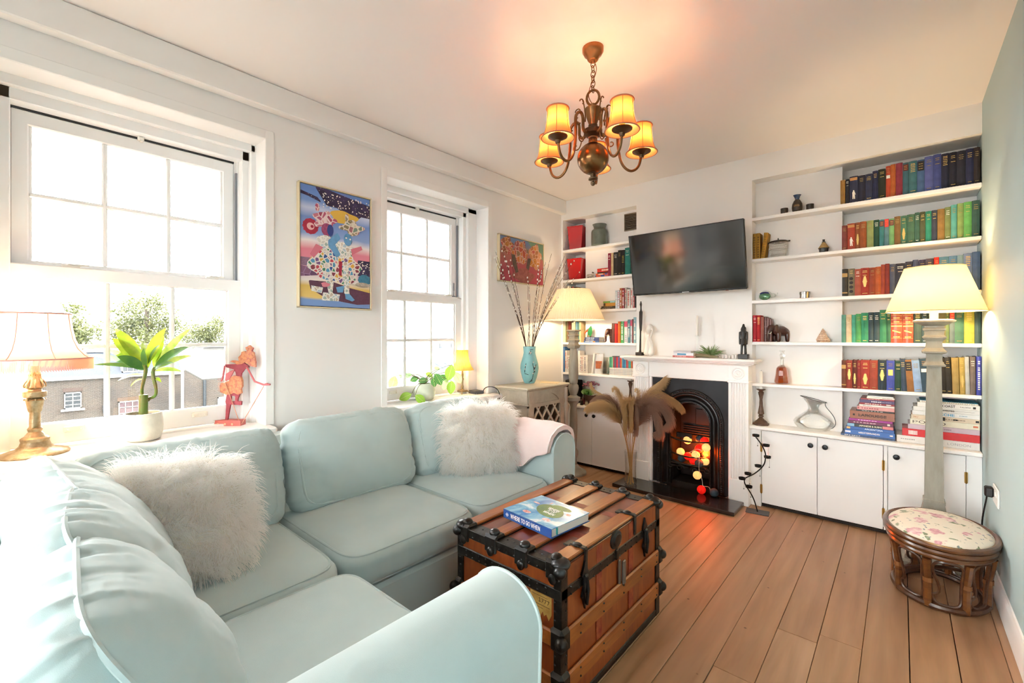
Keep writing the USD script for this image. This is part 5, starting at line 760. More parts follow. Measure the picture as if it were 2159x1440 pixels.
def book(x0, x1, z, h, col, st, label, group, yf=3.802, depth=.145, lean=0., tilt_at=None):
    g = random.Random(int((x0 + 5) * 9973 + z * 131)); depth *= g.uniform(.9, 1.02); w = x1 - x0; bul = min(.005, w * .18)
    t = thing('book', label, 'book', ((x0 + x1) / 2, yf + depth / 2, z), group)
    fx = (lambda m: R(m, (0, 1, 0), -lean, (x0, yf, z))) if lean else (lambda m: m)
    cm = M(col, rough=.5 if st in 'EVJ' else .72, var=.28, scale=26., bump=.25, bscale=380, coat=.25 if st in 'EVJ' else 0)
    arc = [(x0 + w * q / 8, yf - bul * math.sin(q * math.pi / 8)) for q in range(9)]
    part(t, 'cover', fx(T(ext(Polygon(arc + [(x1, yf + depth), (x1 - .0022, yf + depth), (x1 - .0022, yf + .004), (x0 + .0022, yf + .004), (x0 + .0022, yf + depth), (x0, yf + depth)]), h), (0, 0, z))), cm, smooth=40)
    part(t, 'pages', fx(box(x0 + .0022, x1 - .0022, yf + .003, yf + depth - .004, z + .002, z + h - .0035)), PAGEW if st in 'VJ' else PAGE)
    yo = yf - bul; xa, xb = x0 + w * .12, x1 - w * .12
    def pr(name, boxes, m): part(t, name, fx(cat(*boxes)), m, kind='stuff' if len(boxes) > 1 else None)
    Z = lambda f: z + h * f
    rect = lambda a, b, xl=xa, xr=xb, o=0.: box(xl, xr, yo - .0003 - o, yo + .0012, Z(a), Z(b))
    if st in 'GFWTOALY':
        m = dict(G=GILT, F=FAINT, W=WHITE, T=GILT, O=WHITE, A=GILT, L=WHITE, Y=YEL)[st]
        zs = {'T': (.66, .71, .76, .81, .86, .90), 'Y': (.5, .56, .62, .68, .74)}.get(st, (.76, .81, .87) if g.random() < .6 else (.72, .83, .88))
        if st not in 'OL': pr('title_lines', lines(xa, xb, [Z(q) for q in zs] + ([Z(.06)] if g.random() < .6 else []), yo, g, .0042 if st == 'T' else .0034), m)
        if st == 'A':
            cz = Z(g.choice((.35, .5))); part(t, 'ornament', fx(T(facing(ext(unary_union([affinity.scale(Point(0, q * .010).buffer(1, 6), w * (.30 - .05 * abs(q)), .006) for q in range(-3, 4)] + [affinity.rotate(affinity.scale(Point(0, 0).buffer(1, 3), w * .3, .002), a) for a in (20, 70, 120, 165)]), .0008), 'fwd'), ((x0 + x1) / 2, yo + .0004, cz))), GILT)
        if st == 'O':
            pr('title_label', [rect(.84, .95, x0 + w * .06, x1 - w * .06)], OLAB); c = (x0 + x1) / 2
            fg = unary_union([Point(0, .034).buffer(.0042), affinity.scale(Point(0, .018).buffer(1), .0075, .013), Polygon([(-.007, .012), (-.006, -.022), (-.001, -.022), (0, .0), (.003, -.022), (.008, -.022), (.006, .012)]), Polygon([(.005, .022), (.012, .008), (.010, .006), (.003, .016)])])
            part(t, 'figure_print', fx(T(facing(ext(fg, .0008), 'fwd'), (c, yo + .0004, Z(.25)))), WHITE)
        if st == 'L': pr('paper_label', [rect(.60, .70, x0 + w * .1, x1 - w * .1)], WHITE); pr('title_lines', lines(xa, xb, [Z(q) for q in (.80, .86, .91)], yo, g, .003), OLAB)
    if st in 'DRK':
        a, b, m = dict(D=(.74, .94, DRED), R=(.70, .99, RLAB), K=(.66, .95, DARKL))[st]; pr('title_label', [rect(a, b, x0 + w * .07, x1 - w * .07)], m)
        pr('title_lines', lines(xa, xb, [Z(a + (b - a) * q) for q in (.2, .45, .7)], yo - .0003, g, .003), GILT)
    if st == 'B': pr('gilt_bands', [rect(.10, .14, x0 + w * .03, x1 - w * .03), rect(.70, .84, x0 + w * .03, x1 - w * .03)], M('b08a48', rough=.5))
    if st == 'S': pr('dot_print', [T(facing(ext(Point(0, 0).buffer(w * .3), .0008), 'fwd'), ((x0 + x1) / 2, yo + .0004, Z(q))) for q in (.16, .32, .48, .63)], DARKL); pr('title_lines', lines(xa, xb, [Z(.82), Z(.9)], yo, g), GILT)
    if st == 'Q': pr('gilt_square', [rect(.50, .70, xa + w * .08, xb - w * .08)], GILT); pr('title_lines', lines(xa, xb, [Z(.82), Z(.88), Z(.06)], yo, g, .003), FAINT)
    if st == 'E':
        pr('gilt_bands', [rect(q, q + .035, x0 + w * .04, x1 - w * .04) for q in (.50,)] + [rect(q, q + .01, x0 + w * .04, x1 - w * .04) for q in (.14, .60, .72, .84)], GILT); pr('title_lines', lines(xa, xb, [Z(.64), Z(.76), Z(.89), Z(.17)], yo, g, .006), GILT)
        part(t, 'ornament', fx(R(box(xa, xb, yo - .0006, yo, Z(.33), Z(.37)), (0, 1, 0), 20, ((x0 + x1) / 2, 0, Z(.35)))), GILT)
    if st == 'V':  # title running up the spine
        c = (x0 + x1) / 2; zs = np.arange(.14, .86, .055); pr('title_lines', [box(c - w * .2, c + w * .2, yo - .0004, yo + .001, Z(q), Z(q + g.uniform(.02, .045))) for q in zs if g.random() < .8], M(g.choice(('e8e4da', '3a4a6a', 'b03a38', '2a2a2c')) if cname(col) in ('white', 'cream', 'grey', 'pale olive') else 'ece8de', rough=.6))
    if st == 'J': pr('pale_band', [rect(.0, .42, x0 + w * .04, x1 - w * .04)] if cname(col) not in ('white', 'cream') else [rect(.72, .96, x0 + w * .04, x1 - w * .04)], WHITE if cname(col) not in ('white', 'cream') else M('c84a68', rough=.5)); pr('title_lines', lines(xa, xb, [Z(q) for q in (.08, .16, .24, .31)], yo - .0003, g, .005), M('4a5a80', rough=.6))
    return t
def shelf_row(key, z, where, group, lo=0, n0=0, **kw):
    for i, r in enumerate(ROWS[key]):
        zz = z(r[0]) if callable(z) else z
        lab = ' '.join(('%s %s book %s' % ('plain' if r[4] in 'NP' else '', cname(r[3]), PHR[r[4]])).split()) + ', %s from left %s' % (ORD[i + n0], where)
        book(r[0], r[1], zz, r[2], r[3], r[4], lab, group, lean=r[5] if len(r) > 5 else 0., **kw)
shelf_row('R1', 2.1972 + .001, 'on the top right-hand shelf', 'old books on the top right-hand shelf')
shelf_row('R2', lambda x: 1.8802 + (x + .862) * .0026, 'on the second right-hand shelf', 'old books on the second right-hand shelf')
shelf_row('R3', lambda x: 1.5632 + (x + .862) * .0018, 'on the third right-hand shelf', 'old books on the third right-hand shelf')
shelf_row('R4', lambda x: 1.2452 + (x + .862) * .0018, 'on the fourth right-hand shelf', 'old books on the fourth right-hand shelf')
shelf_row('R5', lambda x: .9275 + (x + .862) * .0108, 'on the lowest right-hand shelf', 'old books on the lowest right-hand shelf')
shelf_row('R5b', lambda x: .9275 + (x + .872) * .0108, 'on the lowest right-hand shelf', 'old books on the lowest right-hand shelf', n0=9)
shelf_row('L2', 1.8582, 'on the second left-hand shelf', 'books on the second left-hand shelf', yf=3.80, depth=.10)
shelf_row('L3a', 1.5452, 'behind the left floor lamp shade', 'books behind the left floor lamp shade', yf=3.84, depth=.14)
shelf_row('L3b', 1.5452, 'on the third left-hand shelf', 'books on the third left-hand shelf', yf=3.80, depth=.10)
shelf_row('L4a', 1.2222, 'below the left floor lamp shade', 'books below the left floor lamp shade', yf=3.84, depth=.14)
shelf_row('L4b', 1.2222, 'beside the elephant, fourth left-hand shelf', 'books on the fourth left-hand shelf', yf=3.80, depth=.10)
shelf_row('L5a', .9152, 'on the lowest left-hand shelf', 'white booklets on the lowest left-hand shelf', yf=3.80, depth=.10)
shelf_row('L5b', .9152, 'in the left-hand paperback set', 'two-tone paperbacks on the lowest left-hand shelf', yf=3.80, depth=.10)
def slab(x0, x1, z, th, col, label, group, yf=3.80, depth=.19, prints=(), turn=0., ds=None):
    """a book lying flat, spine to the room; prints: (text, height, x from left, width, colour)"""
    t = thing('book', label, 'book', ((x0 + x1) / 2, yf + depth / 2, z), group); c = ((x0 + x1) / 2, yf + depth / 2, z); fx = lambda m: R(m, (0, 0, 1), turn, c)
    b = min(.0022, th * .2); part(t, 'cover', fx(cat(box(x0, x1, yf, yf + depth, z, z + b), box(x0, x1, yf, yf + depth, z + th - b, z + th), box(x0, x1, yf - .001, yf + .003, z, z + th, .0012))), M(col, rough=.4, var=.12, scale=30., coat=.2))
    part(t, 'pages', fx(box(x0 + .004, x1 - .004, yf + .003, yf + depth - .005, z + b, z + th - b)), PAGEW)
    for q, (s, hh, xo, wd, pc) in enumerate(prints):
        if s is None: part(t, 'spine_print', fx(box(x0 + xo, x0 + xo + wd, yf - .0016, yf, z + (th - hh) / 2, z + (th + hh) / 2)), M(pc, rough=.5))
        elif s == '-':
            g = random.Random(q + int(th * 1e5)); part(t, 'spine_lines', fx(cat(*[box(x0 + xo + wd * k / 7, x0 + xo + wd * (k + g.uniform(.5, .9)) / 7, yf - .0016, yf, z + (th - hh) / 2, z + (th + hh) / 2) for k in range(7)])), M(pc, rough=.5), kind='stuff')
        else: part(t, 'spine_lettering', fx(text(s, hh, 'fwd', (x0 + xo, yf - .0012, z + (th - hh) / 2), wd, bold=len(s) > 6)), M(pc, rough=.5))
    return z + th + .0004
z = .6104; GA, GB = 'cookbooks in the left stack under the right-hand shelves', 'cookbooks in the right stack under the right-hand shelves'
for x0, x1, th, col, lab, pr_ in ((-.312, -.028, .012, '2c4a78', 'thin navy book at the very bottom of the left cookbook stack', [('-', .004, .02, .09, 'd8dce4')]), (-.290, -.028, .034, '2e66b4', 'blue cookbook with white title band, second from bottom of left stack', [('MEDITERRANEAN', .010, .075, .11, 'f0f0f0'), (None, .012, .002, .030, 'd8dce8'), (None, .009, .235, .016, 'e8e8e8')]),
    (-.284, -.033, .019, '2a60b0', 'blue cookbook with pale capitals, third from bottom of left stack', [('ARGENTINA', .010, .10, .095, 'cfe0f2'), (None, .014, .004, .02, 'd0b070')]), (-.276, -.036, .022, '26262a', 'black cookbook with pink end, fourth from bottom of left stack', [('JAPANESE & SUSHI', .010, .062, .12, 'ece6d0'), (None, .019, .0, .038, '86b0d0'), (None, .019, .185, .054, 'd8868c')]),
    (-.272, -.036, .019, '6e2450', 'plum cookbook under the magenta one in the left stack', [('-', .008, .03, .12, 'b08a98'), (None, .013, .205, .014, 'e0d8d0')]), (-.268, -.040, .014, 'a0208c', 'magenta cookbook directly under the thick brown one', [('-', .004, .05, .10, 'e8c0dc')]), (-.262, -.030, .052, '9a6048', 'thick brown cookbook with large dark capitals in the left stack', [('LAROUSSE', .017, .046, .145, '3a2620'), ('GASTRONOMIQUE', .006, .046, .145, '4a3228'), (None, .012, .016, .011, '201814')]),
    (-.228, -.034, .010, '2a282a', 'thin black book lying on the thick brown cookbook', [('-', .004, .03, .11, 'a8a4a0')]), (-.224, -.030, .024, 'd49a98', 'pink cookbook in the upper left stack', [('-', .007, .025, .09, '9a5058'), (None, .012, .004, .008, 'a84a48')]), (-.212, -.030, .012, 'e4e0dc', 'thin white book above the pink cookbook', [('-', .003, .02, .05, '6a6a6c')]), (-.212, -.032, .012, '8c2030', 'thin crimson book under the purple one in the left stack', [('-', .004, .03, .09, 'e8d8d0'), (None, .006, .14, .024, 'e8dcd4')]),
    (-.210, -.030, .020, '4a3868', 'purple cookbook with white lettering near the top of the left stack', [('breads and', .008, .062, .05, 'f0ecf0'), ('-', .003, .115, .05, 'a898b8')]), (-.204, -.032, .009, '9c3038', 'thin red booklet on the purple cookbook', [('-', .003, .04, .06, 'e0c0b8')]), (-.172, -.030, .012, 'e8e2d8', 'cream booklet second from the top of the left stack', [('-', .003, .08, .05, '8a8078')]), (-.168, -.036, .007, 'dfe4e4', 'thin white booklet topmost of the left cookbook stack', [])):
    z = slab(x0, x1, z, th, col, lab, GA, prints=pr_, turn=0)
z = .6110
for x0, x1, th, col, lab, pr_ in ((-.021, .352, .044, 'dddad8', 'thick white book with grey capitals at the bottom of the right stack', [('LONDON', .014, .235, .10, '9a9ca0'), ('-', .005, .02, .07, '8a8a8c')]), (.006, .352, .046, 'd01420', 'red book with white mountain peaks in the right cookbook stack', [('-', .026, .03, .045, 'f4dcd8')]), (.034, .352, .031, 'c6b2c0', 'pale mauve cookbook above the red one', [('-', .006, .14, .06, '8a7a8c')]), (.044, .352, .034, 'e0dcc8', 'cream cookbook with spaced dark capitals in the right stack', [('POLPO', .016, .012, .15, '4a4238'), (None, .010, .28, .02, 'c86a48')]),
    (.049, .352, .027, 'd8c8b0', 'beige cookbook with black splashes in the right stack', [('NU', .010, .012, .02, 'b0643c'), (None, .021, .125, .03, '1a1a1a'), (None, .008, .19, .02, '1a1a1a'), ('-', .006, .155, .09, '9a8a78'), (None, .012, .285, .014, '1c1c1c')]), (.055, .352, .026, 'e2e4e4', 'white cookbook with blue capitals in the right stack', [('CEVICHE', .014, .085, .105, '3a9cc8'), ('-', .006, .21, .035, 'a0b8c4')]), (.059, .352, .026, 'e0e0de', 'white cookbook with a thin black outline box on its spine', [('BERBER&Q', .008, .13, .055, '2a2a2a'), (None, .0008, .10, .17, '3a3a3a')]), (.078, .352, .028, 'e8e6e2', 'white cookbook with black coast lettering near the top of the right stack', [('AMALFI COAST', .014, .045, .125, '26262a'), ('CALDESI', .007, .19, .045, '6a6a6c'), (None, .012, .245, .012, '2a2a2a')])):
    z = slab(x0, x1, z, th, col, lab, GB, prints=pr_)
nb = thing('notebook', 'spiral-bound notebook with teal cover on top of the right cookbook stack', 'notebook', (.22, 3.9, z)); part(nb, 'cover', box(.09, .345, 3.805, 3.98, z + .010, z + .013), M('2a90b0', rough=.5)); part(nb, 'pages', box(.09, .345, 3.805, 3.98, z, z + .010), PAGEW); part(nb, 'spiral', cat(*[tube([(.10 + q * .0095, 3.806 + .006 * math.cos(a), z + .006 + .008 * math.sin(a)) for a in np.arange(10) * math.pi / 5], .0012, 4, True) for q in range(25)]), M('d8d4cc', rough=.3, metal=.6), kind='stuff')
GL2, GL3, GL4, GM = ('books lying flat on the %s left-hand shelf' % q for q in ('second', 'third', 'fourth', 'mantel'))
z = slab(-2.245, -2.075, 1.8584, .018, '2a4a98', 'blue and orange paperback lying under the red ones, second left shelf', GL2, 3.80, .10, [(None, .014, .01, .05, 'd86038'), (None, .010, .10, .05, 'd8643c')]); z = slab(-2.24, -2.08, z, .016, 'd86030', 'orange paperback second in the flat pile beside the crimson book', GL2, 3.80, .10, [(None, .010, .03, .05, 'e8d8c8'), (None, .010, .10, .03, '30509c')]); z = slab(-2.222, -2.078, z, .010, '2a2628', 'thin black booklet in the flat pile on the second left shelf', GL2, 3.80, .10); z = slab(-2.224, -2.072, z, .036, 'c02a20', 'thick red paperback topmost of the flat pile, second left shelf', GL2, 3.80, .10, [('-', .016, .05, .08, 'e8d0b8')])
z = slab(-2.185, -2.02, 1.5454, .013, '4a4644', 'grey book at the bottom of the small pile, third left shelf', GL3, 3.80, .10, [('-', .004, .02, .08, 'b0a8a0')]); z = slab(-2.178, -2.02, z, .013, '2c2a2a', 'black book second from bottom of the small pile, third left shelf', GL3, 3.80, .10, [('-', .004, .03, .09, 'a08870')]); z = slab(-2.154, -2.02, z, .030, 'c08838', 'tan and black book in the small pile, third left shelf', GL3, 3.80, .10, [(None, .026, .0, .02, '2a2a28')]); z = slab(-2.158, -2.02, z, .017, '6a9c48', 'green book topmost of the small pile on the third left shelf', GL3, 3.80, .10, [(None, .012, .075, .05, '8ab4c8')])
z = 1.2224
for q, c in enumerate(('3c5c94', '2a3a70', '34487c')): z = slab(-2.375 + q * .006, -2.205, z, .017, c, ('lowest', 'middle', 'topmost')[q] + ' of three blue books lying flat beside the carved elephant, fourth left shelf', GL4, 3.80, .10, [('-', .007, .02, .09, 'e8e8ec')] + ([(None, .010, .10, .03, 'd88838')] if q == 0 else []))
z = 1.1164
z = slab(-1.405, -1.235, z, .014, 'c86a68', 'coral book at the bottom of the small pile on the mantelshelf', GM, 3.60, .13, [('-', .004, .02, .09, 'f0dcd8')]); z = slab(-1.398, -1.24, z, .022, 'e4e4ea', 'white book with blue patch in the middle of the mantel pile', GM, 3.605, .125, [(None, .012, .03, .07, '3a86b4')]); z = slab(-1.402, -1.262, z, .013, 'd0c8d0', 'pale lilac book on top of the mantel pile', GM, 3.61, .12)
bookgroup = 'yellow books leaning together, second right-hand shelf'
for q, (x0, x1, ln) in enumerate(((-.858, -.836, 0), (-.834, -.810, 0), (-.806, -.780, -7))):
    b_ = book(x0, x1, 1.8805, .195, 'b8862e', 'P', ('leftmost', 'middle', 'right-hand leaning')[q] + ' of three ochre patterned books on the second right-hand shelf', bookgroup, yf=3.802, depth=.095, lean=ln)
    c = (x0 + x1) / 2; part(b_, 'pattern_print', R(cat(*[T(facing(ext(Point(0, 0).buffer(.006, 3).difference(Point(0, 0).buffer(.003, 3)), .0008), 'fwd'), (c, 3.7985, 1.895 + k * .0185)) for k in range(9)]), (0, 1, 0), -ln, (x0, 3.802, 1.8805)), M('4a3418', rough=.7), kind='stuff')
for x0, x1, h, col, st, lab in ((-.858, -.832, .203, 'b01428', 'W', 'leftmost bright red book with white lettering beside the elephant bookend'), (-.831, -.806, .202, 'b8161c', 'T', 'second bright red book, with gilt lettering, beside the elephant bookend'), (-.805, -.783, .19, '9c5a50', 'N', 'faded brown book between the red books and the carved bookend')):
    book(x0, x1, 1.2454, h, col, st, lab, 'red books at the elephant bookend, fourth right-hand shelf', yf=3.80, depth=.10)
# ================================================================ helpers for small things
import manifold3d as m3
def at(px, py, dep):
    """point seen at (px, py) of the photo, dep metres in front of the camera"""
    lat = (px - 1079.5) / 937 * dep; return np.array((-s_ * dep + c_ * lat, c_ * dep + s_ * lat, 1.30 + (705.5 - py) / 937 * dep))
def ball_(c, r, n=14, k=(1, 1, 1)): return m3.Manifold.sphere(1.0, n).scale([r * k[0], r * k[1], r * k[2]]).translate([float(x) for x in c])
def organic(chains, extra=(), edge=.012, it=6):
    """one smooth body: every chain is [(point, radius), ...], hulled link by link and united"""
    b = m3.Manifold()
    for ch_ in chains:
        for (p, r), (q, s) in zip(ch_, ch_[1:]): b = b + m3.Manifold.batch_hull([ball_(p, r), ball_(q, s)])
    for e in extra: b = b + e
    b = b.refine_to_length(edge); m = b.to_mesh(); t = trimesh.Trimesh(np.array(m.vert_properties[:, :3]), np.array(m.tri_verts), process=True); trimesh.smoothing.filter_taubin(t, iterations=it)
    return np.array(t.vertices), np.array(t.faces)
def leaf(base, tip, width, lift=.02, fold=.25, n=11, pos=.45, nrm=None, sag=0.):
    base, tip = np.asarray(base, float), np.asarray(tip, float); d = tip - base; u = np.linspace(0, 1, n); mid = (base + tip) / 2 + np.array((0, 0, lift))
    c = ((1 - u) ** 2)[:, None] * base + (2 * u * (1 - u))[:, None] * mid + (u ** 2)[:, None] * tip; c[:, 2] -= sag * u ** 3
    nrm = np.array((.75, -.45, .5)) if nrm is None else np.asarray(nrm, float); t = np.gradient(c, axis=0); t /= np.linalg.norm(t, axis=1)[:, None]; w = np.cross(t, nrm); w /= np.linalg.norm(w, axis=1)[:, None]; nn = np.cross(w, t)
    wd = width / 2 * np.clip(np.sin(math.pi * u ** (math.log(.5) / math.log(pos))), 0, 1) ** .8 + .0008
    v = np.vstack([c, c + w * wd[:, None] + nn * (wd * fold)[:, None], c - w * wd[:, None] + nn * (wd * fold)[:, None]]); k = np.arange(n - 1)
    return v, np.vstack([np.stack([k, k + 1, k + n + 1], 1), np.stack([k, k + n + 1, k + n], 1), np.stack([k, k + 2 * n, k + 2 * n + 1], 1), np.stack([k, k + 2 * n + 1, k + 1], 1)])
# ================================================================ paintings on the window wall
def batik(name, cols, sc, edge='e8e0da', w=.05):
    return NM(name, {'tc': ('texture_coordinate', {}), 'v': ('voronoi_texture', dict(scale=sc, feature='f1')), 'e': ('voronoi_texture', dict(scale=sc, feature='distance_to_edge')), 'wn': ('white_noise_texture', {}), 'r': ('rgb_ramp', dict(interpolate=False, ramp=[(i / len(cols), L(c)) for i, c in enumerate(cols)])), 're': ('rgb_ramp', dict(ramp=[(w * .5, (1, 1, 1)), (w, (0, 0, 0))])),
        'mx': ('mix', dict(color2=L(edge))), 'v2': ('voronoi_texture', dict(scale=sc * 2.6)), 'r2': ('rgb_ramp', dict(ramp=[(.12, (1, 1, 1)), (.16, (0, 0, 0))])), 'm2': ('mix', dict(color2=L('f0e4da'))), 'p': ('principled_bsdf', dict(roughness=.75))},
        [('tc.object', 'v.vector'), ('tc.object', 'e.vector'), ('tc.object', 'v2.vector'), ('v.color', 'wn.vector'), ('wn.value', 'r.fac'), ('e.distance', 're.fac'), ('re.color', 'mx.fac'), ('r.color', 'mx.color1'), ('v2.distance', 'r2.fac'), ('r2.color', 'm2.fac'), ('mx.color', 'm2.color1'), ('m2.color', 'p.base_color')], 'p.BSDF')
def canvas_mat(name, stops, z0, h, wob=.06):
    return NM(name, {'g': ('texture_coordinate', {}), 'sx': ('separate_xyz', {}), 'n': ('noise_texture', dict(scale=5., detail=2.)), 'm': ('map_range', dict(from_min=z0, from_max=z0 + h)), 'ad': ('math', dict(math_type='multiply_add', value2=wob)), 'r': ('rgb_ramp', dict(ramp=[(a, L(c)) for a, c in stops])), 'p': ('principled_bsdf', dict(roughness=.7))},
        [('g.object', 'sx.vector'), ('g.object', 'n.vector'), ('sx.z', 'm.value'), ('n.fac', 'ad.value1'), ('m.result', 'ad.value3'), ('ad.value', 'r.fac'), ('r.color', 'p.base_color')], 'p.BSDF')
def painting(label, y0, y1, z0, z1, mat, shapes):
    t = thing('painting', label, 'painting', (XL, (y0 + y1) / 2, z0)); w, h = y1 - y0, z1 - z0; FM = M('d6c6a2', rough=.45)
    part(t, 'frame', cat(box(XL + .001, XL + .034, y0 - .012, y0 - .004, z0 - .012, z1 + .012, .002), box(XL + .001, XL + .034, y1 + .004, y1 + .012, z0 - .012, z1 + .012, .002), box(XL + .001, XL + .034, y0 - .012, y1 + .012, z0 - .012, z0 - .004, .002), box(XL + .001, XL + .034, y0 - .012, y1 + .012, z1 + .004, z1 + .012, .002)), FM)
    part(t, 'backing', box(XL + .001, XL + .012, y0 - .006, y1 + .006, z0 - .006, z1 + .006), M('2a2830')); c = part(t, 'canvas', box(XL + .012, XL + .028, y0, y1, z0, z1), mat)
    full = sbox(0, 0, w, h)
    for k, (poly, m) in enumerate(shapes):
        g = affinity.scale(poly, w, h, origin=(0, 0)).intersection(full)
        if g.area > 1e-7: part(c, 'painted_shape', T(facing(ext(g, .0003), 'right'), (XL + .028 + k * .00012, y0, z0)), m)
def blob(cx, cy, rx, ry, lobes=0, amp=0., turn=0., n=40):
    t = np.arange(n) * 2 * math.pi / n; r = 1 + amp * np.sin(lobes * t + 1.) + amp * .6 * np.sin((lobes + 2) * t); return affinity.rotate(Polygon(np.stack([cx + rx * r * np.cos(t), cy + ry * r * np.sin(t)], 1)).buffer(0), turn)
dots = lambda pts, r: unary_union([affinity.scale(Point(x, y).buffer(1, 8), r * 1.55, r) for x, y in pts])
PURP = batik('batik_purple', ['3a2f4e', '43355a', '352a48'], 26., '43355a', .01); PLUM = M('6a4258', rough=.75, var=.3, scale=60.); BLU1 = M('6fa6d4', rough=.75, var=.2, scale=40.); RUBY = M('b8304a', rough=.75, var=.3, scale=50.); MULTI = batik('batik_multi', ['3a5a9a', 'c84a5a', '4a8a6a', 'e0b050', '7a5a8a', 'd8d0c8', '5a9ac0', '8a3a4a'], 42., 'e8e0d8', .16); CROWN1 = batik('batik_crown1', ['b85a78', 'c87888', 'a84860', 'd89a98'], 34., 'e8d0d0', .12); CROWN2 = batik('batik_crown2', ['8a7a5a', '7a9080', 'a86a70', '9a8a70'], 34., 'e0d4c4', .12); PALE = batik('batik_pale', ['d8d4cc', 'b8c8d0', 'c8b8a8', 'a8b8b0'], 46., 'f0ece4', .14); WSP = M('ece2da', rough=.8)
g = random.Random(5)
arms = unary_union([Polygon([(.38, .56), (.50, .63), (.53, .60), (.45, .54), (.53, .46), (.49, .44), (.38, .53)]).buffer(.012)])
painting('tall bright painting of two crowned dancers in blue, pink and purple between the windows', 1.128, 1.572, 1.470, 2.178, canvas_mat('canvas_dancers', [(.0, '7f9fd4'), (.09, '7c9cd2'), (.11, 'e6c878'), (.20, 'e2bd62'), (.25, 'efe6e0'), (.33, 'd8b8c8'), (.40, 'e890a2'), (.50, 'e58a9c'), (.57, 'f0e8e8'), (.63, '8ea8d8'), (.76, '7592d0'), (.84, 'c8d0e8'), (.90, '7c9ad4'), (1., '6888c8')], 0., .708), [
    (Polygon([(.22, 1.0), (.36, .98), (1.0, .92), (1.0, .845), (.86, .845), (.78, .80), (.66, .83), (.50, .88), (.36, .88)]).buffer(.02), PURP), (Polygon([(0, .94), (.22, .91), (.26, .885), (.1, .915), (0, .925)]).buffer(.006), PURP), (dots([(g.uniform(.3, 1), g.uniform(.84, .97)) for _ in range(60)], .006), WSP), (blob(.60, .79, .20, .055, 3, .1), M('e4b850', rough=.75)),
    (Polygon([(0, .24), (.24, .26), (.26, .31), (.0, .33)]), batik('batik_mauve', ['7a5474', '86607c', '6a4868'], 20., '9a789a', .06)), (Polygon([(.0, .33), (.30, .33), (.26, .40), (0, .40)]), M('9a7890', rough=.75, var=.4, scale=70.)), (Polygon([(.82, .30), (1, .30), (1, .42), (.82, .42)]).buffer(.01), PURP), (dots([(g.uniform(.82, 1), g.uniform(.3, .42)) for _ in range(20)], .006), WSP),
    (Polygon([(.12, .20), (.45, .20), (.70, .16), (1.0, .13), (1.0, .05), (.80, .04), (.56, .06), (.32, .09), (.14, .15)]).buffer(.012), PLUM), (Polygon([(.28, .05), (.52, .05), (.54, .11), (.30, .12)]), PALE), (Polygon([(.14, .125), (.28, .11), (.30, .16), (.14, .17)]), PALE),
    (blob(.13, .66, .105, .065, 12, .04), RUBY), (blob(.13, .66, .05, .03), M('e8b8b8', rough=.75)), (blob(.15, .66, .02, .013), RUBY), (blob(.32, .73, .15, .075, 5, .16), CROWN1), (blob(.22, .83, .03, .035), CROWN1), (blob(.72, .71, .16, .062, 4, .2), CROWN2), (blob(.64, .79, .03, .035), CROWN2),
    (blob(.35, .655, .075, .055), M('b85a84', rough=.75, var=.5, scale=60.)), (blob(.40, .655, .045, .05), M('3a4a8c', rough=.75)), (blob(.36, .545, .15, .06, 3, .12), PALE), (blob(.34, .36, .24, .125, 4, .08), MULTI), (blob(.58, .34, .26, .14, 5, .07), MULTI), (blob(.60, .50, .13, .07, 3, .1), PALE), (Polygon([(.20, .52), (.12, .43), (.17, .40), (.30, .50)]), M('d87a8a', rough=.75)), (Polygon([(.70, .52), (.86, .56), (.88, .53), (.72, .47)]), M('d87a8a', rough=.75)),
    (arms, BLU1), (blob(.655, .60, .062, .055), BLU1), (dots([(.63, .612), (.69, .605)], .008), WSP), (Polygon([(.58, .40), (.66, .40), (.68, .12), (.60, .12)]), PALE), (Polygon([(.34, .22), (.44, .22), (.42, .12), (.48, .08), (.40, .08)]).buffer(.008), PALE), (Polygon([(.61, .12), (.68, .12), (.76, .07), (.72, .055), (.62, .075)]), BLU1), (Polygon([(.48, .17), (.60, .19), (.58, .13), (.50, .125)]), BLU1), (blob(.91, .255, .10, .05, 10, .03), M('4a8aa8', rough=.75, var=.4, scale=60.)), (blob(.88, .21, .11, .022), M('c8b8a8', rough=.75, var=.4, scale=80.)), (Polygon([(.52, .40), (.57, .40), (.56, .27), (.52, .28)]), RUBY), (blob(.33, .185, .06, .02, 3, .1), M('e08a98', rough=.75))])
painting('small square painting of rose-red swirling figures with a teal corner, behind the willow', 2.828, 3.440, 1.778, 2.166, canvas_mat('canvas_rose', [(.0, 'b84a5c'), (.4, 'b2505a'), (.7, 'a8645a'), (.85, '8a7a78'), (1., '6a80a8')], 0., .388, .2), [
    (Polygon([(.62, 1.), (1., 1.), (1., .62), (.86, .70), (.72, .86)]), M('7a9a80', rough=.75, var=.3, scale=20.)), (blob(.15, .80, .13, .2, 5, .12), batik('batik_rust1', ['a86a30', 'b87848', '8a5038', 'b05048'], 24., 'c8a088', .08)), (blob(.45, .70, .17, .28, 6, .12), batik('batik_rust2', ['b0503c', 'c0703c', '9a4a48', '8a6a50'], 22., 'caa090', .08)), (blob(.80, .66, .15, .30, 5, .12), batik('batik_rust3', ['c07a34', 'b05848', 'a86a40', 'c88a60'], 22., 'd0a890', .08)), (blob(.52, .16, .25, .17, 4, .1), M('b06a62', rough=.75, var=.4, scale=30., h2='8a4a48')), (Polygon([(.24, .62), (.32, .62), (.40, .24), (.34, .2), (.27, .4)]), M('6a5a50', rough=.75, var=.4, scale=30.)), (Polygon([(.62, .6), (.70, .6), (.64, .3), (.58, .36)]), M('6e6058', rough=.75, var=.4, scale=30.))])
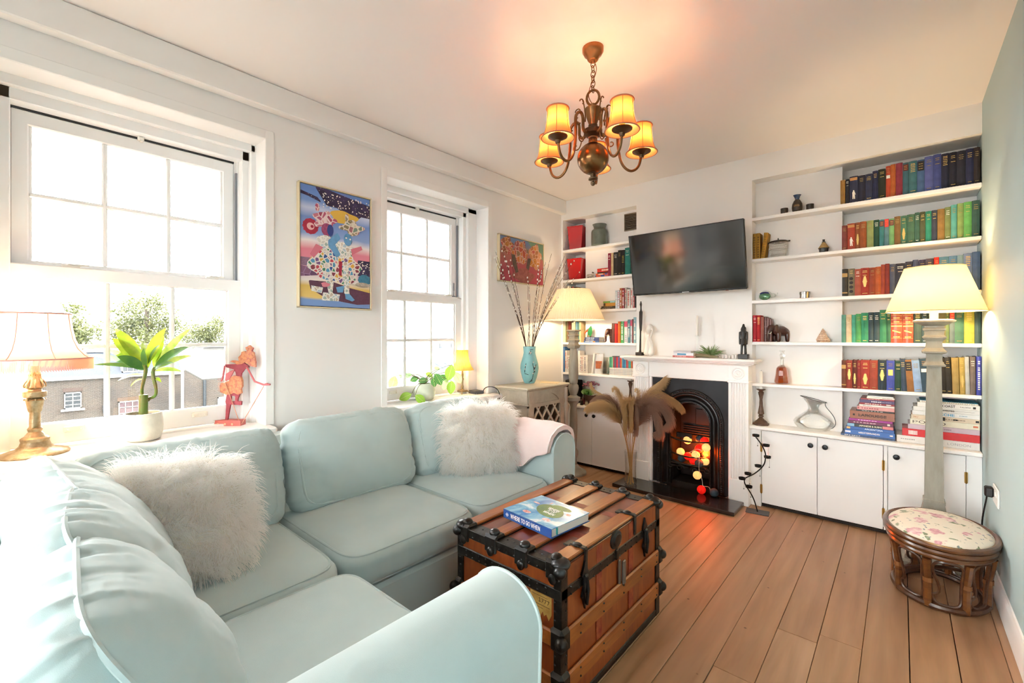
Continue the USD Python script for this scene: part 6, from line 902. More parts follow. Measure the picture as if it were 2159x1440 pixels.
# ================================================================ window sill things
px_, py_ = -2.705, .435
dp = thing('potted_dracaena', 'bright green dracaena in a cream ceramic pot on the left window sill', 'plant', (px_, py_, .80)); CER = M('e0d8c8', rough=.55, var=.15, scale=30., bump=.2, bscale=90)
part(dp, 'pot', shell([(.050, 0), (.065, .008), (.074, .035), (.0765, .062), (.075, .095), (.071, .130)], (px_, py_, .80), 40, .006), CER, smooth=40); part(dp, 'soil', lathe([(.066, .10), (.066, .116), (.02, .119)], (px_, py_, .80), 24), M('2a1e16', rough=.95, bump=.8, bscale=90))
BK = leaf_mat('dracaena_stem', '6a8a3c', '8a7a48', 30.); part(dp, 'trunk', tube([(px_, py_, .90), (px_ + .002, py_, 1.015)], [.0185, .0175], 12), BK); part(dp, 'trunk_top', sph((px_ + .002, py_, 1.008), .0155, 1, (1, 1, .3)), M('a08c6a', rough=.9))
D0 = 2.13
for b_, t_ in (((303, 838), (305, 768)), ((327, 834), (326, 775))): part(dp, 'shoot', tube(spline([at(314, b_[1] + 6, D0), at(*b_, D0), at((b_[0] * 2 + t_[0]) / 3 - 1, (b_[1] + t_[1]) / 2, D0 - .01), at(*t_, D0)], 14), [.007] * 7 + [.008] * 7, 7), BK)
LV = [leaf_mat('dracaena_leaf_light', 'b4cf3c', '86ac2c', 14.), leaf_mat('dracaena_leaf_dark', '5c8a38', '3f6c34', 14.), leaf_mat('dracaena_leaf_edge', 'd0d878', '9ab048', 20.)]
for k, (bx, by, tx_, ty_, w, dd, mt) in enumerate(((306, 772, 242, 692, .052, .02, 0), (304, 772, 237, 713, .052, .0, 0), (306, 774, 222, 737, .030, .03, 0), (304, 776, 186, 747, .026, .05, 1), (306, 778, 199, 769, .018, -.06, 1), (304, 780, 247, 752, .045, -.07, 1), (308, 770, 350, 692, .056, -.03, 0), (312, 768, 336, 728, .030, -.10, 1), (324, 774, 346, 708, .034, .02, 0), (326, 772, 402, 692, .036, .04, 2), (326, 774, 398, 732, .048, -.05, 1), (326, 778, 405, 750, .030, .0, 2), (326, 782, 382, 783, .020, .02, 2), (308, 770, 300, 722, .022, .08, 2), (300, 790, 248, 803, .016, .06, 2), (325, 800, 340, 806, .014, -.02, 0), (306, 776, 304, 735, .03, -.06, 1), (322, 780, 366, 765, .022, -.1, 1), (300, 800, 275, 815, .012, .03, 0), (306, 782, 318, 742, .036, .0, 0))):
    part(dp, 'leaf', leaf(at(bx, by, D0), at(tx_, ty_, D0 + dd), w, .018, .3), LV[mt], smooth=True)
ex, ey = -2.735, 2.115
mp_ = thing('prayer_plant', 'trailing prayer plant with veined green leaves in a round pale pot on the right sill', 'plant', (ex, ey, .80)); part(mp_, 'pot', shell([(.050, 0), (.066, .012), (.077, .045), (.078, .07), (.070, .10), (.058, .128)], (ex, ey, .80), 36, .006), M('d3d8c6', rough=.45), smooth=40); part(mp_, 'soil', lathe([(.058, .10), (.058, .112), (.02, .115)], (ex, ey, .80), 20), M('2a1e16', rough=.95))
PV = [NM('maranta_' + n_, {'tc': ('texture_coordinate', {}), 'w': ('wave_texture', dict(wave_type='bands', bands_direction='diagonal', scale=42., distortion=2.)), 'r': ('rgb_ramp', dict(ramp=[(.2, L(a_)), (.75, L(b_)), (.92, L(c2_))])), 'p': ('principled_bsdf', dict(roughness=.35)), 't': ('translucent_bsdf', {}), 'x': ('mix_closure', dict(fac=.4))}, [('tc.object', 'w.vector'), ('w.fac', 'r.fac'), ('r.color', 'p.base_color'), ('r.color', 't.color'), ('p.BSDF', 'x.closure1'), ('t.BSDF', 'x.closure2')], 'x.closure') for n_, a_, b_, c2_ in (('bright', '8abf34', '6aa82c', 'c8dc68'), ('dark', '2f6a38', '3c7c3c', '9acb70'), ('pale', 'c4dc9c', 'a8cc7c', 'dce8b8'))]
Dm = 3.42
for k, (cx_, cy_, ang_, ln, mt, dd) in enumerate(((829, 808, 255, .115, 0, -.05), (836, 799, 280, .09, 2, .04), (851, 811, 265, .085, 2, .03), (855, 837, 205, .10, 0, -.16), (886, 842, 320, .095, 0, -.16), (874, 800, 200, .07, 1, .0), (860, 792, 190, .06, 1, .03), (924, 800, 300, .10, 1, -.09), (949, 786, 255, .125, 0, -.05), (939, 811, 250, .09, 2, .0), (951, 817, 265, .105, 0, -.02), (965, 797, 300, .10, 2, .05), (921, 777, 170, .045, 2, .06), (905, 791, 150, .06, 0, .05), (892, 803, 190, .075, 1, -.03), (842, 795, 185, .05, 1, .05), (936, 797, 320, .07, 1, .02), (915, 806, 280, .075, 1, -.07))):
    a = math.radians(ang_); c3 = at(cx_, cy_, Dm + dd); e3 = np.array((c_ * math.cos(a), s_ * math.cos(a), math.sin(a))) * ln / 2; root = np.array((ex, ey, .925)); b3 = c3 - e3
    lf = part(mp_, 'leaf', leaf(b3, c3 + e3, ln * .62, .006, .12, 11, .5, (s_ + .2, -c_, .35)), PV[mt], smooth=True); part(lf, 'leaf_stalk', tube(spline([root, (root + b3) / 2 + (0, 0, .035), b3], 10), .0018, 5), leaf_mat('stalk', '6a8a3c', '7a5a40', 20.))
    part(lf, 'midrib', tube(np.array([b3, (b3 + c3 + e3) / 2 + (0, 0, .0035), c3 + e3]) + np.array((s_, -c_, .3)) * .0012, .0011, 4), M('d4e08c', rough=.5))
rt = thing('router_box', 'small dark grey box with cables at the end of the right window sill', 'router', (-2.72, 2.66, .80)); part(rt, 'body', R(box(-2.775, -2.665, 2.60, 2.69, .801, .826, .004), (0, 0, 1), -12, (-2.72, 2.645, 0)), M('4a4e58', rough=.5)); part(rt, 'cable', tube(spline([(-2.68, 2.69, .815), (-2.62, 2.70, .86), (-2.56, 2.735, .84), (-2.56, 2.757, .74), (-2.58, 2.757, .55)], 30), .0035, 6), M('1a1a1c', rough=.5))
an = thing('window_aerial', 'little black magnetic aerial with a thin wire on the right window meeting rail', 'aerial', (-2.845, 2.50, 1.618)); part(an, 'mast', cat(lathe([(.014, 0), (.014, .006), (.005, .012), (.0035, .05), (.006, .055), (.006, .115), (.004, .118)], (-2.843, 2.50, 1.6185), 12)), M('6a6c74', rough=.5)); part(an, 'wire', tube(spline([(-2.83, 2.51, 1.621), (-2.815, 2.60, 1.60), (-2.80, 2.675, 1.57), (-2.795, 2.675, 1.48), (-2.79, 2.63, 1.2), (-2.79, 2.59, 1.16), (-2.785, 2.56, 1.12)], 36), .0016, 5), M('3a3a40', rough=.6))
# carved shadow puppet
PD = 2.458
def pp(pts): return Polygon([((400 + x / 7.2 - 485) / 937 * PD, (705.5 - 720 - y / 7.2) / 937 * PD + .5) for x, y in pts]).buffer(.0015)
po = at(485, 705.5, PD); po[2] = .80
def pm(m): v = facing(m, 'fwd')[0]; return np.stack([po[0] + v[:, 0] * c_ + v[:, 1] * -s_, po[1] + v[:, 0] * s_ + v[:, 1] * c_, v[:, 2] + .80], 1), m[1]
pu = thing('shadow_puppet', 'carved red and orange puppet figure with thin rods standing on the left window sill', 'puppet', (po[0], po[1], .80)); PR = M('a83c4c', rough=.6, var=.3, scale=60.); PO = M('dd9a68', rough=.6, var=.5, scale=70., h2='b4584a'); PK = M('c86a70', rough=.6)
part(pu, 'body', pm(T(ext(pp([(550, 352), (720, 345), (830, 325), (900, 380), (850, 400), (820, 440), (790, 480), (780, 530), (715, 530), (710, 470), (680, 420), (560, 385)]).union(pp([(580, 790), (630, 790), (628, 900), (620, 960), (577, 1190), (552, 1190), (565, 960), (555, 910)])).union(pp([(680, 780), (740, 790), (760, 800), (735, 860), (730, 910), (790, 910), (785, 960), (630, 950), (630, 915), (700, 905), (705, 850)])).union(pp([(580, 700), (760, 700), (750, 820), (600, 820)])).union(pp([(710, 520), (780, 520), (760, 720), (660, 720)])), .010), (0, 0, -.005))), PR)
part(pu, 'face', pm(T(ext(pp([(750, 240), (765, 225), (790, 200), (800, 160), (840, 150), (880, 180), (885, 240), (860, 300), (800, 335), (730, 345), (690, 320), (630, 300), (660, 290), (760, 300), (755, 265)]), .012), (0, 0, -.006))), PO); part(pu, 'headdress', pm(T(ext(pp([(870, 180), (880, 130), (860, 90), (890, 80), (915, 60), (940, 85), (965, 100), (945, 145), (975, 170), (990, 240), (1000, 310), (1000, 385), (940, 370), (880, 330), (850, 320), (890, 250)]), .014), (0, 0, -.007))), M('b4505a', rough=.6, var=.6, scale=70., h2='d89a68'))
for x, y, r in ((885, 110, .007), (935, 110, .007), (945, 230, .012), (910, 290, .008)): part(pu, 'headdress_ornament', pm(T(ext(affinity.translate(Point(0, 0).buffer(r), *pp([(x - 1, y - 1), (x + 1, y - 1), (x, y + 1)]).centroid.coords[0]), .004), (0, 0, .006))), PO)
part(pu, 'sarong', pm(T(ext(pp([(640, 540), (690, 520), (780, 535), (800, 600), (800, 680), (780, 720), (790, 780), (740, 800), (680, 770), (630, 800), (560, 800), (480, 760), (470, 680), (490, 630), (560, 620), (610, 600)]), .016), (0, 0, -.008))), PO); part(pu, 'scarf', pm(T(ext(pp([(690, 430), (650, 510), (610, 575), (560, 590), (570, 490), (640, 450)]), .006), (0, 0, .004))), PK)
def pl_(pts, r, dz=.0): q = [pp([(x - 1, y - 1), (x + 1, y - 1), (x, y + 1)]).centroid.coords[0] for x, y in pts]; return pm(tube([(a_, b_, dz) for a_, b_ in q], r, 6))
for pts, nm_ in (([(548, 362), (520, 530), (495, 600)], 'arm'), ([(880, 388), (1000, 605), (1140, 658)], 'arm')): part(pu, nm_, pl_(pts, .0055, .008), PK)
part(pu, 'hand', cat(pl_([(1140, 655), (1235, 650)], .005, .008), pl_([(1150, 645), (1200, 632)], .003, .010)), PK)
for pts in ([(540, 560), (770, 1195)], [(1145, 675), (815, 1240)]): part(pu, 'rod', pl_(pts, .002, .014), M('c88a70', rough=.6))
part(pu, 'base', pm(T(ext(pp([(425, 1190), (805, 1190), (805, 1272), (425, 1272)]), .05), (0, 0, -.025))), M('c46a62', rough=.6)); part(pu, 'base_rosette', pm(cat(*[T(ext(affinity.translate(Point(0, 0).buffer(.006), *pp([(x - 1, 1239), (x + 1, 1239), (x, 1243)]).centroid.coords[0]), .003), (0, 0, .025)) for x in (470, 580, 690)])), M('e0b090', rough=.6))
# ================================================================ right-hand alcove ornaments
STW = M('2a2420', rough=.35, var=.5, scale=30., h2='4a3a2c'); CUPG = M('8a6a48', rough=.5, var=.4, scale=60.)
sk = thing('sake_flask', 'dark brown stoneware flask with blue flared neck on the top right shelf', 'flask', (-.574, 3.84, 2.203)); part(sk, 'body', lathe([(.024, 0), (.031, .006), (.034, .03), (.032, .055), (.022, .078), (.014, .088)], (-.574, 3.84, 2.2035), 28), STW, smooth=40); part(sk, 'neck', lathe([(.014, .086), (.013, .094), (.020, .112), (.026, .122), (.020, .121), (.010, .10)], (-.574, 3.84, 2.2035), 28), M('1c3a66', rough=.2, coat=.5), smooth=40, label='glossy blue flared neck'); part(sk, 'painted_panel', sph((-.574, 3.812, 2.2415), .019, 2, (1, .3, .8)), CUPG)
for x, l_ in ((-.656, 'left'), (-.495, 'right')):
    cp = thing('sake_cup', 'small dark stoneware cup %s of the flask on the top right shelf' % l_, 'cup', (x, 3.84, 2.2035), 'cups beside the sake flask'); z0 = 2.2015 + (x + .862) / 1.22 * .003; part(cp, 'body', shell([(.020, 0), (.0235, .004), (.0245, .04)], (x, 3.84, z0), 22, .003), STW, smooth=40); part(cp, 'painted_panel', sph((x, 3.822, z0 + .022), .014, 1, (1, .4, .7)), CUPG)
zs2 = 1.8812
bk = thing('wire_basket', 'small white wire basket with a dark pointed lid on the second right shelf', 'basket', (-.697, 3.845, zs2)); wr_ = []
bp_ = [(.044, 0), (.050, .02), (.056, .06), (.058, .095), (.057, .112)]
for q in range(36):
    t = q * math.pi / 18
    for sg in (-1, 1): wr_.append(tube([(-.697 + r * math.cos(t + sg * z * 4) * 1.05, 3.845 + r * .62 * math.sin(t + sg * z * 4), zs2 + z) for r, z in bp_], .0009, 3))
part(bk, 'wire_mesh', cat(*wr_), M('c9c2b6', rough=.5, metal=.3), kind='stuff'); part(bk, 'hoop', cat(*[tube([(-.697 + r * 1.05 * math.cos(t), 3.845 + r * .62 * math.sin(t), zs2 + z) for t in np.arange(30) * math.pi / 15], .0018, 5, True) for r, z in bp_]), M('a8a094', rough=.5, metal=.4))
part(bk, 'lid', cat(lathe([(.064, .112), (.066, .117), (.05, .127), (.02, .132), (.004, .134), (.003, .146)], (-.697, 3.845, zs2), 30, sx=1.05, sy=.62), box(-.775, -.755, 3.842, 3.85, zs2 + .108, zs2 + .116, .002), box(-.64, -.618, 3.842, 3.85, zs2 + .112, zs2 + .122, .002)), M('3a3532', rough=.4, metal=.5), smooth=40)
lp = thing('lidded_pot', 'little black pot with a conical straw lid on the second right shelf', 'pot', (-.414, 3.845, zs2 + .0006)); part(lp, 'body', lathe([(.024, 0), (.028, .012), (.030, .028), (.033, .030), (.033, .034)], (-.414, 3.845, zs2 + .0006), 26), M('1a1718', rough=.2, coat=.5), smooth=40); part(lp, 'lid', lathe([(.034, .034), (.026, .046), (.014, .066), (.009, .076)], (-.414, 3.845, zs2), 26), M('a88a58', rough=.8, var=.3, scale=60.), smooth=40); part(lp, 'lid_knob', lathe([(.011, .076), (.010, .081), (.006, .083), (.008, .096)], (-.414, 3.845, zs2), 14), M('2a2622', rough=.5))
zs3 = 1.5637
fs_ = thing('glass_fish', 'green and blue art-glass fish ornament on the third right shelf', 'ornament', (-.785, 3.84, zs3)); part(fs_, 'body', sph((-.785, 3.84, zs3 + .030), .034, 3, (1.15, .6, .85)), M('3c9a5c', rough=.05, trans=.6, var=.5, scale=50., h2='a8d8b0', coat=.5), smooth=True); part(fs_, 'back_fin', sph((-.788, 3.84, zs3 + .050), .026, 2, (1.25, .55, .6)), M('20287a', rough=.08, trans=.3, coat=.5), smooth=True); part(fs_, 'tail', cat(sph((-.735, 3.84, zs3 + .035), .02, 2, (1.1, .25, .8)), tube(spline([(-.745, 3.84, zs3 + .02), (-.71, 3.85, zs3 + .03), (-.70, 3.84, zs3 + .05)], 8), .003, 6)), GLASS, smooth=True); part(fs_, 'glass_halo', tube([(-.785 + .045 * math.cos(t), 3.84, zs3 + .036 + .036 * math.sin(t)) for t in np.arange(6, 28) * math.pi / 18 - .6], .003, 6), GLASS)
tn = thing('tea_light_tin', 'small brushed-steel tin on the third right shelf', 'tin', (-.526, 3.84, zs3)); part(tn, 'body', lathe([(.031, 0), (.032, .002), (.032, .034)], (-.526, 3.84, zs3 + .0005), 30), M('b8b6b0', rough=.25, metal=.95), smooth=40); part(tn, 'lid', lathe([(.0335, .030), (.034, .032), (.034, .046), (.032, .048)], (-.526, 3.84, zs3), 30), M('a8a6a0', rough=.25, metal=.95), smooth=40)
zs4 = 1.2456
def elephant(t, c, k, turn, m, tusks=True):
    X = lambda p: np.array(R((np.array([p], float) * k, []), (0, 0, 1), turn)[0][0]) + c
    b = organic([[(X((0, 0, .085)), .036 * k), (X((.05, 0, .082)), .038 * k), (X((.085, 0, .072)), .030 * k)], *[[(X((x, y, .06)), .017 * k), (X((x, y, .012)), .014 * k)] for x in (.005, .082) for y in (-.02, .02)], [(X((-.005, 0, .10)), .026 * k), (X((-.042, 0, .105)), .024 * k), (X((-.060, 0, .085)), .014 * k), (X((-.068, 0, .05)), .010 * k), (X((-.066, 0, .018)), .007 * k), (X((-.074, 0, .010)), .006 * k)], [(X((.108, 0, .08)), .006 * k), (X((.115, 0, .045)), .003 * k)]], edge=.010 * k)
    p = part(t, 'elephant_body', b, m, smooth=True)
    for sg in (-1, 1):
        e_ = sph((0, 0, 0), 1, 2, (.020 * k, .006 * k, .030 * k)); e_ = R(T(e_, (-.018 * k, sg * .030 * k, .100 * k)), (0, 0, 1), turn); part(p, 'ear', T(e_, c), m, smooth=True)
        if tusks: part(p, 'tusk', tube(spline([X((-.050, sg * .013, .075)), X((-.066, sg * .016, .062)), X((-.080, sg * .016, .066))], 8), [.0034 * k] * 4 + [.0026 * k, .002 * k, .0014 * k, .0006 * k], 6), M('e4dcc8', rough=.4))
EL = M('4c2620', rough=.3, var=.4, scale=40., coat=.3); EL2 = M('5c3026', rough=.35, var=.3, scale=40., coat=.2)
e1 = thing('elephant_bookend', 'dark carved wooden elephant bookend on the fourth right shelf, beside red books', 'bookend', (-.735, 3.85, zs4)); elephant(e1, (-.712, 3.845, zs4), 1.0, 52, EL); part(e1, 'carved_books', cat(*[box(-.781 + q * .0165, -.766 + q * .0165, 3.805, 3.88, zs4, zs4 + (.19, .183, .172)[q], .003) for q in range(3)], *[box(-.782 + q * .0165, -.765 + q * .0165, 3.8035, 3.81, zs4 + z, zs4 + z + .006) for q in range(2) for z in (.03, .07, .11, .15)]), M('6a3c38', rough=.4, var=.3, scale=40.))
shl = thing('sea_shell', 'pointed cream sea shell standing on the fourth right shelf', 'shell', (-.418, 3.84, zs4)); sp_ = [(-.418 + (.030 * (1 - u) + .002) * math.cos(u * 44), 3.84 + (.030 * (1 - u) + .002) * math.sin(u * 44), zs4 + .012 + .085 * u) for u in np.linspace(0, 1, 160)]
SHM = M('e0cdb8', rough=.4, var=.4, scale=70., h2='b88a6c'); part(shl, 'whorl', cat(tube(sp_, np.linspace(.0125, .002, 160), 7), lathe([(.030, .004), (.018, .05), (.003, .098)], (-.418, 3.84, zs4), 16)), SHM, smooth=True); part(shl, 'spines', cat(*[lathe([(.004, 0), (.001, .010)], (-.418 + .034 * math.cos(t), 3.84 + .034 * math.sin(t), zs4 + .001), 6) for t in np.arange(14) * math.pi / 7]), SHM)
dz_ = .9300
dc = thing('spirit_decanter', 'cut-glass decanter of amber spirit with a glass stopper on the lowest right shelf', 'decanter', (-.672, 3.85, dz_)); AMBL = NM('amber_spirit', {'t': ('transparent_bsdf', dict(color=L('f0913a'))), 'd': ('translucent_bsdf', dict(color=L('d8661a'))), 'e': ('principled_bsdf', dict(base_color=L('c8560e'), roughness=.1)), 'x': ('mix_closure', dict(fac=.35)), 'y': ('mix_closure', dict(fac=.35))}, [('t.BSDF', 'x.closure1'), ('d.BSDF', 'x.closure2'), ('x.closure', 'y.closure1'), ('e.BSDF', 'y.closure2')], 'y.closure'); n8 = 10
part(dc, 'liquid', lathe([(.038, .003), (.051, .014), (.052, .022), (.043, .065), (.040, .10), (.036, .118), (.024, .128)], (-.672, 3.85, dz_), n8), AMBL, smooth=False, label='amber spirit'); part(dc, 'body', shell([(.040, 0), (.0545, .012), (.055, .022), (.046, .065), (.0425, .10), (.039, .120), (.026, .133), (.014, .142), (.013, .185), (.020, .198)], (-.672, 3.85, dz_), n8, .0022), THIN, smooth=False); part(dc, 'stopper', lathe([(.009, .185), (.011, .20), (.021, .206), (.022, .218), (.010, .228), (.012, .238), (.022, .246), (.018, .252)], (-.672, 3.85, dz_), 8), THIN, smooth=False)
CB = M('4a342a', rough=.45, var=.5, scale=40., h2='6a5244', metal=.3)
for x, y, zb_, lab in ((-.806, 3.815, .6105, 'turned brown candlestick with a white candle on the right-hand worktop'), (-1.888, 3.825, .6005, 'turned brown candlestick with a white candle behind the dried pampas grass')):
    cs = thing('candlestick', lab, 'candlestick', (x, y, zb_)); part(cs, 'base', cat(lathe([(.056, 0), (.056, .012), (.046, .018), (.040, .028), (.030, .036)], (x, y, zb_), 8, turn=.39), lathe([(.030, .034), (.020, .045), (.012, .055), (.018, .062), (.018, .070), (.012, .078)], (x, y, zb_), 20)), CB, smooth=30)
    part(cs, 'stem', lathe([(.012, .075), (.022, .085), (.020, .10), (.012, .15), (.010, .195), (.014, .22), (.018, .235), (.020, .248), (.013, .255), (.018, .262), (.030, .268), (.031, .273), (.012, .274)], (x, y, zb_), 20), CB, smooth=40); part(cs, 'candle', lathe([(.012, .265), (.0108, .40), (.009, .408), (.002, .41)], (x, y, zb_), 16), M('f0ece4', rough=.4), smooth=40); part(cs, 'wick', tube([(x, y, zb_ + .405), (x + .002, y, zb_ + .418)], .0012, 5), M('2a2420'))
wd = thing('wine_decanter', 'wide clear glass wine decanter with a slanted rim on the right-hand worktop', 'decanter', (-.475, 3.835, .6104)); prw = [(.070, .0), (.100, .010), (.126, .040), (.130, .058), (.116, .082), (.080, .108), (.048, .132), (.034, .155), (.033, .180), (.044, .205)]
vw, fw_ = shell(prw, (0, 0, 0), 48, .0024); up_ = np.clip((vw[:, 2] - .17) / .035, 0, 1); vw = vw.copy(); vw[:, 0] *= 1 + up_ * .9; vw[:, 2] += -up_ * vw[:, 0] * .22 + up_ * .012; part(wd, 'bowl', (vw * (.95, .72, 1.03) + (-.475, 3.845, .6104), fw_), THIN, smooth=True)
rim = np.array([(.084 * math.cos(t), .044 * math.sin(t), .217 - .22 * .084 * math.cos(t)) for t in np.arange(40) * math.pi / 20]); part(wd, 'rim', tube(rim * (.95, .72, 1.03) + (-.475, 3.845, .6104), .0022, 6, True), M('5a6060', rough=.1))
part(wd, 'handle_edge', tube(spline([(-.400, 3.845, .822), (-.405, 3.845, .80), (-.385, 3.845, .765), (-.355, 3.845, .72), (-.346, 3.845, .67), (-.372, 3.845, .635)], 24), .0026, 6), M('5a6064', rough=.1))
# ================================================================ mantelshelf ornaments
zm = 1.1163; BLK = M('161416', rough=.4, var=.3, scale=40., h2='2a2626')
ts = thing('thin_statuette', 'very tall thin dark figure statuette at the left end of the mantelshelf', 'statuette', (-1.735, 3.70, zm)); BRZ = M('2c221e', rough=.5, bump=.6, bscale=90); part(ts, 'plinth', box(-1.768, -1.705, 3.675, 3.725, zm, zm + .028, .003), BRZ)
part(ts, 'figure', organic([[((-1.735, 3.70, zm + .02), .013), ((-1.733, 3.70, zm + .05), .008), ((-1.731, 3.70, zm + .20), .007), ((-1.728, 3.70, zm + .29), .011), ((-1.727, 3.70, zm + .32), .009), ((-1.726, 3.70, zm + .38), .012), ((-1.726, 3.70, zm + .41), .006), ((-1.726, 3.70, zm + .43), .006), ((-1.727, 3.70, zm + .45), .010), ((-1.726, 3.70, zm + .475), .004)], [((-1.716, 3.70, zm + .385), .005), ((-1.717, 3.698, zm + .30), .0045), ((-1.722, 3.698, zm + .22), .004)], [((-1.738, 3.70, zm + .385), .005), ((-1.738, 3.698, zm + .30), .0045), ((-1.735, 3.698, zm + .23), .004)]], edge=.008, it=4), BRZ, smooth=True)
ws = thing('white_figurine', 'white abstract porcelain figurine of a curled figure on the left of the mantelshelf', 'figurine', (-1.65, 3.70, zm)); WP = M('e8e2da', rough=.35, coat=.3)
part(ws, 'figure', organic([[((-1.672, 3.70, zm + .026), .028), ((-1.668, 3.70, zm + .08), .022), ((-1.662, 3.70, zm + .14), .017), ((-1.655, 3.70, zm + .19), .014), ((-1.658, 3.70, zm + .225), .024), ((-1.645, 3.70, zm + .25), .026)], [((-1.632, 3.70, zm + .026), .027), ((-1.628, 3.70, zm + .07), .021), ((-1.640, 3.70, zm + .12), .018), ((-1.655, 3.70, zm + .165), .014)], [((-1.630, 3.70, zm + .25), .014), ((-1.618, 3.70, zm + .22), .007), ((-1.630, 3.70, zm + .18), .006), ((-1.640, 3.70, zm + .15), .007)], [((-1.622, 3.70, zm + .10), .008), ((-1.612, 3.70, zm + .07), .008), ((-1.622, 3.70, zm + .04), .010)]], edge=.010, it=8), WP, smooth=True)
gc = thing('glass_candlestick', 'clear glass candlestick with a white candle, nearly invisible against the chimney breast', 'candlestick', (-1.246, 3.71, zm)); part(gc, 'holder', lathe([(.030, 0), (.031, .004), (.012, .010), (.007, .03), (.009, .08), (.006, .12), (.010, .15), (.008, .165), (.024, .172), (.024, .178), (.010, .18)], (-1.246, 3.71, zm), 24), THIN, smooth=True); part(gc, 'candle', lathe([(.0105, .176), (.0095, .335), (.002, .342)], (-1.246, 3.71, zm), 14), M('ece6de', rough=.4), smooth=40)
ap_ = thing('air_plant', 'spiky green air plant on a dried stem in the middle of the mantelshelf', 'plant', (-1.14, 3.68, zm)); gg = np.random.default_rng(3); bl_ = []
for k in range(64):
    t = gg.uniform(0, 2 * math.pi); el_ = gg.uniform(.08, 1.25); ln = gg.uniform(.07, .135) * (.75 + .4 * math.cos(el_)); e3 = np.array((math.cos(t) * math.cos(el_), math.sin(t) * math.cos(el_) * .45, math.sin(el_))) * ln; b3 = np.array((-1.14, 3.685, zm + .012)); bl_.append(leaf(b3, b3 + e3, .0075, .012, .4, 7, .22, (0, -1, .6), .01))
part(ap_, 'blades', cat(*bl_), leaf_mat('air_plant_leaf', '6a8a4c', '8a9a6c', 30.), kind='stuff', smooth=True); part(ap_, 'dried_base', organic([[((-1.245, 3.67, zm + .016), .013), ((-1.20, 3.675, zm + .018), .016), ((-1.15, 3.68, zm + .014), .014), ((-1.08, 3.68, zm + .010), .008)]], edge=.01), M('8a7e60', rough=.9, bump=.6, bscale=70), smooth=True)
for k, (x, w) in enumerate(((-1.035, .016), (-1.012, .020), (-.988, .008), (-.966, .018), (-.944, .012))): single('letter_block', box(x - w / 2, x + w / 2, 3.66, 3.675, zm, zm + .030, .003), M('cfc8c4', rough=.5), 'tiny white block ornament on the mantelshelf, %s of five between plant and statue' % ORD[k], 'ornament', 'tiny white blocks on the mantelshelf')
eg = thing('black_statue', 'black striding figure statue on a plinth at the right end of the mantelshelf', 'statue', (-.896, 3.68, zm)); part(eg, 'plinth', box(-.930, -.862, 3.655, 3.71, zm, zm + .036, .002), BLK); sx0, sz = -.896, zm + .036
part(eg, 'figure', organic([[((sx0 - .010, 3.668, sz + .006), .008), ((sx0 - .009, 3.672, sz + .05), .008), ((sx0 - .008, 3.68, sz + .10), .012)], [((sx0 + .012, 3.69, sz + .006), .009), ((sx0 + .011, 3.688, sz + .05), .008), ((sx0 + .009, 3.682, sz + .10), .012)], [((sx0, 3.682, sz + .085), .019), ((sx0, 3.682, sz + .115), .016), ((sx0, 3.682, sz + .15), .018), ((sx0, 3.682, sz + .165), .016)], [((sx0 - .019, 3.682, sz + .165), .008), ((sx0 + .019, 3.682, sz + .165), .008)], [((sx0 - .025, 3.682, sz + .163), .007), ((sx0 - .026, 3.68, sz + .12), .006), ((sx0 - .024, 3.676, sz + .078), .0055)], [((sx0 + .025, 3.682, sz + .163), .007), ((sx0 + .026, 3.68, sz + .12), .006), ((sx0 + .024, 3.676, sz + .078), .0055)], [((sx0, 3.682, sz + .165), .009), ((sx0, 3.682, sz + .185), .012), ((sx0, 3.680, sz + .198), .0125), ((sx0, 3.684, sz + .222), .007)]], edge=.007, it=4), BLK, smooth=True)
part(eg, 'headcloth', cat(sph((sx0, 3.686, sz + .196), .017, 2, (1.0, .8, .9)), box(sx0 - .018, sx0 - .009, 3.674, 3.69, sz + .165, sz + .195, .003), box(sx0 + .009, sx0 + .018, 3.674, 3.69, sz + .165, sz + .195, .003)), BLK, smooth=40); part(eg, 'kilt', lathe([(.027, .075), (.021, .11), (.018, .118)], (sx0, 3.682, sz), 20), BLK, smooth=40)
# ================================================================ left-hand alcove things
REDL = M('c0121a', rough=.25, coat=.5, bump=.1, bscale=20)
for z0, h, lab, tw in ((2.1675, .235, 'glossy red tapered box on the top left shelf', 14), (1.8585, .215, 'glossy red tapered box on the second left shelf, behind willow catkins', 8)):
    rb = thing('red_box', lab, 'box', (-2.50, 3.88, z0)); a0, a1 = .062, .080; v = np.array([(sx * a, sy * a, z) for a, z in ((a0, 0), (a1, h)) for sx, sy in ((-1, -1), (1, -1), (1, 1), (-1, 1))]); f = np.array([(0, 2, 1), (0, 3, 2), (0, 1, 5), (0, 5, 4), (1, 2, 6), (1, 6, 5), (2, 3, 7), (2, 7, 6), (3, 0, 4), (3, 4, 7), (4, 5, 6), (4, 6, 7)])
    part(rb, 'body', T(R((v, f), (0, 0, 1), tw), (-2.512, 3.895, z0)), REDL, smooth=False); part(rb, 'rim', T(R(cat(*[box(-.082, .082, sy * .080 - .002, sy * .080 + .002, h - .012, h + .002, .001) for sy in (-1, 1)], *[box(sx * .080 - .002, sx * .080 + .002, -.082, .082, h - .012, h + .002, .001) for sx in (-1, 1)]), (0, 0, 1), tw), (-2.512, 3.895, z0)), REDL)
single('stoneware_jar', shell([(.070, 0), (.078, .006), (.079, .04), (.079, .135), (.074, .152), (.058, .162), (.053, .175), (.060, .198), (.068, .210)], (-2.222, 3.84, 2.1675), 36, .006), M('6f786c', rough=.35, var=.3, scale=20., coat=.4, h2='5a6258'), 'grey-green glazed stoneware jar on the top left shelf', 'jar', smooth=40)
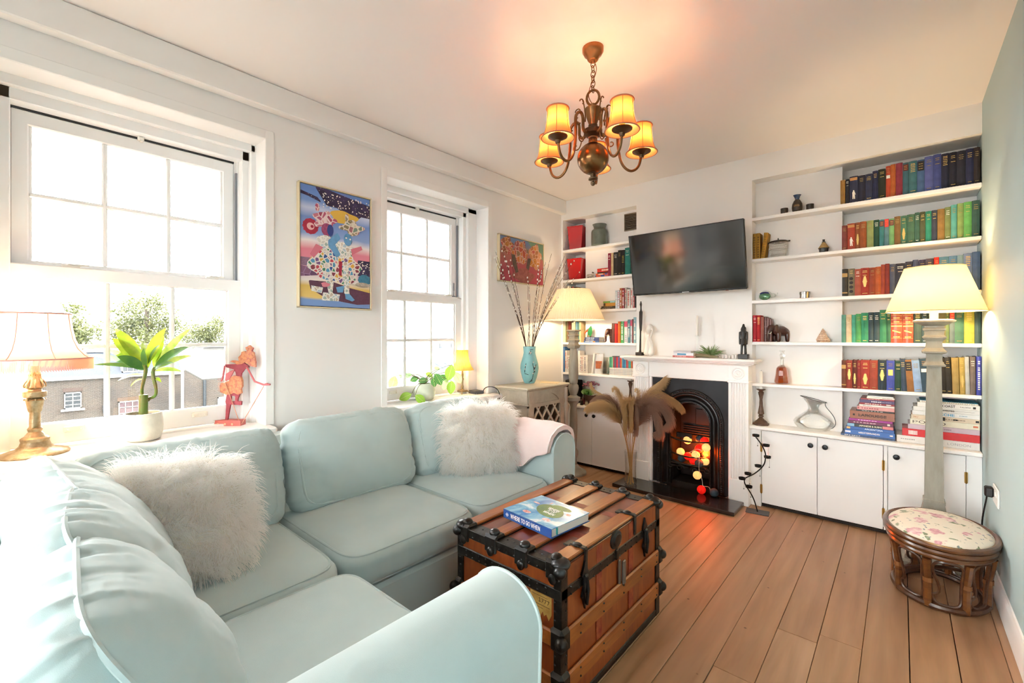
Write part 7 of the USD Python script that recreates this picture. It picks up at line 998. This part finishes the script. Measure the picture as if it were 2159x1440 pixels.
fg_ = thing('animal_figurine', 'small white and brown animal figurine on the second left shelf', 'figurine', (-2.325, 3.83, 1.8585)); part(fg_, 'body', organic([[((-2.345, 3.83, 1.885), .016), ((-2.31, 3.83, 1.885), .015)], [((-2.30, 3.83, 1.89), .012), ((-2.288, 3.825, 1.90), .010)], *[[((x, y, 1.875), .007), ((x, y, 1.864), .006)] for x in (-2.345, -2.312) for y in (3.822, 3.838)]], edge=.008, it=4), M('d8d0c4', rough=.6, var=.5, scale=60., h2='6a5a50'), smooth=True); part(fg_, 'ears', cat(sph((-2.288, 3.818, 1.913), .006, 1), sph((-2.288, 3.834, 1.913), .006, 1)), M('4a4040', rough=.7))
zl4 = 1.2224
e2_ = thing('elephant_bookend', 'reddish carved wooden elephant bookend on the fourth left shelf', 'bookend', (-2.09, 3.84, zl4)); elephant(e2_, (-2.088, 3.845, zl4), 1.05, 62, EL2, True); part(e2_, 'carved_books', cat(box(-2.072, -2.038, 3.805, 3.88, zl4, zl4 + .185, .004), *[box(-2.0725, -2.0375, 3.8035, 3.81, zl4 + z, zl4 + z + .006) for z in (.04, .09, .14)]), M('5c2c28', rough=.4, var=.3, scale=40.))
pb = thing('parrot_ornament', 'small green and orange carved bird ornament on the fourth left shelf', 'ornament', (-2.345, 3.86, zl4)); part(pb, 'body', organic([[((-2.352, 3.86, zl4 + .045), .022), ((-2.348, 3.86, zl4 + .09), .018), ((-2.352, 3.855, zl4 + .125), .016)]], edge=.009), M('8a7a68', rough=.5, var=.5, scale=40.), smooth=True); part(pb, 'wing', leaf((-2.338, 3.845, zl4 + .055), (-2.320, 3.845, zl4 + .165), .045, 0, .2, nrm=(.2, -1, 0)), M('1c7a40', rough=.4), smooth=True); part(pb, 'beak', organic([[((-2.362, 3.842, zl4 + .120), .010), ((-2.376, 3.83, zl4 + .105), .008), ((-2.378, 3.826, zl4 + .085), .004)]], edge=.007, it=3), M('d84a1c', rough=.4), smooth=True); part(pb, 'perch', box(-2.378, -2.322, 3.84, 3.885, zl4, zl4 + .026, .004), M('7a2418', rough=.5))
zl5 = .9154
gj = thing('glass_jug', 'clear glass jug beside the white booklets on the lowest left shelf', 'jug', (-2.155, 3.83, zl5)); part(gj, 'body', shell([(.036, 0), (.046, .02), (.048, .06), (.036, .11), (.030, .14), (.036, .165)], (-2.155, 3.835, zl5), 28, .0022), THIN, smooth=True); part(gj, 'stopper', lathe([(.024, .0), (.026, .05), (.012, .07), (.015, .085), (.004, .095)], (-2.108, 3.83, zl5), 18), THIN, smooth=True)
pf_ = thing('picture_folder', 'white folder with an orange picture on its face, leaning after the white booklets', 'folder', (-2.27, 3.84, zl5)); part(pf_, 'board', R(box(-2.292, -2.276, 3.802, 3.90, zl5, zl5 + .20, .001), (0, 1, 0), 7, (-2.284, 3.85, zl5)), M('e2ddd8', rough=.5)); part(pf_, 'picture_board', T(R(box(0, .085, 0, .006, 0, .195, .001), (0, 0, 1), 26), (-2.268, 3.825, zl5)), M('cfc4bc', rough=.5, var=.5, scale=12., h2='d0d8e0')); part(pf_, 'picture', T(R(box(.010, .072, -.001, 0, .05, .125), (0, 0, 1), 26), (-2.268, 3.825, zl5)), M('c8641c', rough=.5, var=.5, scale=50., h2='8a4a20'))
single('dark_tray', T(lathe([(.12, 0), (.125, .004), (.10, .006)], (0, 0, 0), 28, sx=1., sy=.45), (-1.965, 3.855, 1.0895)), M('2a2624', rough=.4), 'thin dark tray lying on the paperback set, lowest left shelf', 'tray', smooth=40)
zl6 = .6004
sp2 = thing('black_speaker', 'black box speaker standing behind the left floor lamp on the worktop', 'speaker', (-2.53, 3.86, zl6)); part(sp2, 'cabinet', box(-2.60, -2.47, 3.80, 3.93, zl6, zl6 + .235, .006), M('141416', rough=.5)); part(sp2, 'grille', box(-2.595, -2.475, 3.797, 3.801, zl6 + .01, zl6 + .225, .002), M('0e0e10', rough=.9, bump=.6, bscale=300))
pc = thing('succulent_pot', 'brown pot with a green rosette and red flowers on the left worktop', 'plant', (-2.34, 3.88, zl6)); part(pc, 'pot', shell([(.055, 0), (.070, .02), (.082, .09), (.080, .10)], (-2.33, 3.88, zl6), 24, .005), M('4a2e22', rough=.6), smooth=40); part(pc, 'basket_side', box(-2.29, -2.22, 3.84, 3.93, zl6, zl6 + .10, .006), M('5c3a26', rough=.7, bump=.5, bscale=120)); gg = np.random.default_rng(8)
for k in range(22):
    t = k * 2.4; el_ = .25 + .9 * (k / 22); b3 = np.array((-2.345, 3.835, zl6 + .10)); e3 = np.array((math.cos(t) * math.cos(el_), math.sin(t) * math.cos(el_) * .6 - .25, math.sin(el_) * .9)) * (.082 - .03 * k / 22); part(pc, 'leaf', leaf(b3, b3 + e3, .052, .018, .35, 8, .6, (0, -1, .5)), leaf_mat('cabbage_leaf', '6c9a54', '8cb474', 20.), smooth=True)
part(pc, 'flowers', cat(*[sph((-2.345 + gg.normal() * .035, 3.865 + gg.normal() * .02, zl6 + .205 + gg.normal() * .014), .011, 1) for _ in range(26)]), M('8a3048', rough=.7, var=.6, scale=60., h2='c08a98'), kind='stuff')
for k, (x, y, w, h, c, lab) in enumerate(((-2.385, 3.775, .03, .055, '1a1a1c', 'small black jar at the front of the left worktop'), (-2.335, 3.785, .034, .045, 'b0a68c', 'small beige jar beside the black jar on the left worktop'), (-2.29, 3.795, .03, .05, 'a85c28', 'small orange pot beside the beige jar on the left worktop'), (-2.40, 3.83, .036, .075, '6a2830', 'small dark red jar under the succulent on the left worktop'))):
    tt = thing('small_jar', lab, 'jar', (x, y, zl6)); part(tt, 'body', lathe([(w * .45, 0), (w * .5, h * .1), (w * .5, h * .7), (w * .38, h * .8)], (x, y, zl6), 16), M(c, rough=.4, var=.3, scale=60.), smooth=40); part(tt, 'lid', lathe([(w * .42, h * .78), (w * .42, h), (w * .1, h * 1.02)], (x, y, zl6), 16), M('5a5048', rough=.5))
nz_ = zl6
for k, c in enumerate(('9aa8b8', '5a80a8', 'c8c4c0')): nz_ = slab(-2.25 + .01 * k, -2.03 - .012 * k, nz_, .016, c, ('lowest', 'middle', 'topmost')[k] + ' of three magazines on the left worktop behind the pampas grass', 'magazines on the left worktop', 3.78, .16, [('-', .006, .02, .12, 'e4e0dc')])
# ================================================================ dried pampas grass in a glass vase on the hearth
hx, hy, hz = -1.728, 3.505, .0304
gv = thing('glass_vase', 'clear glass cylinder vase of dried pampas stems on the left end of the hearth', 'vase', (hx, hy, hz)); part(gv, 'body', shell([(.050, 0), (.052, .004), (.046, .12), (.050, .22), (.056, .285)], (hx, hy, hz), 32, .003), THIN, smooth=True)
def pampas_mat(n_, a_, b_): return NM(n_, {'p': ('principled_bsdf', dict(base_color=L(a_), roughness=.8)), 't': ('translucent_bsdf', dict(color=L(b_))), 'x': ('mix_closure', dict(fac=.35))}, [('p.BSDF', 'x.closure1'), ('t.BSDF', 'x.closure2')], 'x.closure')
PMS = [pampas_mat('pampas_tan', 'c0a074', 'c8a878'), pampas_mat('pampas_mauve', '9c8072', 'a88878'), pampas_mat('pampas_straw', 'd2b488', 'd8bc90')]; STM = M('b8996a', rough=.7)
k8 = .13896
for k, (pts, wid, n, mt, dd, lab) in enumerate((
    ([(1240, 900), (1150, 700), (1020, 560), (860, 520), (720, 580)], .045, 900, 2, -.05, 'pampas plume arching low to the left over the cupboard doors'), ([(1260, 880), (1160, 620), (1040, 440), (900, 360), (760, 190)], .020, 420, 2, .05, 'thin pampas plume reaching to the upper left'), ([(1290, 880), (1250, 600), (1200, 380), (1130, 280), (1095, 330)], .020, 420, 2, .10, 'small pampas plume curling over behind the candlestick'),
    ([(1250, 890), (1170, 640), (1060, 470), (930, 430), (800, 470)], .040, 700, 1, .02, 'mauve pampas plume arching left behind the front ones'), ([(1330, 900), (1330, 560), (1300, 490), (1280, 640), (1290, 900)], .030, 950, 0, -.14, 'pampas plume hanging straight down in front on the left'), ([(1400, 900), (1410, 560), (1430, 500), (1450, 650), (1440, 900)], .034, 950, 1, -.12, 'mauve pampas plume hanging straight down in front on the right'), ([(1360, 900), (1370, 560), (1365, 470), (1372, 640), (1365, 880)], .028, 700, 0, -.16, 'pampas plume hanging down in the middle front'),
    ([(1450, 900), (1520, 600), (1640, 420), (1860, 400), (2140, 590)], .045, 1100, 0, -.05, 'long pampas plume sweeping right across the iron arch'), ([(1460, 900), (1540, 640), (1660, 500), (1830, 560), (1900, 820)], .060, 1300, 1, -.10, 'broad mauve pampas plume drooping to the right'), ([(1450, 900), (1540, 560), (1660, 350), (1790, 220), (1930, 60)], .032, 800, 2, .02, 'upright pampas plume pointing to the upper right'), ([(1455, 900), (1530, 640), (1600, 560), (1700, 640), (1770, 930)], .050, 1000, 1, -.13, 'pampas plume drooping lowest on the right in front of the pilaster'), ([(1430, 900), (1440, 560), (1480, 400), (1460, 300), (1430, 330)], .016, 350, 2, .06, 'small pale pampas plume in front of the left pilaster'))):
    g = np.random.default_rng(200 + k); P3 = [at(1140 + x * k8, 780 + y * k8, 3.76 + dd * (.3 + .7 * q / 4)) for q, (x, y) in enumerate(pts)]
    t_ = random.Random(k).uniform(0, 6.28); bs = np.array((hx + .028 * math.cos(t_), hy + .028 * math.sin(t_), hz + .006)); nk = np.array((hx, hy, hz + .27)) + np.append((P3[0][:2] - (hx, hy)) * .35, 0)
    th = thing('pampas_stem', lab, 'pampas grass', tuple(bs), 'dried pampas stems in the glass vase'); part(th, 'stem', tube(spline([bs, nk, P3[0], P3[1]], 20), np.linspace(.0034, .0022, 20), 5), STM)
    ax = spline(P3, 60); tg = np.gradient(ax, axis=0); tg /= np.linalg.norm(tg, axis=1)[:, None]; n = int(n * 3.2); u = .12 + .88 * g.random(n) ** .85; i0 = (u * 58).astype(int); b3 = ax[i0] + (ax[i0 + 1] - ax[i0]) * (u * 58 - i0)[:, None]
    o = g.normal(size=(n, 3)); o -= (o * tg[i0]).sum(1)[:, None] * tg[i0]; o /= np.linalg.norm(o, axis=1)[:, None]; fl_ = np.sin(np.clip(u, 0, 1) * math.pi) ** .5
    d = tg[i0] * .9 + o * .55 + np.array((0, 0, -.15)); d /= np.linalg.norm(d, axis=1)[:, None]; Lh = (wid * 2.6 * (.45 + .75 * g.random(n)) * (.35 + .65 * fl_))[:, None]; Q = [b3]
    for q in range(4): d = d + np.array((0, 0, -.30)) * (q + .5) * .55 + tg[i0] * .12; d /= np.linalg.norm(d, axis=1)[:, None]; Q.append(Q[-1] + d * Lh / 4)
    curves(th, 'plume', np.stack(Q, 1).reshape(-1, 3), np.full(n, 5), np.tile([.0017, .0017, .0015, .0011, .0005], n), PMS[mt], label='feathery plume')
# ================================================================ spiral candle holder, socket
BLKM = M('141416', rough=.5, metal=.5); hd = 3.2527
sc2 = thing('spiral_candle_holder', 'black wire spiral candle holder with seven small cups on a flat plate, by the cupboard', 'candle holder', tuple(at(1597, 1080, hd) * (1, 1, 0)))
bx_, by_ = at(1597, 1080, hd)[:2]; part(sc2, 'plate', T(R(box(-.075, .075, -.048, .048, 0, .005, .001), (0, 0, 1), 8), (bx_, by_, 0)), M('4a4d52', rough=.45, metal=.5))
sp3 = [((255, 800), 0), ((230, 710), 0), ((175, 600), -.02), ((135, 530), -.02), ((131, 505), .0), ((180, 465), .05), ((250, 425), .07), ((310, 365), .05), ((330, 300), .0), ((330, 250), -.04), ((300, 180), -.05), ((240, 98), -.02)]
def hp(p, d): return at(1540 + p[0] / 4.48, 900 + p[1] / 4.48, hd + d)
part(sc2, 'spiral_stem', tube(spline([hp(p, d) for p, d in sp3], 70), .0042, 7), BLKM, smooth=True)
for (x, y), d in (((240, 92), -.02), ((337, 186), -.06), ((350, 296), .0), ((262, 380), .06), ((165, 453), .05), ((110, 498), -.01), ((175, 576), -.03)):
    c = hp((x, y), d); cu = part(sc2, 'cup', shell([(.016, 0), (.022, .002), (.0235, .016)], c, 20, .0016), BLKM, smooth=40); part(cu, 'drop_wire', cat(tube([c + (.012, 0, 0), c + (.014, 0, -.035), c + (.012, 0, -.06)], .0007, 4), sph(c + (.012, 0, -.064), .004, 1)), M('a8a8a8', rough=.2, metal=.8))
sk2 = thing('wall_socket', 'white double wall socket with a black plug in it on the blue wall', 'socket', (XR, 3.24, .46)); part(sk2, 'face_plate', box(XR - .008, XR - .0005, 3.165, 3.315, .455, .545, .003), M('efefec', rough=.35)); part(sk2, 'plug', box(XR - .040, XR - .008, 3.275, 3.318, .478, .528, .006), M('121214', rough=.45)); part(sk2, 'plug_cable', tube(spline([(XR - .03, 3.30, .48), (XR - .034, 3.33, .42), (XR - .040, 3.36, .34), (XR - .036, 3.40, .2), (XR - .03, 3.40, .02)], 24), .0035, 6), M('121214', rough=.5)); part(sk2, 'switch', cat(box(XR - .011, XR - .008, 3.225, 3.235, .50, .52, .001), box(XR - .011, XR - .008, 3.195, 3.205, .50, .52, .001)), M('f4f4f2', rough=.3))
